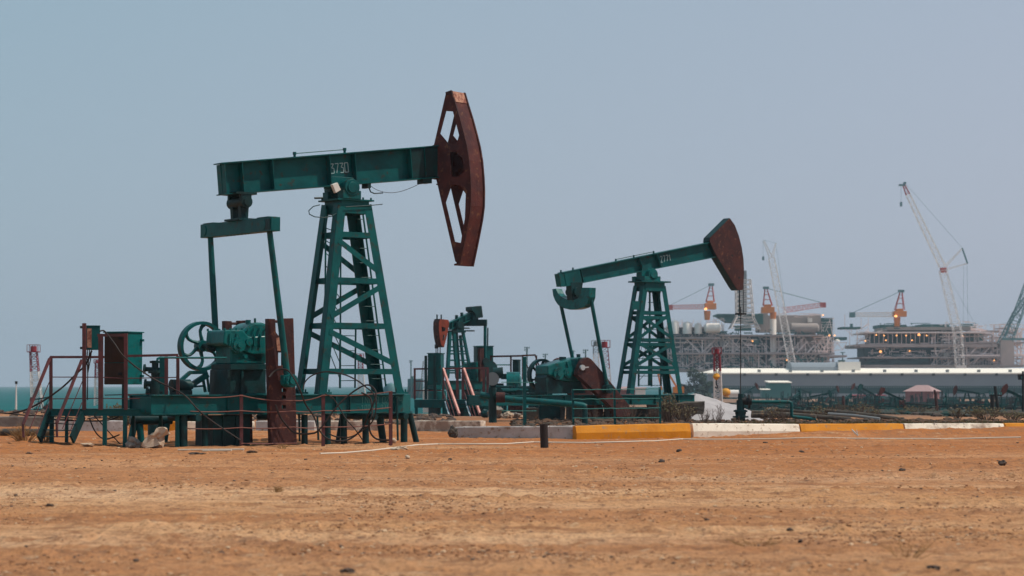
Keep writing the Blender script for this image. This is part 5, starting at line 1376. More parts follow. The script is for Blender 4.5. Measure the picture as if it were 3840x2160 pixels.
# second cabinet with rusty side behind the jack
FD = Frame(1830, 134, 14); c2 = thing('control_cabinet', 'teal cabinet with rusty red sides behind the equalizer of the small jack', 'electrical cabinet', FD)
a, b = FD.L(*k(815, 482)), FD.L(*k(965, 670))
mb = MB(); mb.box((a.x, 0, b.z), (a.x + .5 * (b.x - a.x), .8, a.z)); mb.build('housing', 'teal_dark', c2)
mb = MB(); mb.box((a.x + .505 * (b.x - a.x), 0, b.z), (b.x, .8, a.z)); mb.build('housing', 'teal', c2)
mb = MB(); mb.box((a.x - .03, -.05, a.z), (b.x + .03, .85, a.z + .05)); mb.build('roof', 'teal_gear', c2)
mb = MB(); q0, q1 = FD.L(*k(848, 498)), FD.L(*k(875, 640)); mb.box((q0.x, -.03, q1.z), (q1.x, -.003, q0.z)); mb.build('rusty_panel', 'rust', c2)
for x in (820, 950): mb = MB(); q = FD.L(*k(x, 670)); mb.bar((q.x, .4, q.z), (q.x, .4, -.2), .12, .12, (0, 1, 0)); mb.build('leg', 'teal_dark', c2)
mb = MB(); q0, q1 = FD.L(*k(916, 312)), FD.L(*k(914, 490)); mb.tube([q0, q1], .045, 6); mb.build('mast', 'teal_dark', c2)
# red railing behind, right of the small jack
FR = Frame(1930, 128, 0); rr = thing('railing_frame', 'dark red pipe railing frame between the small jack and the second flywheel', 'railing', FR)
def KR(x, y, v=0.0): return FR.L(*k(x, y), v)
mb = MB(); mb.bar(KR(940, 572), KR(1225, 566), .1, .1); mb.build('top_rail', 'rust_brown', rr)
mb = MB(); mb.bar(KR(1225, 564), KR(1350, 558), .09, .09); mb.build('top_rail', 'rust', rr)
for x, m_ in ((944, 'rust_brown'), (1125, 'rust_brown'), (1232, 'rust'), (1355, 'rust')): mb = MB(); mb.bar(KR(x, 562), KR(x, 780), .1, .1, (0, 1, 0)); mb.build('railing_post', m_, rr)
mb = MB(); mb.bar(KR(1345, 562), KR(1395, 700), .08, .08); mb.build('stair_handrail', 'rust', rr)
mb = MB(); mb.bar(KR(1235, 600), KR(1310, 720), .06, .06); mb.build('brace', 'rust', rr)
mb = MB(); mb.tube([KR(944, 648), KR(1125, 648)], .035, 5); mb.build('mid_rail', 'tealwire', rr)
mb = MB(); mb.tube([KR(945, 650), KR(1040, 706)], .04, 5); mb.build('brace', 'teal_dark', rr)
FQ = Frame(1938, 123, -15); sb = thing('switch_box', 'small teal switch box on a post beside the second flywheel', 'electrical cabinet', FQ)
a, b = FQ.L(*k(1140, 606)), FQ.L(*k(1195, 738)); mb = MB(); mb.box((a.x, 0, b.z), (b.x, .4, a.z)); mb.box((a.x - .03, -.03, a.z), (b.x + .03, .43, a.z + .04)); mb.build('housing', 'teal_dark', sb)
mb = MB(); q = FQ.L(*k(1186, 738)); mb.bar((q.x, .2, q.z), (q.x, .2, -.1), .1, .1, (0, 1, 0)); mb.build('post', 'teal_dark', sb)
# motors and pipe work in between
FM = Frame(1920, 121, 0)
def KM(x, y, v=0.0): return FM.L(*k(x, y), v)
mo = thing('electric_motor', 'fat teal electric motor left of the second flywheel', 'motor', FM)
mb = MB(); mb.cyl(KM(1085, 815, .0), KM(1205, 815, 0), .62, n=22); mb.cyl(KM(1205, 815), KM(1222, 815), .5, .3, n=20); mb.build('motor_body', 'teal_gear', mo, smooth=True)
mb = MB(); q = KM(1120, 745); mb.box((q.x - .5, -.2, q.z - .2), (q.x + .3, .3, q.z + .1)); mb.build('terminal_box', 'teal_dark', mo)
mb = MB(); a, b = KM(1070, 868), KM(1220, 905); mb.box((a.x, -.4, b.z), (b.x, .5, a.z)); mb.build('base', 'teal_dark', mo)
mo2 = thing('electric_motor', 'small dark motor with silver drum end right of the red crank', 'motor', FM)
mb = MB(); mb.cyl(KM(965, 725), KM(1055, 718), .30, n=16); mb.build('motor_body', 'teal_dark', mo2, smooth=True)
mb = MB(); q = KM(958, 775); mb.cyl((q.x, -.5, q.z), (q.x, .1, q.z), .36, n=22); mb.build('drum', 'silver', mo2, smooth=True).data.materials[0] = M['steel']
mb = MB(); a, b = KM(935, 815), KM(1060, 880); mb.box((a.x, 0, b.z), (b.x, .5, a.z)); mb.build('base', 'teal_dark', mo2)
sk3 = thing('motor_skid', 'long dark teal beam frame carrying the motors in the middle distance', 'skid', FM)
mb = MB(); a, b = KM(925, 905), KM(1500, 960); mb.box((a.x, -.3, b.z), (b.x, -.25, a.z)); mb.box((a.x, -.34, a.z - .06), (b.x, -.1, a.z)); mb.box((a.x, .9, b.z), (b.x, .95, a.z)); mb.build('side_beam', 'teal', sk3)
mb = MB(); a, b = KM(985, 870), KM(1270, 903); mb.box((a.x, -.4, b.z), (b.x, .9, a.z)); mb.build('deck', 'teal_dark', sk3)
for x in (905, 1385): mb = MB(); q = KM(x, 950); mb.bar((q.x, 0, q.z), (q.x, 0, -.2), .38, .3, (0, 1, 0)); mb.build('leg', 'teal_dark', sk3)
vt = thing('valve_cluster', 'dark valves and flanges on the pipe below the silver drum', 'valve', FM)
for i, (x, y, r, w_) in enumerate(((830, 935, .3, .5), (880, 915, .25, .35), (925, 930, .2, .5), (860, 965, .2, .6))):
    mb = MB(); q = KM(x, y); mb.cyl((q.x - w_ / 2, -.5, q.z), (q.x + w_ / 2, -.5, q.z), r, n=10); mb.cyl((q.x, -.5, q.z), (q.x, -.5, q.z + .4), .09, n=8); mb.build('valve', 'teal_dark', vt, smooth=True)
mb = MB(); mb.tube([KM(1000, 935, .4), KM(1300, 975, .4), KM(1500, 985, .4)], .1, 8); mb.build('pipe', 'teal', vt, smooth=True)
mb = MB(); q = KM(905, 1000); mb.bar((q.x, -.5, q.z + .4), (q.x, -.5, -.2), .3, .3, (0, 1, 0)); mb.build('leg', 'teal', vt)
# small drum and white tank by the left railing
mb = MB(); q = at(1584, 1496, 124); mb.lathe((0, 0, 0), (0, 0, 1), [(0, 0), (0, .5), (.9, .5), (.95, .45), (.95, 0)], 18); o = mb.build('barrel', 'teal', smooth=True); o.location = (q.x + .8, 124, .3); tag(o, 'teal barrel under the cabinet of the small platform', 'barrel')
mb = MB(); mb.lathe((0, 0, 0), (0, 0, 1), [(0, 0), (0, .4), (1.3, .4), (1.4, .3), (1.4, 0)], 18); o = mb.build('barrel', 'white', smooth=True); q = at(1612, 1500, 127); o.location = (q.x, 127, .0); tag(o, 'white barrel behind the cabinet of the small platform', 'barrel')
# rubble
for i, (x, y, w_, h_, m_, lab) in enumerate(((1858, 1560, 55, 52, 'concrete', 'grey rubble block right of the pink stairs'), (1905, 1556, 36, 26, 'rock_pale', 'pale rubble stone under the sloping teal pipe'), (1935, 1566, 34, 24, 'concrete', 'grey rubble stone beside the tall teal fence post'), (1985, 1558, 46, 30, 'teal_dark', 'dark teal tinted rubble right of the tall teal fence post'),
        (1820, 1545, 30, 36, 'teal_dark', 'dark rubble behind the pink stairs'), (1925, 1534, 60, 14, 'rock_pale', 'flat pale slab on the rubble'), (1880, 1576, 60, 14, 'rock', 'brown clod strip in front of the rubble'), (2090, 1576, 50, 12, 'rock_dark', 'dark clod before the left fence wire'))):
    rock('stone', x, y, w_, h_, m_, lab, 'rock', 80 + i, D=104 + i * .7, grp='rubble in front of the motors', bury=.1)
    bpy.context.scene.objects[-1] if False else None

# ------------------------------------------------------------------ pipe manifold between the small jack and the flywheel
FX = Frame(1920, 112, 0); mf = thing('pipe_manifold', 'dark teal pipe manifold with risers between the pink stairs and the second flywheel', 'pipework', FX)
rnd = random.Random(41)
for y in (1452, 1466, 1481, 1494, 1508):
    mb = MB(); x0 = 1845 + rnd.uniform(0, 40); x1 = 2060 + rnd.uniform(-60, 30); mb.tube([FX.L(x0, y, rnd.uniform(-.5, .4)), FX.L((x0 + x1) / 2, y + rnd.uniform(-3, 3), 0), FX.L(x1, y + rnd.uniform(-3, 5), 0)], rnd.uniform(.05, .12), 7); mb.build('pipe', rnd.choice(('teal', 'teal_dark', 'teal_dark')), mf, smooth=True)
for x in (1868, 1884, 1915, 1938, 1990, 2012, 2050):
    mb = MB(); a = FX.L(x, 1440 + rnd.uniform(0, 30), 0); mb.tube([a, Vector((a.x + rnd.uniform(-.1, .1), 0, -.2))], rnd.uniform(.05, .11), 7); mb.build('riser', rnd.choice(('teal', 'teal_dark')), mf, smooth=True)
for x, y in ((1872, 1470), (1900, 1490), (1945, 1476), (1995, 1465), (2030, 1488)):
    mb = MB(); a = FX.L(x, y, .2); mb.lathe((a.x, a.y - .15, a.z), (0, 1, 0), [(0, 0), (0, .2), (.06, .2), (.06, .08), (.4, .08), (.4, 0)], 10); mb.build('handwheel', 'teal_dark', mf, smooth=True)
for i, (xa, xb, ya, yb, D_, m_, lab) in enumerate(((1855, 1900, 1470, 1560, 116, 'teal_dark', 'dark teal tool box behind the pink stairs'), (1985, 2040, 1478, 1560, 108, 'teal_dark', 'dark gear crate below the flywheel rim'), (1905, 1960, 1508, 1556, 109, 'rust_brown', 'rusty brown crate under the electric motor'))):
    a = at(xa, yb, D_); b = at(xb, ya, D_); mb = MB(); w_ = b.x - a.x; h_ = b.z + .1
    mb.box((0, 0, 0), (w_, .9, h_)); mb.box((-.04, -.04, h_), (w_ + .04, .94, h_ + .06)); mb.box((w_ * .3, -.03, 0), (w_ * .36, 0, h_)); mb.box((w_ * .7, -.03, 0), (w_ * .76, 0, h_))
    o = mb.build('crate', m_, bevel=.02); o.location = (a.x, D_, -.1); tag(o, lab, 'crate', 'crates among the pipework')
# ------------------------------------------------------------------ lattice light towers
def lattice_tower(px, yt, yb, wt, wb, D, label, lean=0, redto=.35, head=True, cols=('tower_r', 'tower_w'), r=.08, name='lattice_tower', n=14, grp='red and white lattice towers'):
    ppm = FPX / D; p = at(px, yb, D); top = at(px - lean, yt, D)
    t_ = thing(name, label, 'lattice tower', loc=(p.x, D, p.z - .1), group=grp)
    H = top.z - p.z; dx = top.x - p.x
    a = Vector((0, 0, 0)); b = Vector((dx, 0, H)); m_ = lerp(a, b, 1 - redto); w0, w1 = wb / ppm, wt / ppm; wm = w0 + (w1 - w0) * (1 - redto)
    truss(MB(), a, m_, w0, wm, max(2, int(n * (1 - redto))), r, up=(0, 1, 0)).build('lower_mast', cols[1], t_) if False else None
    mb = MB(); truss(mb, a, m_, w0, wm, max(2, int(n * (1 - redto))), r); mb.build('lower_mast', cols[1], t_)
    mb = MB(); truss(mb, m_, b, wm, w1, max(2, int(n * redto)), r); mb.build('upper_mast', cols[0], t_)
    if head:
        mb = MB(); mb.cyl(b, b + Vector((0, 0, .9 * w1)), w1 * .5, n=10); mb.build('lamp_drum', cols[0], t_)
        mb = MB(); w = w1 * .85; mb.box((dx - w, -w, H - .05), (dx + w, w, H + .05))
        for i in (-1, 0, 1):
            for j in (-1, 1): mb.bar((dx + i * w, j * w, H), (dx + i * w, j * w, H + w1 * 1.1), .05, .05)
        for j in (-1, 1): mb.bar((dx - w, j * w, H + w1 * 1.1), (dx + w, j * w, H + w1 * 1.1), .05, .05)
        mb.build('gallery', cols[0], t_)
    return t_
lattice_tower(140, 1316, 1528, 24, 38, 230, 'red and white lattice tower standing alone over the sea at the far left', lean=14)
lattice_tower(366, 1358, 1518, 12, 22, 240, 'thin red and white lattice tower seen behind the tall brown cabinet', lean=2)
lattice_tower(1356, 1340, 1472, 15, 26, 260, 'red and white lattice tower seen between the legs of the largest jack', lean=5)
lattice_tower(2281, 1300, 1430 + 60, 24, 30, 300, 'leaning red and white lattice tower beside the grey one behind the pitman arm', lean=14, redto=.42)
lattice_tower(2240, 1294, 1490, 18, 26, 305, 'grey lattice tower beside the leaning red and white one', lean=6, redto=.15, cols=('steel', 'tower_w'))
tc = lattice_tower(2694, 1322, 1556, 20, 30, 190, 'red topped lattice tower with hanging hook in front of the hangar', lean=6, redto=.28, r=.11)
lattice_tower(1592, 1352, 1475, 10, 34, 320, 'dark open lattice mast with rounded top left of the small jack', redto=.3, head=False, cols=('steel', 'steel'), r=.06)
# hook block in front of that tower
o0 = at(2686, 1322, 187); mb = MB(); mb.cyl((0, 0, 0), (0, 0, at(2686, 1400, 187).z - o0.z), .03, n=5)
hk = thing('crane_hook', 'dark yellow hook block hanging before the red topped lattice tower', 'crane hook', loc=o0)
mb.build('rope', 'black', hk); mb = MB(); za = at(2686, 1400, 187).z - o0.z; zb = at(2686, 1425, 187).z - o0.z
mb.lathe((0, 0, zb), (0, 0, 1), [(0, .08), (.1, .18), ((za - zb) * .5, .32), (za - zb - .02, .2), (za - zb, 0)], 12); mb.build('block', 'yellow', hk, smooth=True)
mb = MB(); mb.tube([(0, 0, zb), (0, 0, zb - .35), (.12, 0, zb - .55), (0, 0, zb - .7), (-.12, 0, zb - .6)], .06, 6); mb.build('hook', 'black', hk)
# flood light masts
for px, yt, yb, w_, D, lab in ((1976, 1293, 1430, 15, 210, 'tallest floodlight mast, left of the second flywheel'), (2045, 1320, 1450, 14, 260, 'floodlight mast with wide head above the second flywheel'), (2150, 1308, 1450, 10, 250, 'floodlight mast seen beside the left pitman arm'), (2196, 1304, 1450, 15, 250, 'floodlight mast above the red crank'),
        (1541, 1345, 1475, 10, 260, 'thin mast with small boxes left of the small jack')):
    p = at(px, yb, D); H = at(px, yt, D).z - p.z; w = w_ * D / FPX
    t_ = thing('floodlight_mast', lab, 'floodlight mast', loc=(p.x, D, p.z - .2), group='floodlight masts on the horizon')
    mb = MB(); truss(mb, (0, 0, 0), (0, 0, H), w * .3, w * .2, 8, .05); mb.build('mast', 'crane_g', t_)
    for i in range(5):
        mb = MB(); x = (-.5 + (i % 3) * .5) * w; z = H - (.1 + .35 * (i // 3)) * w * 1.6; mb.box((x - w * .16, -.2, z - w * .2), (x + w * .16, .1, z + w * .14)); mb.build('floodlight', 'crane_g', t_)
# channel marker in the sea at far left
p = at(60, 1535, 200); t_ = thing('light_mast', 'slim white mast with dark lamp over the sea at the left edge', 'mast', loc=(p.x, 200, p.z))
H = at(60, 1440, 200).z - p.z; mb = MB(); mb.tube([(0, 0, 0), (0, 0, H)], [.10, .05], 8); mb.build('pole', 'tower_w', t_); mb = MB(); mb.cyl((0, 0, H), (0, 0, H + .25), .12, n=8); mb.build('lamp_head', 'black', t_)
# grey harbour gantry and dark hut at the horizon
p = at(1545, 1480, 330); t_ = thing('harbour_machine', 'blue-grey harbour gantry with slanting struts left of the small platform', 'gantry', loc=(p.x, 330, p.z - .5))
mb = MB(); s_ = 330 / FPX
mb.box((-.6, -1, 0), (1.6, 1, 72 * s_)); mb.box((-.2, -.8, 72 * s_), (.2, .8, 82 * s_)); mb.build('tower_block', 'crane_g', t_)
for i in range(5): mb = MB(); mb.bar((-30 * s_ + i * .55, -1.1, 0), (i * .35, -1.1, 58 * s_), .12, .12); mb.build('strut', 'steel', t_)
p = at(1465, 1490, 320); mb = MB(); mb.lathe((0, 0, 0), (0, 0, 1), [(0, 0), (0, 1.1), (1.2, 1.1), (1.9, .7), (2.1, 0)], 14); o = mb.build('tank', 'crane_g', smooth=True); o.location = p; tag(o, 'blue-grey domed tank on the shore right of the largest tower', 'tank')

# ------------------------------------------------------------------ distant quay: hangar, fence, sheds
D = 880
def atq(x, y, D=D): return at(x, y, D)
hg = thing('hangar', 'very long low grey hangar with bright roof across the right background', 'hangar', loc=(atq(2655, 1490).x, D, atq(2655, 1494).z))
O = Vector(hg.location); X1 = atq(4150, 1490).x - O.x; zr0 = atq(2700, 1398).z - O.z; zr1 = at(2700, 1381, D + 22).z - O.z - 1.6
mb = MB(); mb.box((0, 0, 0), (X1, 44, zr0)); mb.build('wall', 'hangar_w', hg)
mb = MB(); mb.add([(-.5, -.6, zr0), (X1, -.6, zr0), (X1, 22, zr1 + 1.6), (6, 22, zr1 + 1.6), (-.5, 44.6, zr0), (X1, 44.6, zr0), (-.5, -.6, zr0 - .5), (X1, -.6, zr0 - .5)], [(0, 1, 2, 3), (3, 2, 5, 4), (0, 3, 4), (0, 6, 7, 1)]); mb.build('roof', 'hangar_r', hg)
for i in range(11):
    x = (atq(2792 + i * 118, 1400).x - O.x); mb = MB(); mb.box((x - .5, -.7, zr0 - 1.1), (x + .5, -.02, zr0 - .25)); mb.build('wall_lamp', 'black', hg)
    mb = MB(); x += 6; mb.box((x - .6, 2, zr0 + .3), (x + .6, 3, zr0 + 1.3)); mb.build('roof_vent', 'steel', hg)
mb = MB(); x0, x1, xm = atq(2982, 1380).x - O.x, atq(3242, 1380).x - O.x, atq(3158, 1380).x - O.x
q = MB(); q.box((xm, 10, zr0 + .5), (x1, 30, atq(0, 1356).z - O.z)); q.build('roof_house', 'tank_w', hg)
q = MB(); N_ = 10; zt_ = atq(0, 1357).z - O.z; zl = zr0 + .5
pr = [(x0, 10 + 10 - 10 * math.cos(math.pi * i / N_), zl + (zt_ - zl) * math.sin(math.pi * i / N_) ** .6) for i in range(N_ + 1)]
q.prism(pr, (xm - x0 - .1, 0, 0)); q.build('barrel_roof', 'hangar_w', hg, smooth=True)
FQD = 780
qf = thing('quay_fence', 'dark slatted fence running below the whole hangar', 'fence', loc=(at(2655, 1490, FQD).x, FQD, at(2655, 1490, FQD).z - .6))
O2 = Vector(qf.location); zt_ = at(0, 1447, FQD).z - O2.z; XE = at(4100, 1490, FQD).x - O2.x; mb = MB(); mb.box((0, 0, 0), (XE, .2, zt_ * .86)); mb.build('solid_panel', 'fence_far', qf)
mb = MB(); x = 0
while x < XE: mb.box((x, -.1, zt_ * .84), (x + .5, .1, zt_)); x += .8
mb.box((0, -.14, zt_ - .2), (XE, .14, zt_)); mb.box((0, -.14, zt_ * .72), (XE, .14, zt_ * .75)); mb.build('slats', 'fence_far', qf)
mb = MB(); mb.box((0, -.5, zt_ * .18), (XE, -.1, zt_ * .42)); mb.build('pipe_band', 'hangar_w', qf)

def hut(px0, px1, yt, yb, D, label, mw='shed', mr='hangar_r', hip=False, dep=6, name='shed', cat='shed', ry=0, grp=None):
    a = at(px0, yb, D); b = at(px1, yt, D); o0 = Vector((a.x, D, a.z - .3)); w = b.x - a.x; h = b.z - a.z + .3
    t_ = thing(name, label, cat, loc=o0, rz=R(ry), group=grp)
    if hip:
        hw = h * .66; mb = MB(); mb.box((0, 0, 0), (w, dep, hw)); mb.build('wall', mw, t_)
        e = .5; mb = MB(); mb.add([(-e, -e, hw), (w + e, -e, hw), (w + e, dep + e, hw), (-e, dep + e, hw), (w * .28, dep * .5, h), (w * .72, dep * .5, h)], [(0, 1, 5, 4), (1, 2, 5), (2, 3, 4, 5), (3, 0, 4), (0, 3, 2, 1)]); mb.build('roof', mr, t_)
    else:
        mb = MB(); mb.box((0, 0, 0), (w, dep, h * .93)); mb.build('wall', mw, t_); mb = MB(); mb.add([(-.3, -.3, h * .93), (w + .3, -.3, h * .93), (w + .3, dep + .3, h), (-.3, dep + .3, h), (-.3, -.3, h * .98), (w + .3, -.3, h * .98), (w + .3, dep + .3, h * 1.08), (-.3, dep + .3, h * 1.08)], [(0, 3, 2, 1), (4, 5, 6, 7), (0, 1, 5, 4), (1, 2, 6, 5), (2, 3, 7, 6), (3, 0, 4, 7)]); mb.build('roof', mr, t_)
    return t_, w, h
hut(2886, 2966, 1432, 1487, 640, 'larger teal shed with pale roof in front of the hangar', dep=10)
hut(2858, 2886, 1460, 1487, 630, 'smaller teal shed with pale roof beside the larger one', dep=5)
t_, w, h = hut(3395, 3492, 1444, 1509, 560, 'pink house with pale hipped roof in the field of small jacks', 'pinkwall', 'pinkroof', True, 9, 'house', 'house', ry=-24)
mb = MB(); mb.box((w + .002, 3.2, .2), (w + .06, 4.8, h * .42)); mb.build('door', 'shed', t_)
mb = MB(); mb.box((w * .2, -.05, h * .25), (w * .32, -.004, h * .45)); mb.build('window', 'black', t_)
hut(2318, 2390, 1450, 1480, 420, 'low pink house with pale roof seen through the tower of jack 2771', 'pinkwall', 'pinkroof', True, 6, 'house', 'house')
hut(2385, 2420, 1455, 1480, 400, 'small white kiosk right of the low pink house', 'tank_w', 'pinkroof', False, 3, 'kiosk', 'kiosk')
hut(3204, 3250, 1482, 1500, 600, 'low brick-red walled store left of the pink house', 'pinkwall', 'tower_r', False, 4, 'store', 'shed')
hut(3276, 3320, 1482, 1500, 600, 'low dark store with red roof directly left of the pink house', 'shed', 'tower_r', False, 4, 'store', 'shed')
hut(3815, 3870, 1483, 1505, 600, 'small dark shed at the right edge of the jack field', 'fence_far', 'shed', False, 4, 'shed', 'shed')
# yellow tank and pale tank
p = at(2722, 1489, 400); mb = MB(); mb.lathe((0, 0, 0), (0, 0, 1), [(0, 0), (0, .7)] + [(.2 + .85 * (1 - math.cos(math.pi * i / 8)) * .5 * 1.6, .85 * math.sin(math.pi * (i + 1) / 9.5)) for i in range(9)], 16); o = mb.build('round_tank', 'yellow', smooth=True); o.location = p; tag(o, 'round orange-yellow tank beside the red topped lattice tower', 'tank')
p = at(2745, 1490, 405); mb = MB(); mb.cyl((-.6, 0, .7), (1.2, 0, .7), .65, n=16); mb.box((-.4, -.5, 0), (1.0, .5, .5)); o = mb.build('cylinder_tank', 'tank_w', smooth=True); o.location = p; tag(o, 'cream cylinder tank right of the round yellow one', 'tank')
# excavator boom seen through the tower
t_ = thing('excavator', 'orange excavator boom rising behind the tower of jack 2771', 'excavator', loc=at(2540, 1478, 420)); O3 = Vector(t_.location)
mb = MB(); mb.bar(at(2541, 1458, 420) - O3, at(2508, 1402, 420) - O3, .5, .35); mb.build('boom', 'crane_o', t_)
mb = MB(); mb.bar(at(2482, 1462, 420) - O3, at(2467, 1400, 420) - O3, .3, .3); mb.build('stick', 'crane_o', t_)
mb = MB(); mb.bar(at(2508, 1402, 420) - O3, at(2467, 1404, 420) - O3, .25, .3); mb.build('linkage', 'crane_o', t_)
mb = MB(); mb.box((-.8, -1, .2), (1.2, 1, 1.4)); mb.build('cab', 'crane_o', t_); mb = MB(); mb.box((-1.2, -1.1, -.6), (1.3, 1.1, .2)); mb.build('track', 'black', t_)

# ------------------------------------------------------------------ the dark tree left of the hangar
def leaf_crown(n, rad, seed, leaf=.4, lobes=7):
    rnd = random.Random(seed); mb = MB(); L_ = [(Vector((rnd.uniform(-.6, .6), rnd.uniform(-.4, .4), rnd.uniform(-.6, .7))), rnd.uniform(.3, .55)) for _ in range(lobes)]
    for _ in range(n):
        c_, r_ = rnd.choice(L_); d = Vector((rnd.gauss(0, 1), rnd.gauss(0, 1), rnd.gauss(0, 1))).normalized() * r_ * rnd.uniform(.5, 1.05)
        p = c_ + d; p = Vector((p.x * rad[0], p.y * rad[1], p.z * rad[2])); u = Vector((rnd.gauss(0, 1), rnd.gauss(0, 1), rnd.gauss(0, 1))).normalized(); v = u.orthogonal().normalized(); s_ = leaf * rnd.uniform(.5, 1.2)
        mb.add([p - u * s_, p + v * s_ * .6, p + u * s_, p - v * s_ * .6], [(0, 1, 2, 3)])
    return mb
for i, (px, yc, yb, rx, rz_, lab) in enumerate(((2612, 1436, 1492, 4.6, 4.6, 'large dark tree at the left end of the hangar'), (2576, 1466, 1492, 2.4, 2.0, 'low dark bush left of the large tree'), (2644, 1462, 1492, 3.0, 3.0, 'dark bushy tree touching the hangar wall'))):
    Dt = 700; c_ = at(px, yc, Dt); b_ = at(px, yb, Dt); t_ = thing('tree' if i != 1 else 'bush', lab, 'tree' if i != 1 else 'bush', loc=b_, group='trees left of the hangar')
    cr = leaf_crown(900, (rx, 3, rz_), i + 3, .42); o = cr.build('crown', 'leaf', t_, fix=False); o.location = (0, 0, c_.z - b_.z)
    mb = MB(); mb.tube([(0, 0, -.4), (.1, 0, (c_.z - b_.z) * .6), (-.2, 0, c_.z - b_.z)], [.35, .22, .1], 7)
    for s_ in (-1, 1): mb.tube([(0, 0, (c_.z - b_.z) * .5), (s_ * rx * .4, 0, c_.z - b_.z + rz_ * .2)], [.15, .05], 6)
    mb.build('trunk', 'bark', t_)

# ------------------------------------------------------------------ field of small jacks
def small_jack(px, yb, D, hpx, yaw, tilt, headm, label, flip=1, hshape=0):
    ppm = FPX / D; p = at(px, yb, D); s = hpx / ppm / 6.0
    t_ = thing('pump_jack', label, 'pump jack', loc=(p.x, D, p.z - .1), rz=R(yaw), group='small pump jacks in the far field'); t_.scale = (s * flip, s, s)
    def q(mb, n, m_='farjack', par=None): return mb.build(n, m_, par or t_)
    mb = MB(); 
    for y in (-.6, .6): mb.ibeam((-4.2, y, .55), (2.4, y, .55), .25, .5)
    mb.box((-3, -.6, .4), (-2.7, .6, .7)); mb.box((1, -.6, .4), (1.3, .6, .7)); q(mb, 'skid')
    for x0_, y0_ in ((-1.2, -.6), (-1.2, .6), (1.4, -.6), (1.4, .6)): mb = MB(); mb.bar((x0_, y0_, .7), (x0_ * .25 + .1, y0_ * .5, 4.2), .22, .22, (0, 1, 0)); q(mb, 'leg')
    mb = MB()
    for u in (.25, .55, .8):
        for y in (-1, 1): mb.bar((-1.2 * (1 - u * .8), y * .6 * (1 - u * .5), .7 + 3.5 * u), (1.4 * (1 - u * .8), y * .6 * (1 - u * .5), .7 + 3.5 * u), .1, .12)
    build_split(mb, 'cross_beam', 'farjack', t_)
    a = R(tilt); c, s_ = math.cos(a), math.sin(a); B = lambda x, z=0: Vector((x * c - z * s_, 0, 4.55 + x * s_ + z * c))
    mb = MB(); mb.ibeam(B(-3.4), B(2.9), .34, .52, .06, .08); q(mb, 'walking_beam')
    mb = MB()
    hp_ = [(2.8, .7), (3.3, 1.25), (3.75, .6), (3.9, 0), (3.8, -.8), (3.45, -1.7), (2.85, -.5)] if hshape == 0 else [(2.8, .35), (3.0, .9), (3.9, .8), (4.1, 0), (3.9, -1.3), (3.3, -1.0)]
    mb.prism([B(x, z) + Vector((0, -.28, 0)) for x, z in hp_], (0, .56, 0)); q(mb, 'horse_head', headm)
    e = B(-3.3, -.7); mb = MB(); mb.bar(e + Vector((0, -1.2, 0)), e + Vector((0, 1.2, 0)), .22, .3); mb.bar(e, B(-3.3), .3, .3, (0, 1, 0)); q(mb, 'equalizer_bar')
    cr = Vector((-2.6, 0, 1.9)); ca = R(px * 7 % 360); ce = cr + Vector((math.cos(ca) * 1.0, 0, math.sin(ca) * 1.0))
    for y in (-1.1, 1.1): mb = MB(); mb.tube([e + Vector((0, y, 0)), ce + Vector((0, y, 0))], .09, 6); q(mb, 'pitman_arm')
    for y in (-.9, .9): mb = MB(); dd = (ce - cr).normalized(); mb.bar(cr - dd * .2 + Vector((0, y, 0)), cr + dd * 1.7 + Vector((0, y, 0)), .28, .75, (dd.z, 0, -dd.x)); q(mb, 'crank', 'rust_brown')
    mb = MB(); mb.box((-3.3, -.7, .7), (-1.9, .7, 1.9)); mb.cyl((-2.6, -.7, 1.9), (-2.6, .7, 1.9), .62, n=12); q(mb, 'gearbox')
    mb = MB(); mb.cyl((-4.1, -.3, 1.1), (-3.5, -.3, 1.1), .35, n=10); q(mb, 'motor', 'shed')
    mb = MB(); mb.cyl((3.75, 0, 0), (3.75, 0, 3.4 + 3.7 * s_), .06, n=5); q(mb, 'polished_rod')
    return t_
SJ = [(2812, 1506, 430, 62, 30, 24, 'rust_brown', 'small jack with raised brown head left of the teal sheds', 1, 0),
      (2988, 1548, 262, 92, 70, 8, 'farjack', 'dark small jack end-on directly behind the bent teal pipe', 1, 0),
      (3075, 1532, 300, 70, 10, 10, 'farjack', 'small jack with level beam right of the bent teal pipe', 1, 0),
      (3178, 1548, 260, 82, 62, -14, 'rust_brown', 'small jack turned away before the low brick-red store', -1, 0),
      (3262, 1530, 330, 80, 26, 26, 'farjack', 'small jack with steep beam and dark head left of the low dark store', -1, 1),
      (3352, 1552, 250, 92, 18, 22, 'rust', 'small jack with bright red head between the dark store and pink house', -1, 1),
      (3543, 1566, 215, 92, 74, 6, 'farjack', 'teal small jack end-on right of the pink house', 1, 0),
      (3628, 1530, 330, 84, 4, 9, 'rust_brown', 'small jack facing left with brown head behind the round bush', -1, 0),
      (3726, 1560, 240, 60, 20, 20, 'farjack', 'low small jack just behind the utility pole', -1, 0),
      (3822, 1566, 200, 112, 8, 24, 'rust', 'nearest small jack at the right edge with red head raised', -1, 0),
      (3118, 1510, 460, 60, 35, 16, 'rust_brown', 'tiny jack with raised head in front of the slatted fence', 1, 0),
      (3015, 1503, 500, 52, 24, -18, 'farjack', 'tiny jack with lowered head right of the teal sheds', 1, 0),
      (3225, 1512, 460, 64, 28, 28, 'rust', 'tiny jack with upright red head left of the steep one', -1, 0),
      (3690, 1508, 470, 46, 20, 12, 'farjack', 'tiny jack far behind the utility pole', 1, 0),
      (150, 1536, 190, 60, 20, -10, 'rust', 'low jack on the shore left of the platform stairs', -1, 0)]
for a in SJ: small_jack(*a)
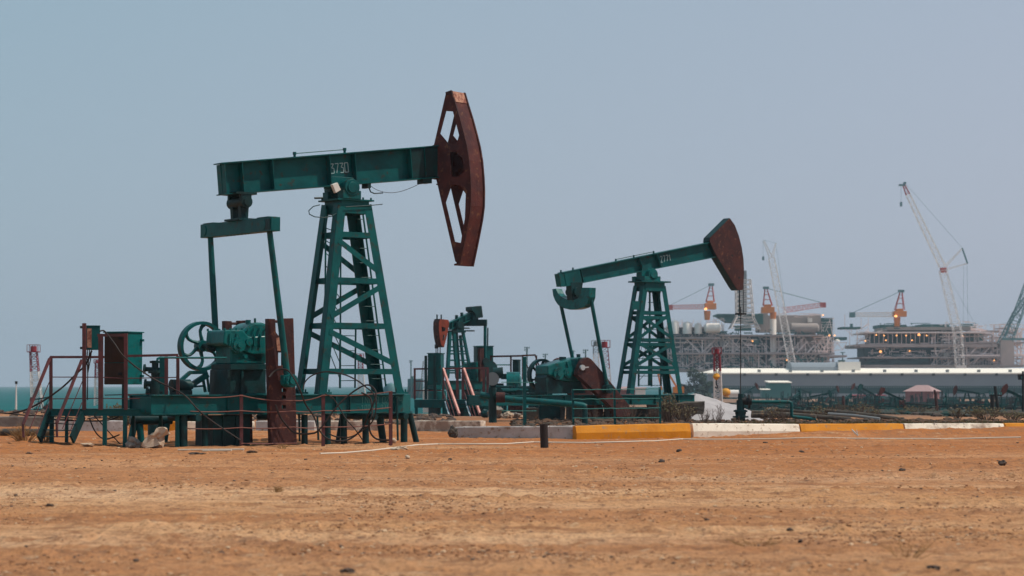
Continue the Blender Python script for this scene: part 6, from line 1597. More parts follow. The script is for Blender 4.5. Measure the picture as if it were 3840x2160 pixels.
# utility pole
p = at(3732, 1572, 150); t_ = thing('utility_pole', 'dark utility pole with cross arm on the right', 'utility pole', loc=(p.x, 150, p.z - .2)); O4 = Vector(t_.location)
mb = MB(); mb.tube([(0.3, 0, 0), at(3731, 1448, 150) - O4], [.14, .10], 8); mb.build('pole', 'black', t_)
mb = MB(); mb.bar(at(3710, 1484, 150) - O4, at(3756, 1482, 150) - O4, .10, .10); mb.build('cross_arm', 'black', t_)
mb = MB(); 
for x in (3712, 3722, 3744, 3754): q = at(x, 1482, 150) - O4; mb.cyl(q, q + Vector((0, 0, .2)), .05, n=6)
build_split(mb, 'insulator', 'shed', t_)
p = at(3722, 1545, 155); mb = MB(); mb.tube([(0, 0, -.3), (0, 0, at(0, 1478, 155).z - p.z)], .16, 8); o = mb.build('post', 'black'); o.location = p; tag(o, 'short thick dark post left of the utility pole', 'post')
p = at(3510, 1578, 170); mb = MB(); mb.tube([Vector((0, 0, 0)), at(3513, 1530, 170) - p, at(3508, 1480, 170) - p, at(3504, 1462, 170) - p], [.2, .12, .10, .08], 7); mb.lathe((0, 0, 0), (0, 0, 1), [(0, .55), (.3, .5), (.7, .2)], 10); o = mb.build('well_post', 'rust_brown'); o.location = p; tag(o, 'crooked rusty well post beside the pink house', 'post')
# lamp cluster at the right edge
p = at(3836, 1560, 140); t_ = thing('floodlight_pole', 'dark floodlight cluster on a pole cut by the right edge', 'floodlight', loc=p); O5 = Vector(t_.location)
mb = MB(); mb.tube([(0, 0, -.3), at(3836, 1392, 140) - O5], .07, 7); mb.build('pole', 'black', t_)
mb = MB(); q0, q1 = at(3822, 1424, 140) - O5, at(3850, 1403, 140) - O5; mb.prism([q0, Vector((q1.x, 0, q0.z)), q1, Vector((q0.x - .05, 0, q1.z))], (0, .3, 0)); mb.build('lamp_housing', 'black', t_)
mb = MB(); q0, q1 = at(3829, 1420, 140) - O5, at(3836, 1411, 140) - O5; mb.box((q0.x, -.03, q0.z), (q1.x, -.003, q1.z)); mb.build('lens', 'shed', t_)
# ------------------------------------------------------------------ offshore platform topsides under construction
def region(parent, D0, rect, kind, n, seed, m, wpx=(2, 5), dep=14, name='pipework', vert=.35, diag=.18, thick=.28):
    "random pipe and brace work filling a pixel rectangle, spread through a real depth"
    rnd = random.Random(seed); mb = MB(); x0, y0, x1, y1 = rect; O = Vector(parent.location)
    for _ in range(n):
        D = D0 + rnd.uniform(-.5, .5) * dep; w = rnd.uniform(*wpx) * D / FPX
        x = rnd.uniform(x0, x1); y = rnd.uniform(y0, y1); k_ = rnd.random()
        if k_ < vert: b = (x, min(y1, y + rnd.uniform(.15, .6) * (y1 - y0)))
        elif k_ < vert + diag: s_ = rnd.choice((-1, 1)) * rnd.uniform(.3, 1) * (y1 - y0) * .6; b = (min(max(x + s_, x0), x1), min(y1, y + abs(s_)))
        else: b = (min(x1, x + rnd.uniform(10, 60)), y)
        p, q = at(x, y, D) - O, at(b[0], b[1], D) - O
        mb.bar(p, q, w * thick * 2.0, w * thick * 2.0)
    o = mb.build(name, m, parent); o['kind'] = 'stuff'; return o
def pbox(parent, D, x0, y0, x1, y1, dep, m, name, dz=0):
    O = Vector(parent.location); a = at(x0, y1, D) - O; b = at(x1, y0, D) - O; mb = MB(); mb.box((a.x, a.y, a.z), (b.x, a.y + dep, b.z)); return mb.build(name, m, parent)
def ptank(parent, D, x0, y0, x1, y1, m, name='tank', axis='x'):
    O = Vector(parent.location); a = at(x0, y1, D) - O; b = at(x1, y0, D) - O; r = (b.z - a.z) / 2; mb = MB(); zc = (a.z + b.z) / 2
    if axis == 'x':
        mb.lathe((a.x, a.y, zc), (1, 0, 0), [(0, 0), (r * .1, r * .6), (r * .4, r), (b.x - a.x - r * .4, r), (b.x - a.x - r * .1, r * .6), (b.x - a.x, 0)], 16)
    else:
        r = (b.x - a.x) / 2; h = b.z - a.z; mb.lathe(((a.x + b.x) / 2, a.y, a.z), (0, 0, 1), [(0, 0), (0, r), (h - r * .6, r), (h - r * .2, r * .7), (h, 0)], 16)
    return mb.build(name, m, parent, smooth=True)
def ptruss(parent, D, a, b, w0, w1, n, m, name, r=1.0):
    O = Vector(parent.location); s_ = D / FPX; mb = MB(); truss(mb, at(*a, D) - O, at(*b, D) - O, w0 * s_, w1 * s_, n, r * s_); return mb.build(name, m, parent)
def pbar(parent, D, pts, wpx, m, name, split=False, dy=0):
    O = Vector(parent.location); mb = MB(); s_ = D / FPX
    for a, b in pts: mb.bar(at(*a, D) - O + Vector((0, dy, 0)), at(*b, D) - O + Vector((0, dy, 0)), wpx * s_, wpx * s_)
    return mb.build(name, m, parent)

DP = 1000
A = thing('oil_platform', 'left oil platform topside with helideck, white derrick and pale round tanks', 'oil platform', loc=at(2800, 1392, DP), group='oil platform topsides')
# deck levels
for (x0, x1, y, h, m_, d) in ((2480, 2700, 1264, 7, 'plat_g', 34), (2700, 3090, 1255, 6, 'plat_g', 34), (2480, 3130, 1322, 7, 'plat_g', 36), (2470, 3110, 1384, 10, 'plat_b', 38), (3075, 3176, 1332, 7, 'plat_g', 20), (2500, 2700, 1226, 4, 'plat_g', 26)):
    pbox(A, DP - 25, x0, y, x1, y + h, d + 7, m_, 'deck')
# dark modules behind the front framing
for (x0, y0, x1, y1) in ((2500, 1268, 2700, 1322), (2500, 1330, 2710, 1384), (2705, 1260, 2860, 1322), (2712, 1330, 2850, 1384), (2858, 1262, 3110, 1322), (2850, 1330, 3100, 1384), (2510, 1232, 2700, 1264)):
    pbox(A, DP - 6, x0, y0, x1, y1, 20, 'plat_d', 'module')
pbox(A, DP - 10, 2878, 1183, 3078, 1243, 24, 'plat_b', 'living_quarter')
pbox(A, DP - 12, 2990, 1245, 3060, 1275, 12, 'plat_b', 'workshop')
pbox(A, DP - 13, 2952, 1222, 2992, 1250, 10, 'tank_w', 'white_module')
ptank(A, DP - 14, 2960, 1212, 3072, 1248, 'plat_b', 'storage_tank')
pbox(A, DP - 13, 3030, 1193, 3046, 1208, 3, 'tank_w', 'white_box')
pbox(A, DP - 14, 2846, 1175, 2880, 1245, 14, 'plat_b', 'living_quarter')
for i, (x0, x1) in enumerate(((2516, 2546), (2560, 2594), (2604, 2632))): ptank(A, DP - 25, x0, 1200 + i * 5, x1, 1252, 'tank_w', 'separator', 'z')
ptank(A, DP - 26, 2640, 1212, 2704, 1248, 'tank_w', 'separator')
# helideck
pbox(A, DP - 16, 2690, 1177, 2862, 1183, 22, 'plat_t', 'helideck')
O = Vector(A.location); mb = MB(); D_ = DP - 15
mb.prism([at(2690, 1184, D_) - O, at(2862, 1184, D_) - O, at(2862, 1216, D_) - O, at(2730, 1208, D_) - O], (0, 14, 0)); mb.build('helideck_support', 'plat_t', A)
# derrick
ptruss(A, DP - 20, (2791, 1236), (2793, 1190), 108, 64, 4, 'tower_w', 'derrick', 3.4)
ptruss(A, DP - 20, (2793, 1190), (2786, 1050), 64, 54, 8, 'tower_w', 'derrick', 3.0)
pbox(A, DP - 12, 2762, 1015, 2800, 1180, 5, 'steel', 'flare_stack')
pbox(A, DP - 19, 2757, 1220, 2818, 1240, 3, 'plat_t', 'derrick_panel')
# front framing: columns and braces
cols = []
for x in range(2505, 3120, 46): cols += [((x, 1262), (x, 1384))]
pbar(A, DP - 19, cols, 3.4, 'plat_w', 'column_row')
br = []
rnd = random.Random(5)
for x in range(2505, 3090, 34):
    for y0, y1 in ((1264, 1322), (1328, 1384)):
        if rnd.random() < .45: br.append(((x, y0), (x + 34, y1)) if rnd.random() < .5 else ((x + 34, y0), (x, y1)))
pbar(A, DP - 19, br, 3.0, 'plat_w', 'brace_row')
pbar(A, DP - 21, [((2706, 1310), (2726, 1272)), ((2726, 1272), (2760, 1310)), ((2706, 1268), (2800, 1268)), ((2752, 1322), (2740, 1350)), ((2740, 1350), (2768, 1384)), ((2740, 1350), (2760, 1338)), ((3048, 1320), (3078, 1280)), ((3050, 1345), (3072, 1320)), ((3048, 1382), (3075, 1345))], 5, 'tower_w', 'bright_brace')
region(A, DP - 20, (2485, 1255, 3110, 1384), 0, 290, 11, 'plat_w', (1.6, 4.5), 6, thick=.5)
region(A, DP - 21, (2700, 1262, 2860, 1384), 0, 83, 12, 'tower_w', (1.2, 3.2), 4, thick=.5)
region(A, DP - 20, (2490, 1196, 2720, 1262), 0, 105, 13, 'plat_w', (1.0, 2.6), 10, 'top_pipework', vert=.7, thick=.5)
region(A, DP - 20, (2520, 1236, 3100, 1262), 0, 96, 16, 'plat_d', (1.5, 5), 8, 'equipment', vert=.4, thick=.5)
region(A, DP - 12, (2890, 1176, 3080, 1190), 0, 51, 14, 'plat_w', (1.0, 2.2), 14, 'roof_equipment', thick=.5)
region(A, DP - 22, (2500, 1330, 3100, 1384), 0, 96, 15, 'plat_t', (2, 5), 6, 'lower_pipework', vert=.6, thick=.5)
region(A, DP - 20, (2650, 1192, 2715, 1300), 0, 83, 19, 'tower_w', (1.0, 2.2), 5, 'scaffold', vert=.5, diag=.3, thick=.5)
for x0, y0, w_ in ((2512, 1345, 60), (2600, 1340, 44), (2870, 1345, 50), (2960, 1342, 70), (2900, 1280, 40), (2990, 1276, 64), (2720, 1346, 30)): pbox(A, DP - 13, x0, y0, x0 + w_, y0 + 30, 5, 'plat_b', 'equipment_box')
# right tower module and boat landing boom
pbox(A, DP - 10, 3082, 1192, 3122, 1330, 16, 'plat_d', 'stair_tower'); region(A, DP - 14, (3070, 1190, 3128, 1384), 0, 76, 17, 'plat_w', (1, 2.4), 12, 'stair_rails', thick=.4)
pbox(A, DP - 12, 3124, 1264, 3176, 1275, 8, 'plat_t', 'landing_box'); pbar(A, DP - 14, [((3078, 1288), (3176, 1284)), ((3176, 1284), (3160, 1312)), ((3160, 1312), (3078, 1316)), ((3100, 1288), (3120, 1314)), ((3140, 1286), (3120, 1314)), ((3140, 1286), (3160, 1312))], 2.2, 'plat_w', 'landing_frame')
mb = MB(); q = at(3140, 1278, DP - 16) - O; mb.lathe(q, (0, 0, 1), [(-.3, 0), (-.3, 1.3), (.4, 1.0), (.8, 0)], 12); mb.build('dome', 'tank_w', A, smooth=True)
ptank(A, DP - 20, 2888, 1190, 2911, 1376, 'tank_w', 'crane_column', 'z')
ptank(A, DP - 21, 2820, 1262, 2850, 1296, 'plat_d', 'fan_housing', 'x')
lights = [(3086, 1182), (3110, 1258), (3130, 1258), (2951, 1350), (2822, 1279)]
for x, y in lights: O = Vector(A.location); q = at(x, y, DP - 23) - O; mb = MB(); mb.lathe(q - Vector((0, 0, .35)), (0, 0, 1), [(0, 0), (.15, .36), (.5, .36), (.7, 0)], 8); mb.build('lamp', 'lamp', A)
pbox(A, DP - 20, 3048, 1258, 3072, 1266, 3, 'crane_o', 'orange_box'); pbox(A, DP - 20, 2570, 1266, 2612, 1274, 3, 'yellow', 'yellow_strip')

B = thing('oil_platform', 'right oil platform topside with curved pale roof and rows of lit lamps', 'oil platform', loc=at(3500, 1378, DP), group='oil platform topsides')
for (x0, x1, y, h, m_, d) in ((3250, 3700, 1244, 5, 'plat_w', 34), (3225, 3740, 1290, 12, 'plat_g', 38), (3232, 3790, 1338, 5, 'plat_g', 36), (3240, 3840, 1368, 9, 'plat_b', 36), (3330, 3640, 1226, 12, 'plat_b', 30), (3600, 3840, 1282, 6, 'plat_g', 26), (3600, 3850, 1330, 6, 'plat_w', 26)):
    pbox(B, DP - 25, x0, y, x1, y + h, d + 7, m_, 'deck')
for (x0, y0, x1, y1) in ((3270, 1252, 3690, 1288), (3240, 1303, 3720, 1338), (3248, 1344, 3700, 1368), (3690, 1290, 3780, 1368), (3300, 1218, 3400, 1230), (3460, 1216, 3560, 1228)):
    pbox(B, DP - 6, x0, y0, x1, y1, 20, 'plat_d', 'module')
O = Vector(B.location); mb = MB(); D_ = DP - 17
pts = [at(x, y, D_) - O for x, y in ((3275, 1252), (3290, 1246), (3330, 1232), (3390, 1228), (3540, 1226), (3540, 1252))]; mb.prism(pts, (0, 30, 0)); mb.build('curved_roof', 'plat_b', B)
pbar(B, DP - 20, [((x, 1246), (x, 1288)) for x in range(3262, 3700, 17)], 2.0, 'plat_w', 'column_row'); pbar(B, DP - 19, [((3250, 1249), (3540, 1247))], 4.5, 'tower_w', 'gutter')
region(B, DP - 20, (3245, 1284, 3700, 1292), 0, 51, 21, 'tower_w', (1, 2.4), 5, 'walkway_rail', vert=.3, diag=0, thick=.5)
region(B, DP - 20, (3490, 1215, 3840, 1375), 0, 323, 22, 'plat_w', (1.6, 4.5), 8, thick=.5)
region(B, DP - 21, (3560, 1230, 3800, 1375), 0, 96, 27, 'plat_g', (2.0, 5.0), 8, 'heavy_pipework', thick=.5)
region(B, DP - 20, (3245, 1330, 3480, 1368), 0, 83, 23, 'plat_t', (1.5, 4), 5, 'lower_pipework', vert=.3, thick=.5)
region(B, DP - 20, (3250, 1303, 3700, 1338), 0, 102, 31, 'plat_w', (1.2, 3), 5, 'mid_pipework', vert=.5, thick=.5)
region(B, DP - 20, (3240, 1330, 3460, 1345), 0, 51, 24, 'plat_w', (1.0, 2.4), 5, 'rail_pipework', vert=.2, diag=0, thick=.5)
region(B, DP - 18, (3300, 1212, 3660, 1232), 0, 76, 25, 'plat_t', (1.5, 4), 16, 'roof_equipment', vert=.4, thick=.5)
region(B, DP - 18, (3540, 1205, 3700, 1240), 0, 51, 26, 'plat_w', (1.0, 2.6), 16, 'roof_pipework', vert=.6, thick=.5)
region(B, DP - 18, (3700, 1255, 3830, 1300), 0, 54, 28, 'tower_w', (1.0, 2.6), 12, 'roof_pipework', vert=.6, thick=.5)
pbox(B, DP - 14, 3157, 1226, 3229, 1233, 14, 'plat_t', 'helideck'); pbar(B, DP - 16, [((3193, 1234), (3193, 1262)), ((3170, 1234), (3200, 1262)), ((3225, 1234), (3262, 1215)), ((3186, 1234), (3186, 1300)), ((3214, 1234), (3214, 1298)), ((3186, 1296), (3250, 1298)), ((3229, 1192), (3229, 1234)), ((3256, 1192), (3256, 1246)), ((3229, 1234), (3256, 1212)), ((3168, 1180), (3168, 1226))], 1.8, 'plat_w', 'helideck_frame')
pbox(B, DP - 14, 3190, 1214, 3198, 1226, 2, 'plat_t', 'beacon')
region(B, DP - 17, (3205, 1235, 3260, 1300), 0, 51, 29, 'plat_w', (1, 2), 8, 'stair_rails', thick=.4)
for x, y in ((3315, 1258), (3362, 1258), (3398, 1258), (3446, 1255), (3475, 1258), (3245, 1278), (3322, 1276), (3420, 1276), (3302, 1318), (3411, 1316), (3610, 1260), (3728, 1351), (3286, 1256)):
    q = at(x, y, DP - 22) - O; r_ = .34 if x not in (3302, 3446) else .55; mb = MB(); mb.lathe(q - Vector((0, 0, r_)), (0, 0, 1), [(0, 0), (r_ * .4, r_), (r_ * 1.4, r_), (r_ * 2, 0)], 8); mb.build('lamp', 'lamp', B)
pbox(B, DP - 20, 3640, 1281, 3656, 1286, 2, 'yellow', 'yellow_sign'); pbox(B, DP - 20, 3638, 1356, 3664, 1360, 2, 'yellow', 'yellow_sign'); pbox(B, DP - 20, 3260, 1369, 3302, 1378, 3, 'yellow', 'yellow_strip')
pbox(B, DP - 20, 3538, 1325, 3558, 1342, 3, 'tank_w', 'white_box')
# small dark vessel between the platforms
V = thing('supply_vessel', 'tiny dark vessel with mast between the two platforms', 'vessel', loc=at(3160, 1380, DP + 100)); O = Vector(V.location)
mb = MB(); Dv = DP + 100; mb.prism([at(x, y, Dv) - O for x, y in ((3140, 1362), (3176, 1362), (3172, 1380), (3146, 1380))], (0, 6, 0)); mb.build('hull', 'plat_t', V)
mb = MB(); mb.box(tuple(at(3148, 1362, Dv) - O + Vector((0, 1, 0))), tuple(at(3170, 1350, Dv) - O + Vector((0, 5, 0)))); mb.build('bridge', 'plat_t', V)
mb = MB(); mb.bar(at(3160, 1350, Dv) - O, at(3160, 1322, Dv) - O, .5, .5); mb.bar(at(3151, 1322, Dv) - O, at(3169, 1322, Dv) - O, .4, .4); mb.build('mast', 'plat_t', V)

# ------------------------------------------------------------------ pedestal cranes on the platforms
def pedestal(px, yb, ytop, cab, apex, boom, bw, D, label, mb_col='crane_p', tip=None, lamp=None, bm2='crane_o'):
    t_ = thing('pedestal_crane', label, 'crane', loc=at(px, yb, D), group='orange pedestal cranes on the platforms'); O = Vector(t_.location); s_ = D / FPX
    mb = MB(); a = at(px, ytop, D) - O; mb.tube([(0, 0, 0), a], [10 * s_, 13 * s_], 12); mb.build('pedestal', bm2, t_, smooth=True)
    mb = MB(); x0, y0, x1, y1 = cab; p, q = at(x0, y1, D) - O, at(x1, y0, D) - O; mb.box((p.x, -3, p.z), (q.x, 3, p.z + (q.z - p.z) * .7)); mb.box((p.x + (q.x - p.x) * .2, -2.2, p.z + (q.z - p.z) * .7), (q.x - (q.x - p.x) * .25, 2, q.z)); mb.build('cab', 'crane_o', t_, bevel=.15)
    for dx in (-1, 1):
        mb = MB(); b0 = Vector(((p.x + q.x) / 2 + dx * (q.x - p.x) * .36, 0, q.z - .5)); ap = at(*apex, D) - O
        for y in (-1.6, 1.6): mb.bar(b0 + Vector((0, y, 0)), ap + Vector((dx * .4, y * .3, 0)), 2.4 * s_, 2.4 * s_)
        for u in (.3, .55, .8): c_ = lerp(b0, ap, u); mb.bar(c_ + Vector((0, -1.5 * (1 - u * .7), 0)), c_ + Vector((0, 1.5 * (1 - u * .7), 0)), .3, .3)
        mb.build('a_frame_leg', 'crane_r', t_)
    mb = MB(); 
    for u in (.3, .6): l_ = at(apex[0], apex[1], D) - O; c0 = lerp(Vector((p.x + (q.x - p.x) * .14, 0, q.z)), l_, u); c1 = lerp(Vector((q.x - (q.x - p.x) * .14, 0, q.z)), l_, u); mb.bar(c0, c1, .3, .3)
    build_split(mb, 'cross_beam', 'crane_r', t_)
    mb = MB(); ap = at(*apex, D) - O; mb.box((ap.x - 1.2, -1.2, ap.z - .5), (ap.x + 1.2, 1.2, ap.z + .6)); mb.build('apex_sheave', 'crane_g', t_)
    mb = MB(); truss(mb, at(*boom[0], D) - O, at(*boom[1], D) - O, bw * s_, bw * .8 * s_, 16, 1.9 * s_); mb.build('boom', mb_col, t_)
    e = at(*boom[1], D) - O; mb = MB(); mb.box((e.x - 1.2, -1, e.z - 1.2), (e.x + 1.2, 1, e.z + 1.0)); mb.build('boom_tip', 'crane_r' if mb_col == 'crane_p' else 'crane_g', t_)
    for dy in (-.6, .6): mb = MB(); mb.cyl(ap + Vector((0, dy, 0)), e + Vector((0, dy, .8)), .09, n=4); mb.build('pendant_rope', 'crane_g', t_)
    if lamp: q = at(*lamp, D - 4) - O; mb = MB(); mb.lathe(q - Vector((0, 0, .5)), (0, 0, 1), [(0, 0), (.2, .6), (.8, .6), (1.1, 0)], 10); mb.build('lamp', 'lamp', t_)
    return t_
pedestal(2652, 1200, 1166, (2642, 1128, 2684, 1160), (2667, 1068), ((2640, 1150), (2512, 1152)), 17, DP - 26, 'orange pedestal crane with pink boom reaching left over the round tanks', lamp=(2646, 1159))
pedestal(2899, 1196, 1170, (2856, 1142, 2902, 1174), (2872, 1080), ((2935, 1164), (3086, 1143)), 20, DP - 26, 'orange pedestal crane on a tall column with boom reaching right')
pedestal(3364, 1224, 1190, (3350, 1158, 3396, 1188), (3379, 1092), ((3352, 1180), (3196, 1180)), 17, DP - 26, 'orange pedestal crane on the right platform with grey-orange boom', mb_col='crane_w', lamp=(3359, 1186))
# hanging hook at the right boom
# ------------------------------------------------------------------ lattice boom crawler cranes
def lcrane(label, D, trusses, ropes, boxes, base, col='crane_w'):
    t_ = thing('crawler_crane', label, 'crane', loc=at(*base, D), group='tall lattice boom cranes'); O = Vector(t_.location); s_ = D / FPX
    for nm, a, b, w0, w1, n, r, m_ in trusses: mb = MB(); truss(mb, at(*a, D) - O, at(*b, D) - O, w0 * s_, w1 * s_, n, r * s_); mb.build(nm, m_, t_)
    for a, b in ropes: mb = MB(); mb.cyl(at(*a, D) - O, at(*b, D) - O, .45 * s_, n=4); mb.build('rope', 'crane_g', t_)
    for nm, x0, y0, x1, y1, m_ in boxes: mb = MB(); p, q = at(x0, y1, D) - O, at(x1, y0, D) - O; mb.box((p.x, -1, p.z), (q.x, 1, q.z)); mb.build(nm, m_, t_)
    return t_
lcrane('pale lattice crane leaning left behind the left platform crane', DP - 30, [('main_boom', (2975, 1384), (2956, 1290), 24, 26, 6, 2.0, 'crane_w'), ('main_boom', (2956, 1290), (2893, 968), 26, 22, 18, 1.8, 'crane_w'), ('jib', (2891, 966), (2864, 903), 12, 5, 5, 1.4, 'crane_w'), ('strut', (2895, 966), (2909, 912), 9, 4, 5, 1.2, 'crane_w')],
       [((2861, 898), (2862, 966)), ((2909, 910), (2945, 1160)), ((2864, 900), (2909, 912))], [('hook', 2859, 962, 2865, 976, 'crane_g'), ('boom_foot', 2960, 1376, 2990, 1400, 'crane_w')], (2972, 1400))
lcrane('tallest lattice crane with long luffing jib over the right platform', DP - 30, [('main_boom', (3600, 1376), (3592, 1250), 30, 30, 7, 2.0, 'crane_w'), ('main_boom', (3592, 1250), (3536, 1014), 30, 26, 13, 1.9, 'crane_w'), ('jib', (3534, 1000), (3405, 730), 22, 15, 16, 1.8, 'crane_w'), ('jib_tip', (3405, 730), (3388, 690), 14, 8, 3, 2.0, 'crane_r'), ('strut', (3538, 1006), (3608, 932), 9, 4, 7, 1.3, 'crane_w'), ('strut', (3540, 1012), (3628, 988), 8, 3, 7, 1.3, 'crane_w')],
       [((3394, 686), (3608, 930)), ((3379, 695), (3379, 762)), ((3626, 988), (3630, 1230)), ((3614, 990), (3612, 1210)), ((3552, 1030), (3650, 1204))], [('hook', 3376, 758, 3382, 774, 'crane_g'), ('jib_sheave', 3371, 691, 3392, 697, 'crane_g'), ('jib_head', 3388, 683, 3397, 690, 'crane_g'), ('joint', 3526, 1004, 3548, 1022, 'crane_r'), ('boom_foot', 3585, 1370, 3622, 1392, 'crane_w')], (3602, 1392))
o = C.objects[-1]
t_ = lcrane('blue-grey lattice crane cut by the right edge', DP - 60, [('main_boom', (3780, 1275), (3862, 1060), 30, 30, 9, 3.0, 'crane_g'), ('back_mast', (3745, 1290), (3800, 1182), 12, 12, 6, 2.0, 'crane_g'), ('back_mast', (3800, 1182), (3860, 1100), 14, 14, 5, 2.2, 'crane_g')],
       [((3778, 1270), (3850, 1268)), ((3795, 1275), (3794, 1370)), ((3850, 1240), (3815, 1370)), ((3808, 1235), (3830, 1310))], [('machine_deck', 3757, 1268, 3870, 1276, 'crane_g'), ('machine_house', 3752, 1276, 3800, 1372, 'plat_g')], (3790, 1378))
a, b = Vector(t_.location), None
mb = MB(); O = a; D = DP - 60; mb.bar(at(3608, 931, DP - 30), at(3608, 932, DP - 30), .1, .1)
# strut tie of the tallest crane
tall = [o_ for o_ in C.objects if o_.get('label', '').startswith('tallest lattice')][0]; O = Vector(tall.location); mb = MB(); mb.bar(at(3608, 930, DP - 30) - O, at(3628, 988, DP - 30) - O, .6, .6); mb.build('strut_tie', 'crane_g', tall)
# ------------------------------------------------------------------ twigs, weeds, clods
def twig_bush(px, yb, D, hpx, wpx, n, label, seed, m='twig', name='dry_bush', thick=.012, leaves=0, grp='dry bushes behind the kerb'):
    rnd = random.Random(seed); p = at(px, yb, D); s_ = D / FPX; H, Wd = hpx * s_, wpx * s_
    zg = gh(p.x, D) if D < 115 else p.z; mb = MB(); lv = MB()
    for i in range(n):
        a = rnd.uniform(-1, 1) * .85; h = H * rnd.uniform(.45, 1.0) * (1 - .35 * abs(a)); x = a * Wd * .5; y = rnd.uniform(-.4, .4) * Wd
        b0 = Vector((x * .25, y * .25, 0)); b2 = Vector((x, y, h)); b1 = lerp(b0, b2, .5) + Vector((rnd.uniform(-.1, .1) * Wd * .5, 0, rnd.uniform(0, .1) * H))
        mb.tube([b0, b1, b2], [thick, thick * .7, thick * .35], 4, cap=False)
        for _ in range(rnd.randint(2, 5)):
            u = rnd.uniform(.35, .95); q = lerp(b1, b2, (u - .35) / .6); e = q + Vector((rnd.uniform(-.18, .18) * Wd, rnd.uniform(-.1, .1) * Wd, rnd.uniform(.05, .22) * H)); mb.tube([q, e], [thick * .5, thick * .2], 3, cap=False)
            for _k in range(leaves):
                l_ = lerp(q, e, rnd.random()) + Vector((rnd.gauss(0, .03), rnd.gauss(0, .03), rnd.gauss(0, .03))); u2 = Vector((rnd.gauss(0, 1), rnd.gauss(0, 1), rnd.gauss(0, 1))).normalized() * .05; lv.add([l_ - u2, l_ + u2.orthogonal() * .5, l_ + u2, l_ - u2.orthogonal() * .5], [(0, 1, 2, 3)])
    t_ = thing(name, label, 'bush', loc=(p.x, D, zg - .03), group=grp); mb.build('twigs', m, t_, fix=False)
    if leaves: lv.build('leaves', 'weed', t_, fix=False)
BS = [(2505, 1590, 92, 118, 70, 46, 'tall twiggy bush before the right end of the skid', 4), (2560, 1592, 93, 80, 90, 46, 'dense twiggy bush on the stained concrete block', 3), (2440, 1592, 92, 60, 50, 22, 'thin bare bush right of the last teal fence post', 0), (2368, 1592, 93, 85, 60, 18, 'pale thin bush under the crank tip', 0),
      (2688, 1588, 88, 92, 50, 14, 'bare forked bush in front of the gravel heap', 0), (2640, 1588, 90, 60, 40, 14, 'small bare bush left of the forked one', 0), (2762, 1585, 88, 40, 30, 10, 'tiny twig clump at the wellhead foot', 0),
      (2895, 1588, 94, 72, 60, 20, 'sparse bush before the dark pipes', 2), (2940, 1588, 92, 60, 50, 16, 'sparse bush left of the bent pipe drop', 1), (3080, 1586, 100, 66, 80, 30, 'dry grey bush right of the bent pipe drop', 3), (3140, 1584, 105, 84, 50, 12, 'tall bare twigs above the long slanting pipe', 0),
      (3230, 1582, 110, 62, 80, 34, 'dry bush behind the right part of the second yellow kerb', 3), (3275, 1582, 106, 52, 50, 18, 'yellowish bush left of the pink house foot', 2), (3440, 1578, 150, 64, 110, 80, 'round grey bush below the pink house', 4), (3150, 1560, 170, 60, 60, 30, 'far dry bush behind the bare twigs', 2), (3700, 1584, 100, 62, 110, 50, 'wide yellow-green bush left of the utility pole foot', 5), (3590, 1584, 104, 50, 60, 24, 'small bush behind the worn white kerb', 2), (3800, 1584, 100, 40, 80, 34, 'low bush in the right corner of the verge', 4),
      (2225, 1592, 96, 70, 40, 12, 'thin stalks behind the wire fence', 0)]
for i, (px, yb, D, h, w, n, lab, lv) in enumerate(BS): twig_bush(px, yb, D, h, w * 1.5, n, lab, 100 + i, leaves=lv // 2, thick=.010 + .00005 * D)
twig_bush(455, 1515, 78, 110, 110, 70, 'green leafy bush behind the brown cabinet legs', 130, name='green_bush', leaves=9, grp='bushes behind the platform')
twig_bush(560, 1500, 80, 60, 120, 50, 'low green bush under the cross pipe left of the valve tree', 131, name='green_bush', leaves=9, grp='bushes behind the platform')
twig_bush(90, 1632, 58.2, 95, 150, 60, 'dry yellow grass clump at the foot of the platform stairs', 132, m='drygrass', name='grass_clump', thick=.010, grp='dry grass clumps')
twig_bush(170, 1640, 57.5, 55, 90, 36, 'smaller dry grass clump under the stair stringers', 133, m='drygrass', name='grass_clump', thick=.010, grp='dry grass clumps')
twig_bush(1060, 1668, 55.4, 26, 60, 16, 'tiny pale dry weed at the foot of the near crank', 134, m='drygrass', name='dry_weed', thick=.009, grp='dry grass clumps')
twig_bush(1035, 1835, 33, 34, 80, 20, 'dry straw tuft in the middle of the left sand field', 135, m='drygrass', name='straw_tuft', thick=.006, grp='dry grass clumps')
twig_bush(3400, 2085, 20.6, 95, 260, 26, 'blurred dry straw tuft at the lower right', 136, m='drygrass', name='straw_tuft', thick=.003, grp='dry grass clumps')
twig_bush(2830, 2030, 22, 60, 260, 26, 'blurred dry straw tuft at the lower middle right', 137, m='drygrass', name='straw_tuft', thick=.003, grp='dry grass clumps')
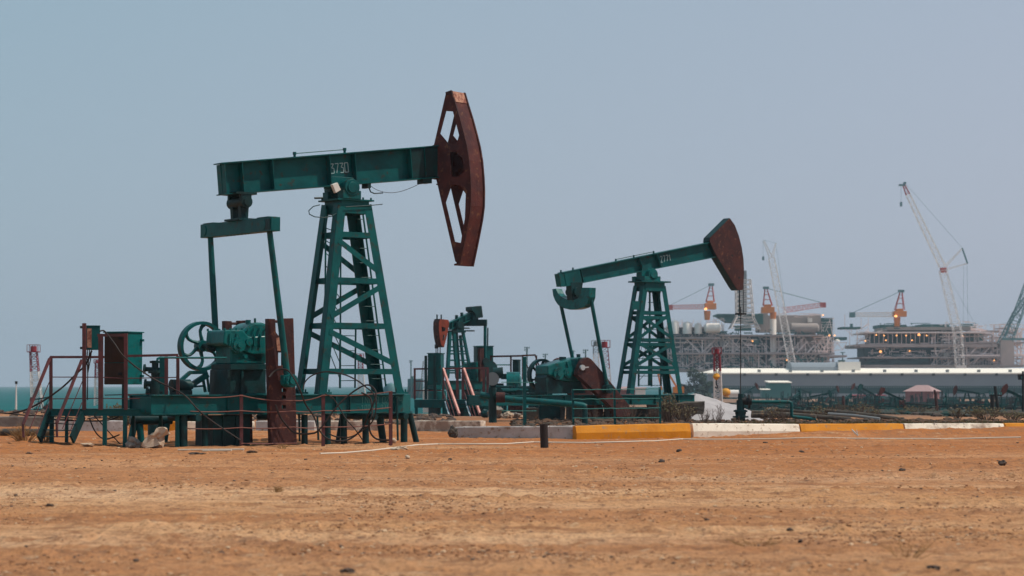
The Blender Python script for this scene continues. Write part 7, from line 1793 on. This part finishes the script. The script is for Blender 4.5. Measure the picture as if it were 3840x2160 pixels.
# tufts and clods nobody could count
rnd = random.Random(77); cl = MB()
ICO = bmesh.new(); bmesh.ops.create_icosphere(ICO, subdivisions=1, radius=1); IV = [v.co.copy() for v in ICO.verts]; IF = [tuple(v.index for v in f.verts) for f in ICO.faces]; ICO.free()
def clod(mb, x, y, s_, sq=.6):
    z = gh(x, y); rot = Matrix.Rotation(rnd.uniform(0, 6.28), 3, 'Z'); j = [rnd.uniform(.65, 1.25) for _ in IV]
    mb.add([Vector((x, y, z)) + rot @ Vector((v.x * s_ * 1.3, v.y * s_, (v.z * .6 + .25) * s_ * sq * 1.3)) * j[i] for i, v in enumerate(IV)], IF)
def scatter(n, y0, y1, smin, smax, name, m, label, a0=-.245, a1=.245, dens=None, seed=1):
    mb = MB(); k_ = 0; tries = 0
    while k_ < n and tries < n * 12:
        tries += 1; y = 1 / rnd.uniform(1 / y1, 1 / y0); x = rnd.uniform(a0, a1) * y
        if y0 > 66 and y < 66.3 + max(0, x - 1.9) * .34: continue
        if dens and rnd.random() > dens(x, y): continue
        s_ = smin * (smax / smin) ** (rnd.random() ** 2.2)
        clod(mb, x, y, s_ * (y / 40) ** .35); k_ += 1
    o = mb.build(name, m, fix=False); tag(o, label, 'clods', kind='stuff'); return o
dn = lambda x, y: max(.03, min(1, (noise.noise(Vector((x * .35, y * .55, 2))) + .05) * 2.6)) 
scatter(21000, 17, 66, .004, .030, 'soil_clods', mat('brown_clod', (0.42, 0.22, 0.11), .95, (0.24, .11, .055), 1.5, .42, .58, world=True), 'small brown clods strewn over the sand', dens=dn)
scatter(1500, 17, 64, .006, .030, 'gravel', mat('grey_gravel', (0.10, 0.070, 0.058), .9), 'dark gravel strewn over the sand', dens=dn)
scatter(1500, 17, 64, .008, .035, 'pale_gravel', mat('pale_gravel', (0.55, 0.38, 0.24), .9), 'pale gravel strewn over the sand', dens=dn)
# verge behind the kerbs: clods and low weeds
scatter(6500, 69, 100, .04, .14, 'verge_clods', mat('verge_clod', (0.12, 0.065, 0.04), .95, (0.06, .05, .04), 1.2, .4, .6), 'brown clods and rubble on the verge behind the kerbs', a0=.0, a1=.25)
wd = MB()
for _ in range(15000):
    a = rnd.uniform(.085, .247); y = rnd.uniform(69.5, 92)
    if y < 66.3 + max(0, a * y - 1.9) * .34 or (a < .1 and rnd.random() < .6): continue
    if noise.noise(Vector((a * 60, y * .5, 0))) < -.05: continue
    x = a * y; z = gh(x, y); h = rnd.uniform(.03, .22) * rnd.uniform(.5, 1); dx = rnd.uniform(-.12, .12); w_ = rnd.uniform(.012, .04)
    wd.add([(x - w_, y, z), (x + w_, y, z), (x + dx, y + rnd.uniform(-.05, .05), z + h)], [(0, 1, 2)])
o = wd.build('verge_weeds', mat('verge_weed', (0.15, 0.10, 0.04), .9, (0.06, 0.075, 0.03), .9, .45, .55, world=True), fix=False); tag(o, 'low dry weeds on the verge behind the kerbs', 'weeds', kind='stuff')
# rough debris on the far jack field
fd = MB()
for _ in range(4200):
    a = rnd.uniform(.088, .25); D = 1 / rnd.uniform(1 / 520, 1 / 112); x = a * D
    if noise.noise(Vector((a * 40, D * .02, 5))) < -.1: continue
    s_ = rnd.uniform(.04, .28) * (D / 200) ** .5; z = gh(x, D); j = [rnd.uniform(.6, 1.3) for _ in IV]
    fd.add([Vector((x + v.x * s_ * 2 * j[i], D + v.y * s_ * 2, z + (v.z + .3) * s_ * .9 * j[i])) for i, v in enumerate(IV)], IF)
o = fd.build('field_scrub', mat('field_scrub', (0.08, 0.06, 0.05), .95, (0.02, 0.05, 0.045), .3, .42, .58, world=True), fix=False); tag(o, 'scrub and rubble over the far field of small jacks', 'scrub', kind='stuff')
# mass of dark gear among the far jacks
fd = MB()
for _ in range(1500):
    a = rnd.uniform(.100, .245); D = rnd.uniform(190, 560); x = a * D
    if noise.noise(Vector((a * 55, D * .03, 11))) < .02: continue
    z = gh(x, D); k_ = rnd.random(); q = Vector((x, D, z)); s_ = D / 300
    if k_ < .4: w_, h_ = rnd.uniform(.3, 1.3) * s_, rnd.uniform(.3, 1.1) * s_; fd.box((x, D, z - .1), (x + w_, D + w_, z + h_))
    elif k_ < .75: fd.bar(q + Vector((0, 0, rnd.uniform(.2, .8))), q + Vector((rnd.uniform(-5, 5) * s_, rnd.uniform(-3, 3), rnd.uniform(.2, .9))), .13 * s_, .13 * s_)
    else: fd.bar(q, q + Vector((rnd.uniform(-.3, .3), 0, rnd.uniform(.6, 2.2) * s_)), .11 * s_, .11 * s_)
o = fd.build('field_gear', mat('field_gear', (0.004, 0.06, 0.058), .8, (0.03, 0.03, 0.028), .25, .45, .58, world=True), fix=False); tag(o, 'mass of dark teal pipes, posts and gear among the far jacks', 'field gear', kind='stuff')
# bank stones at the far left
fd = MB()
for _ in range(700):
    px = rnd.uniform(-40, 1700); D = rnd.uniform(88, 116); p = at(px, 1540, D); s_ = rnd.uniform(.04, .16); z = gh(p.x, D); j = [rnd.uniform(.6, 1.3) for _ in IV]
    fd.add([Vector((p.x + v.x * s_ * 1.5 * j[i], D + v.y * s_, z + (v.z + .3) * s_ * .8 * j[i])) for i, v in enumerate(IV)], IF)
o = fd.build('bank_stones', 'rock', fix=False); tag(o, 'small stones along the shore bank behind the jacks', 'stones', kind='stuff')
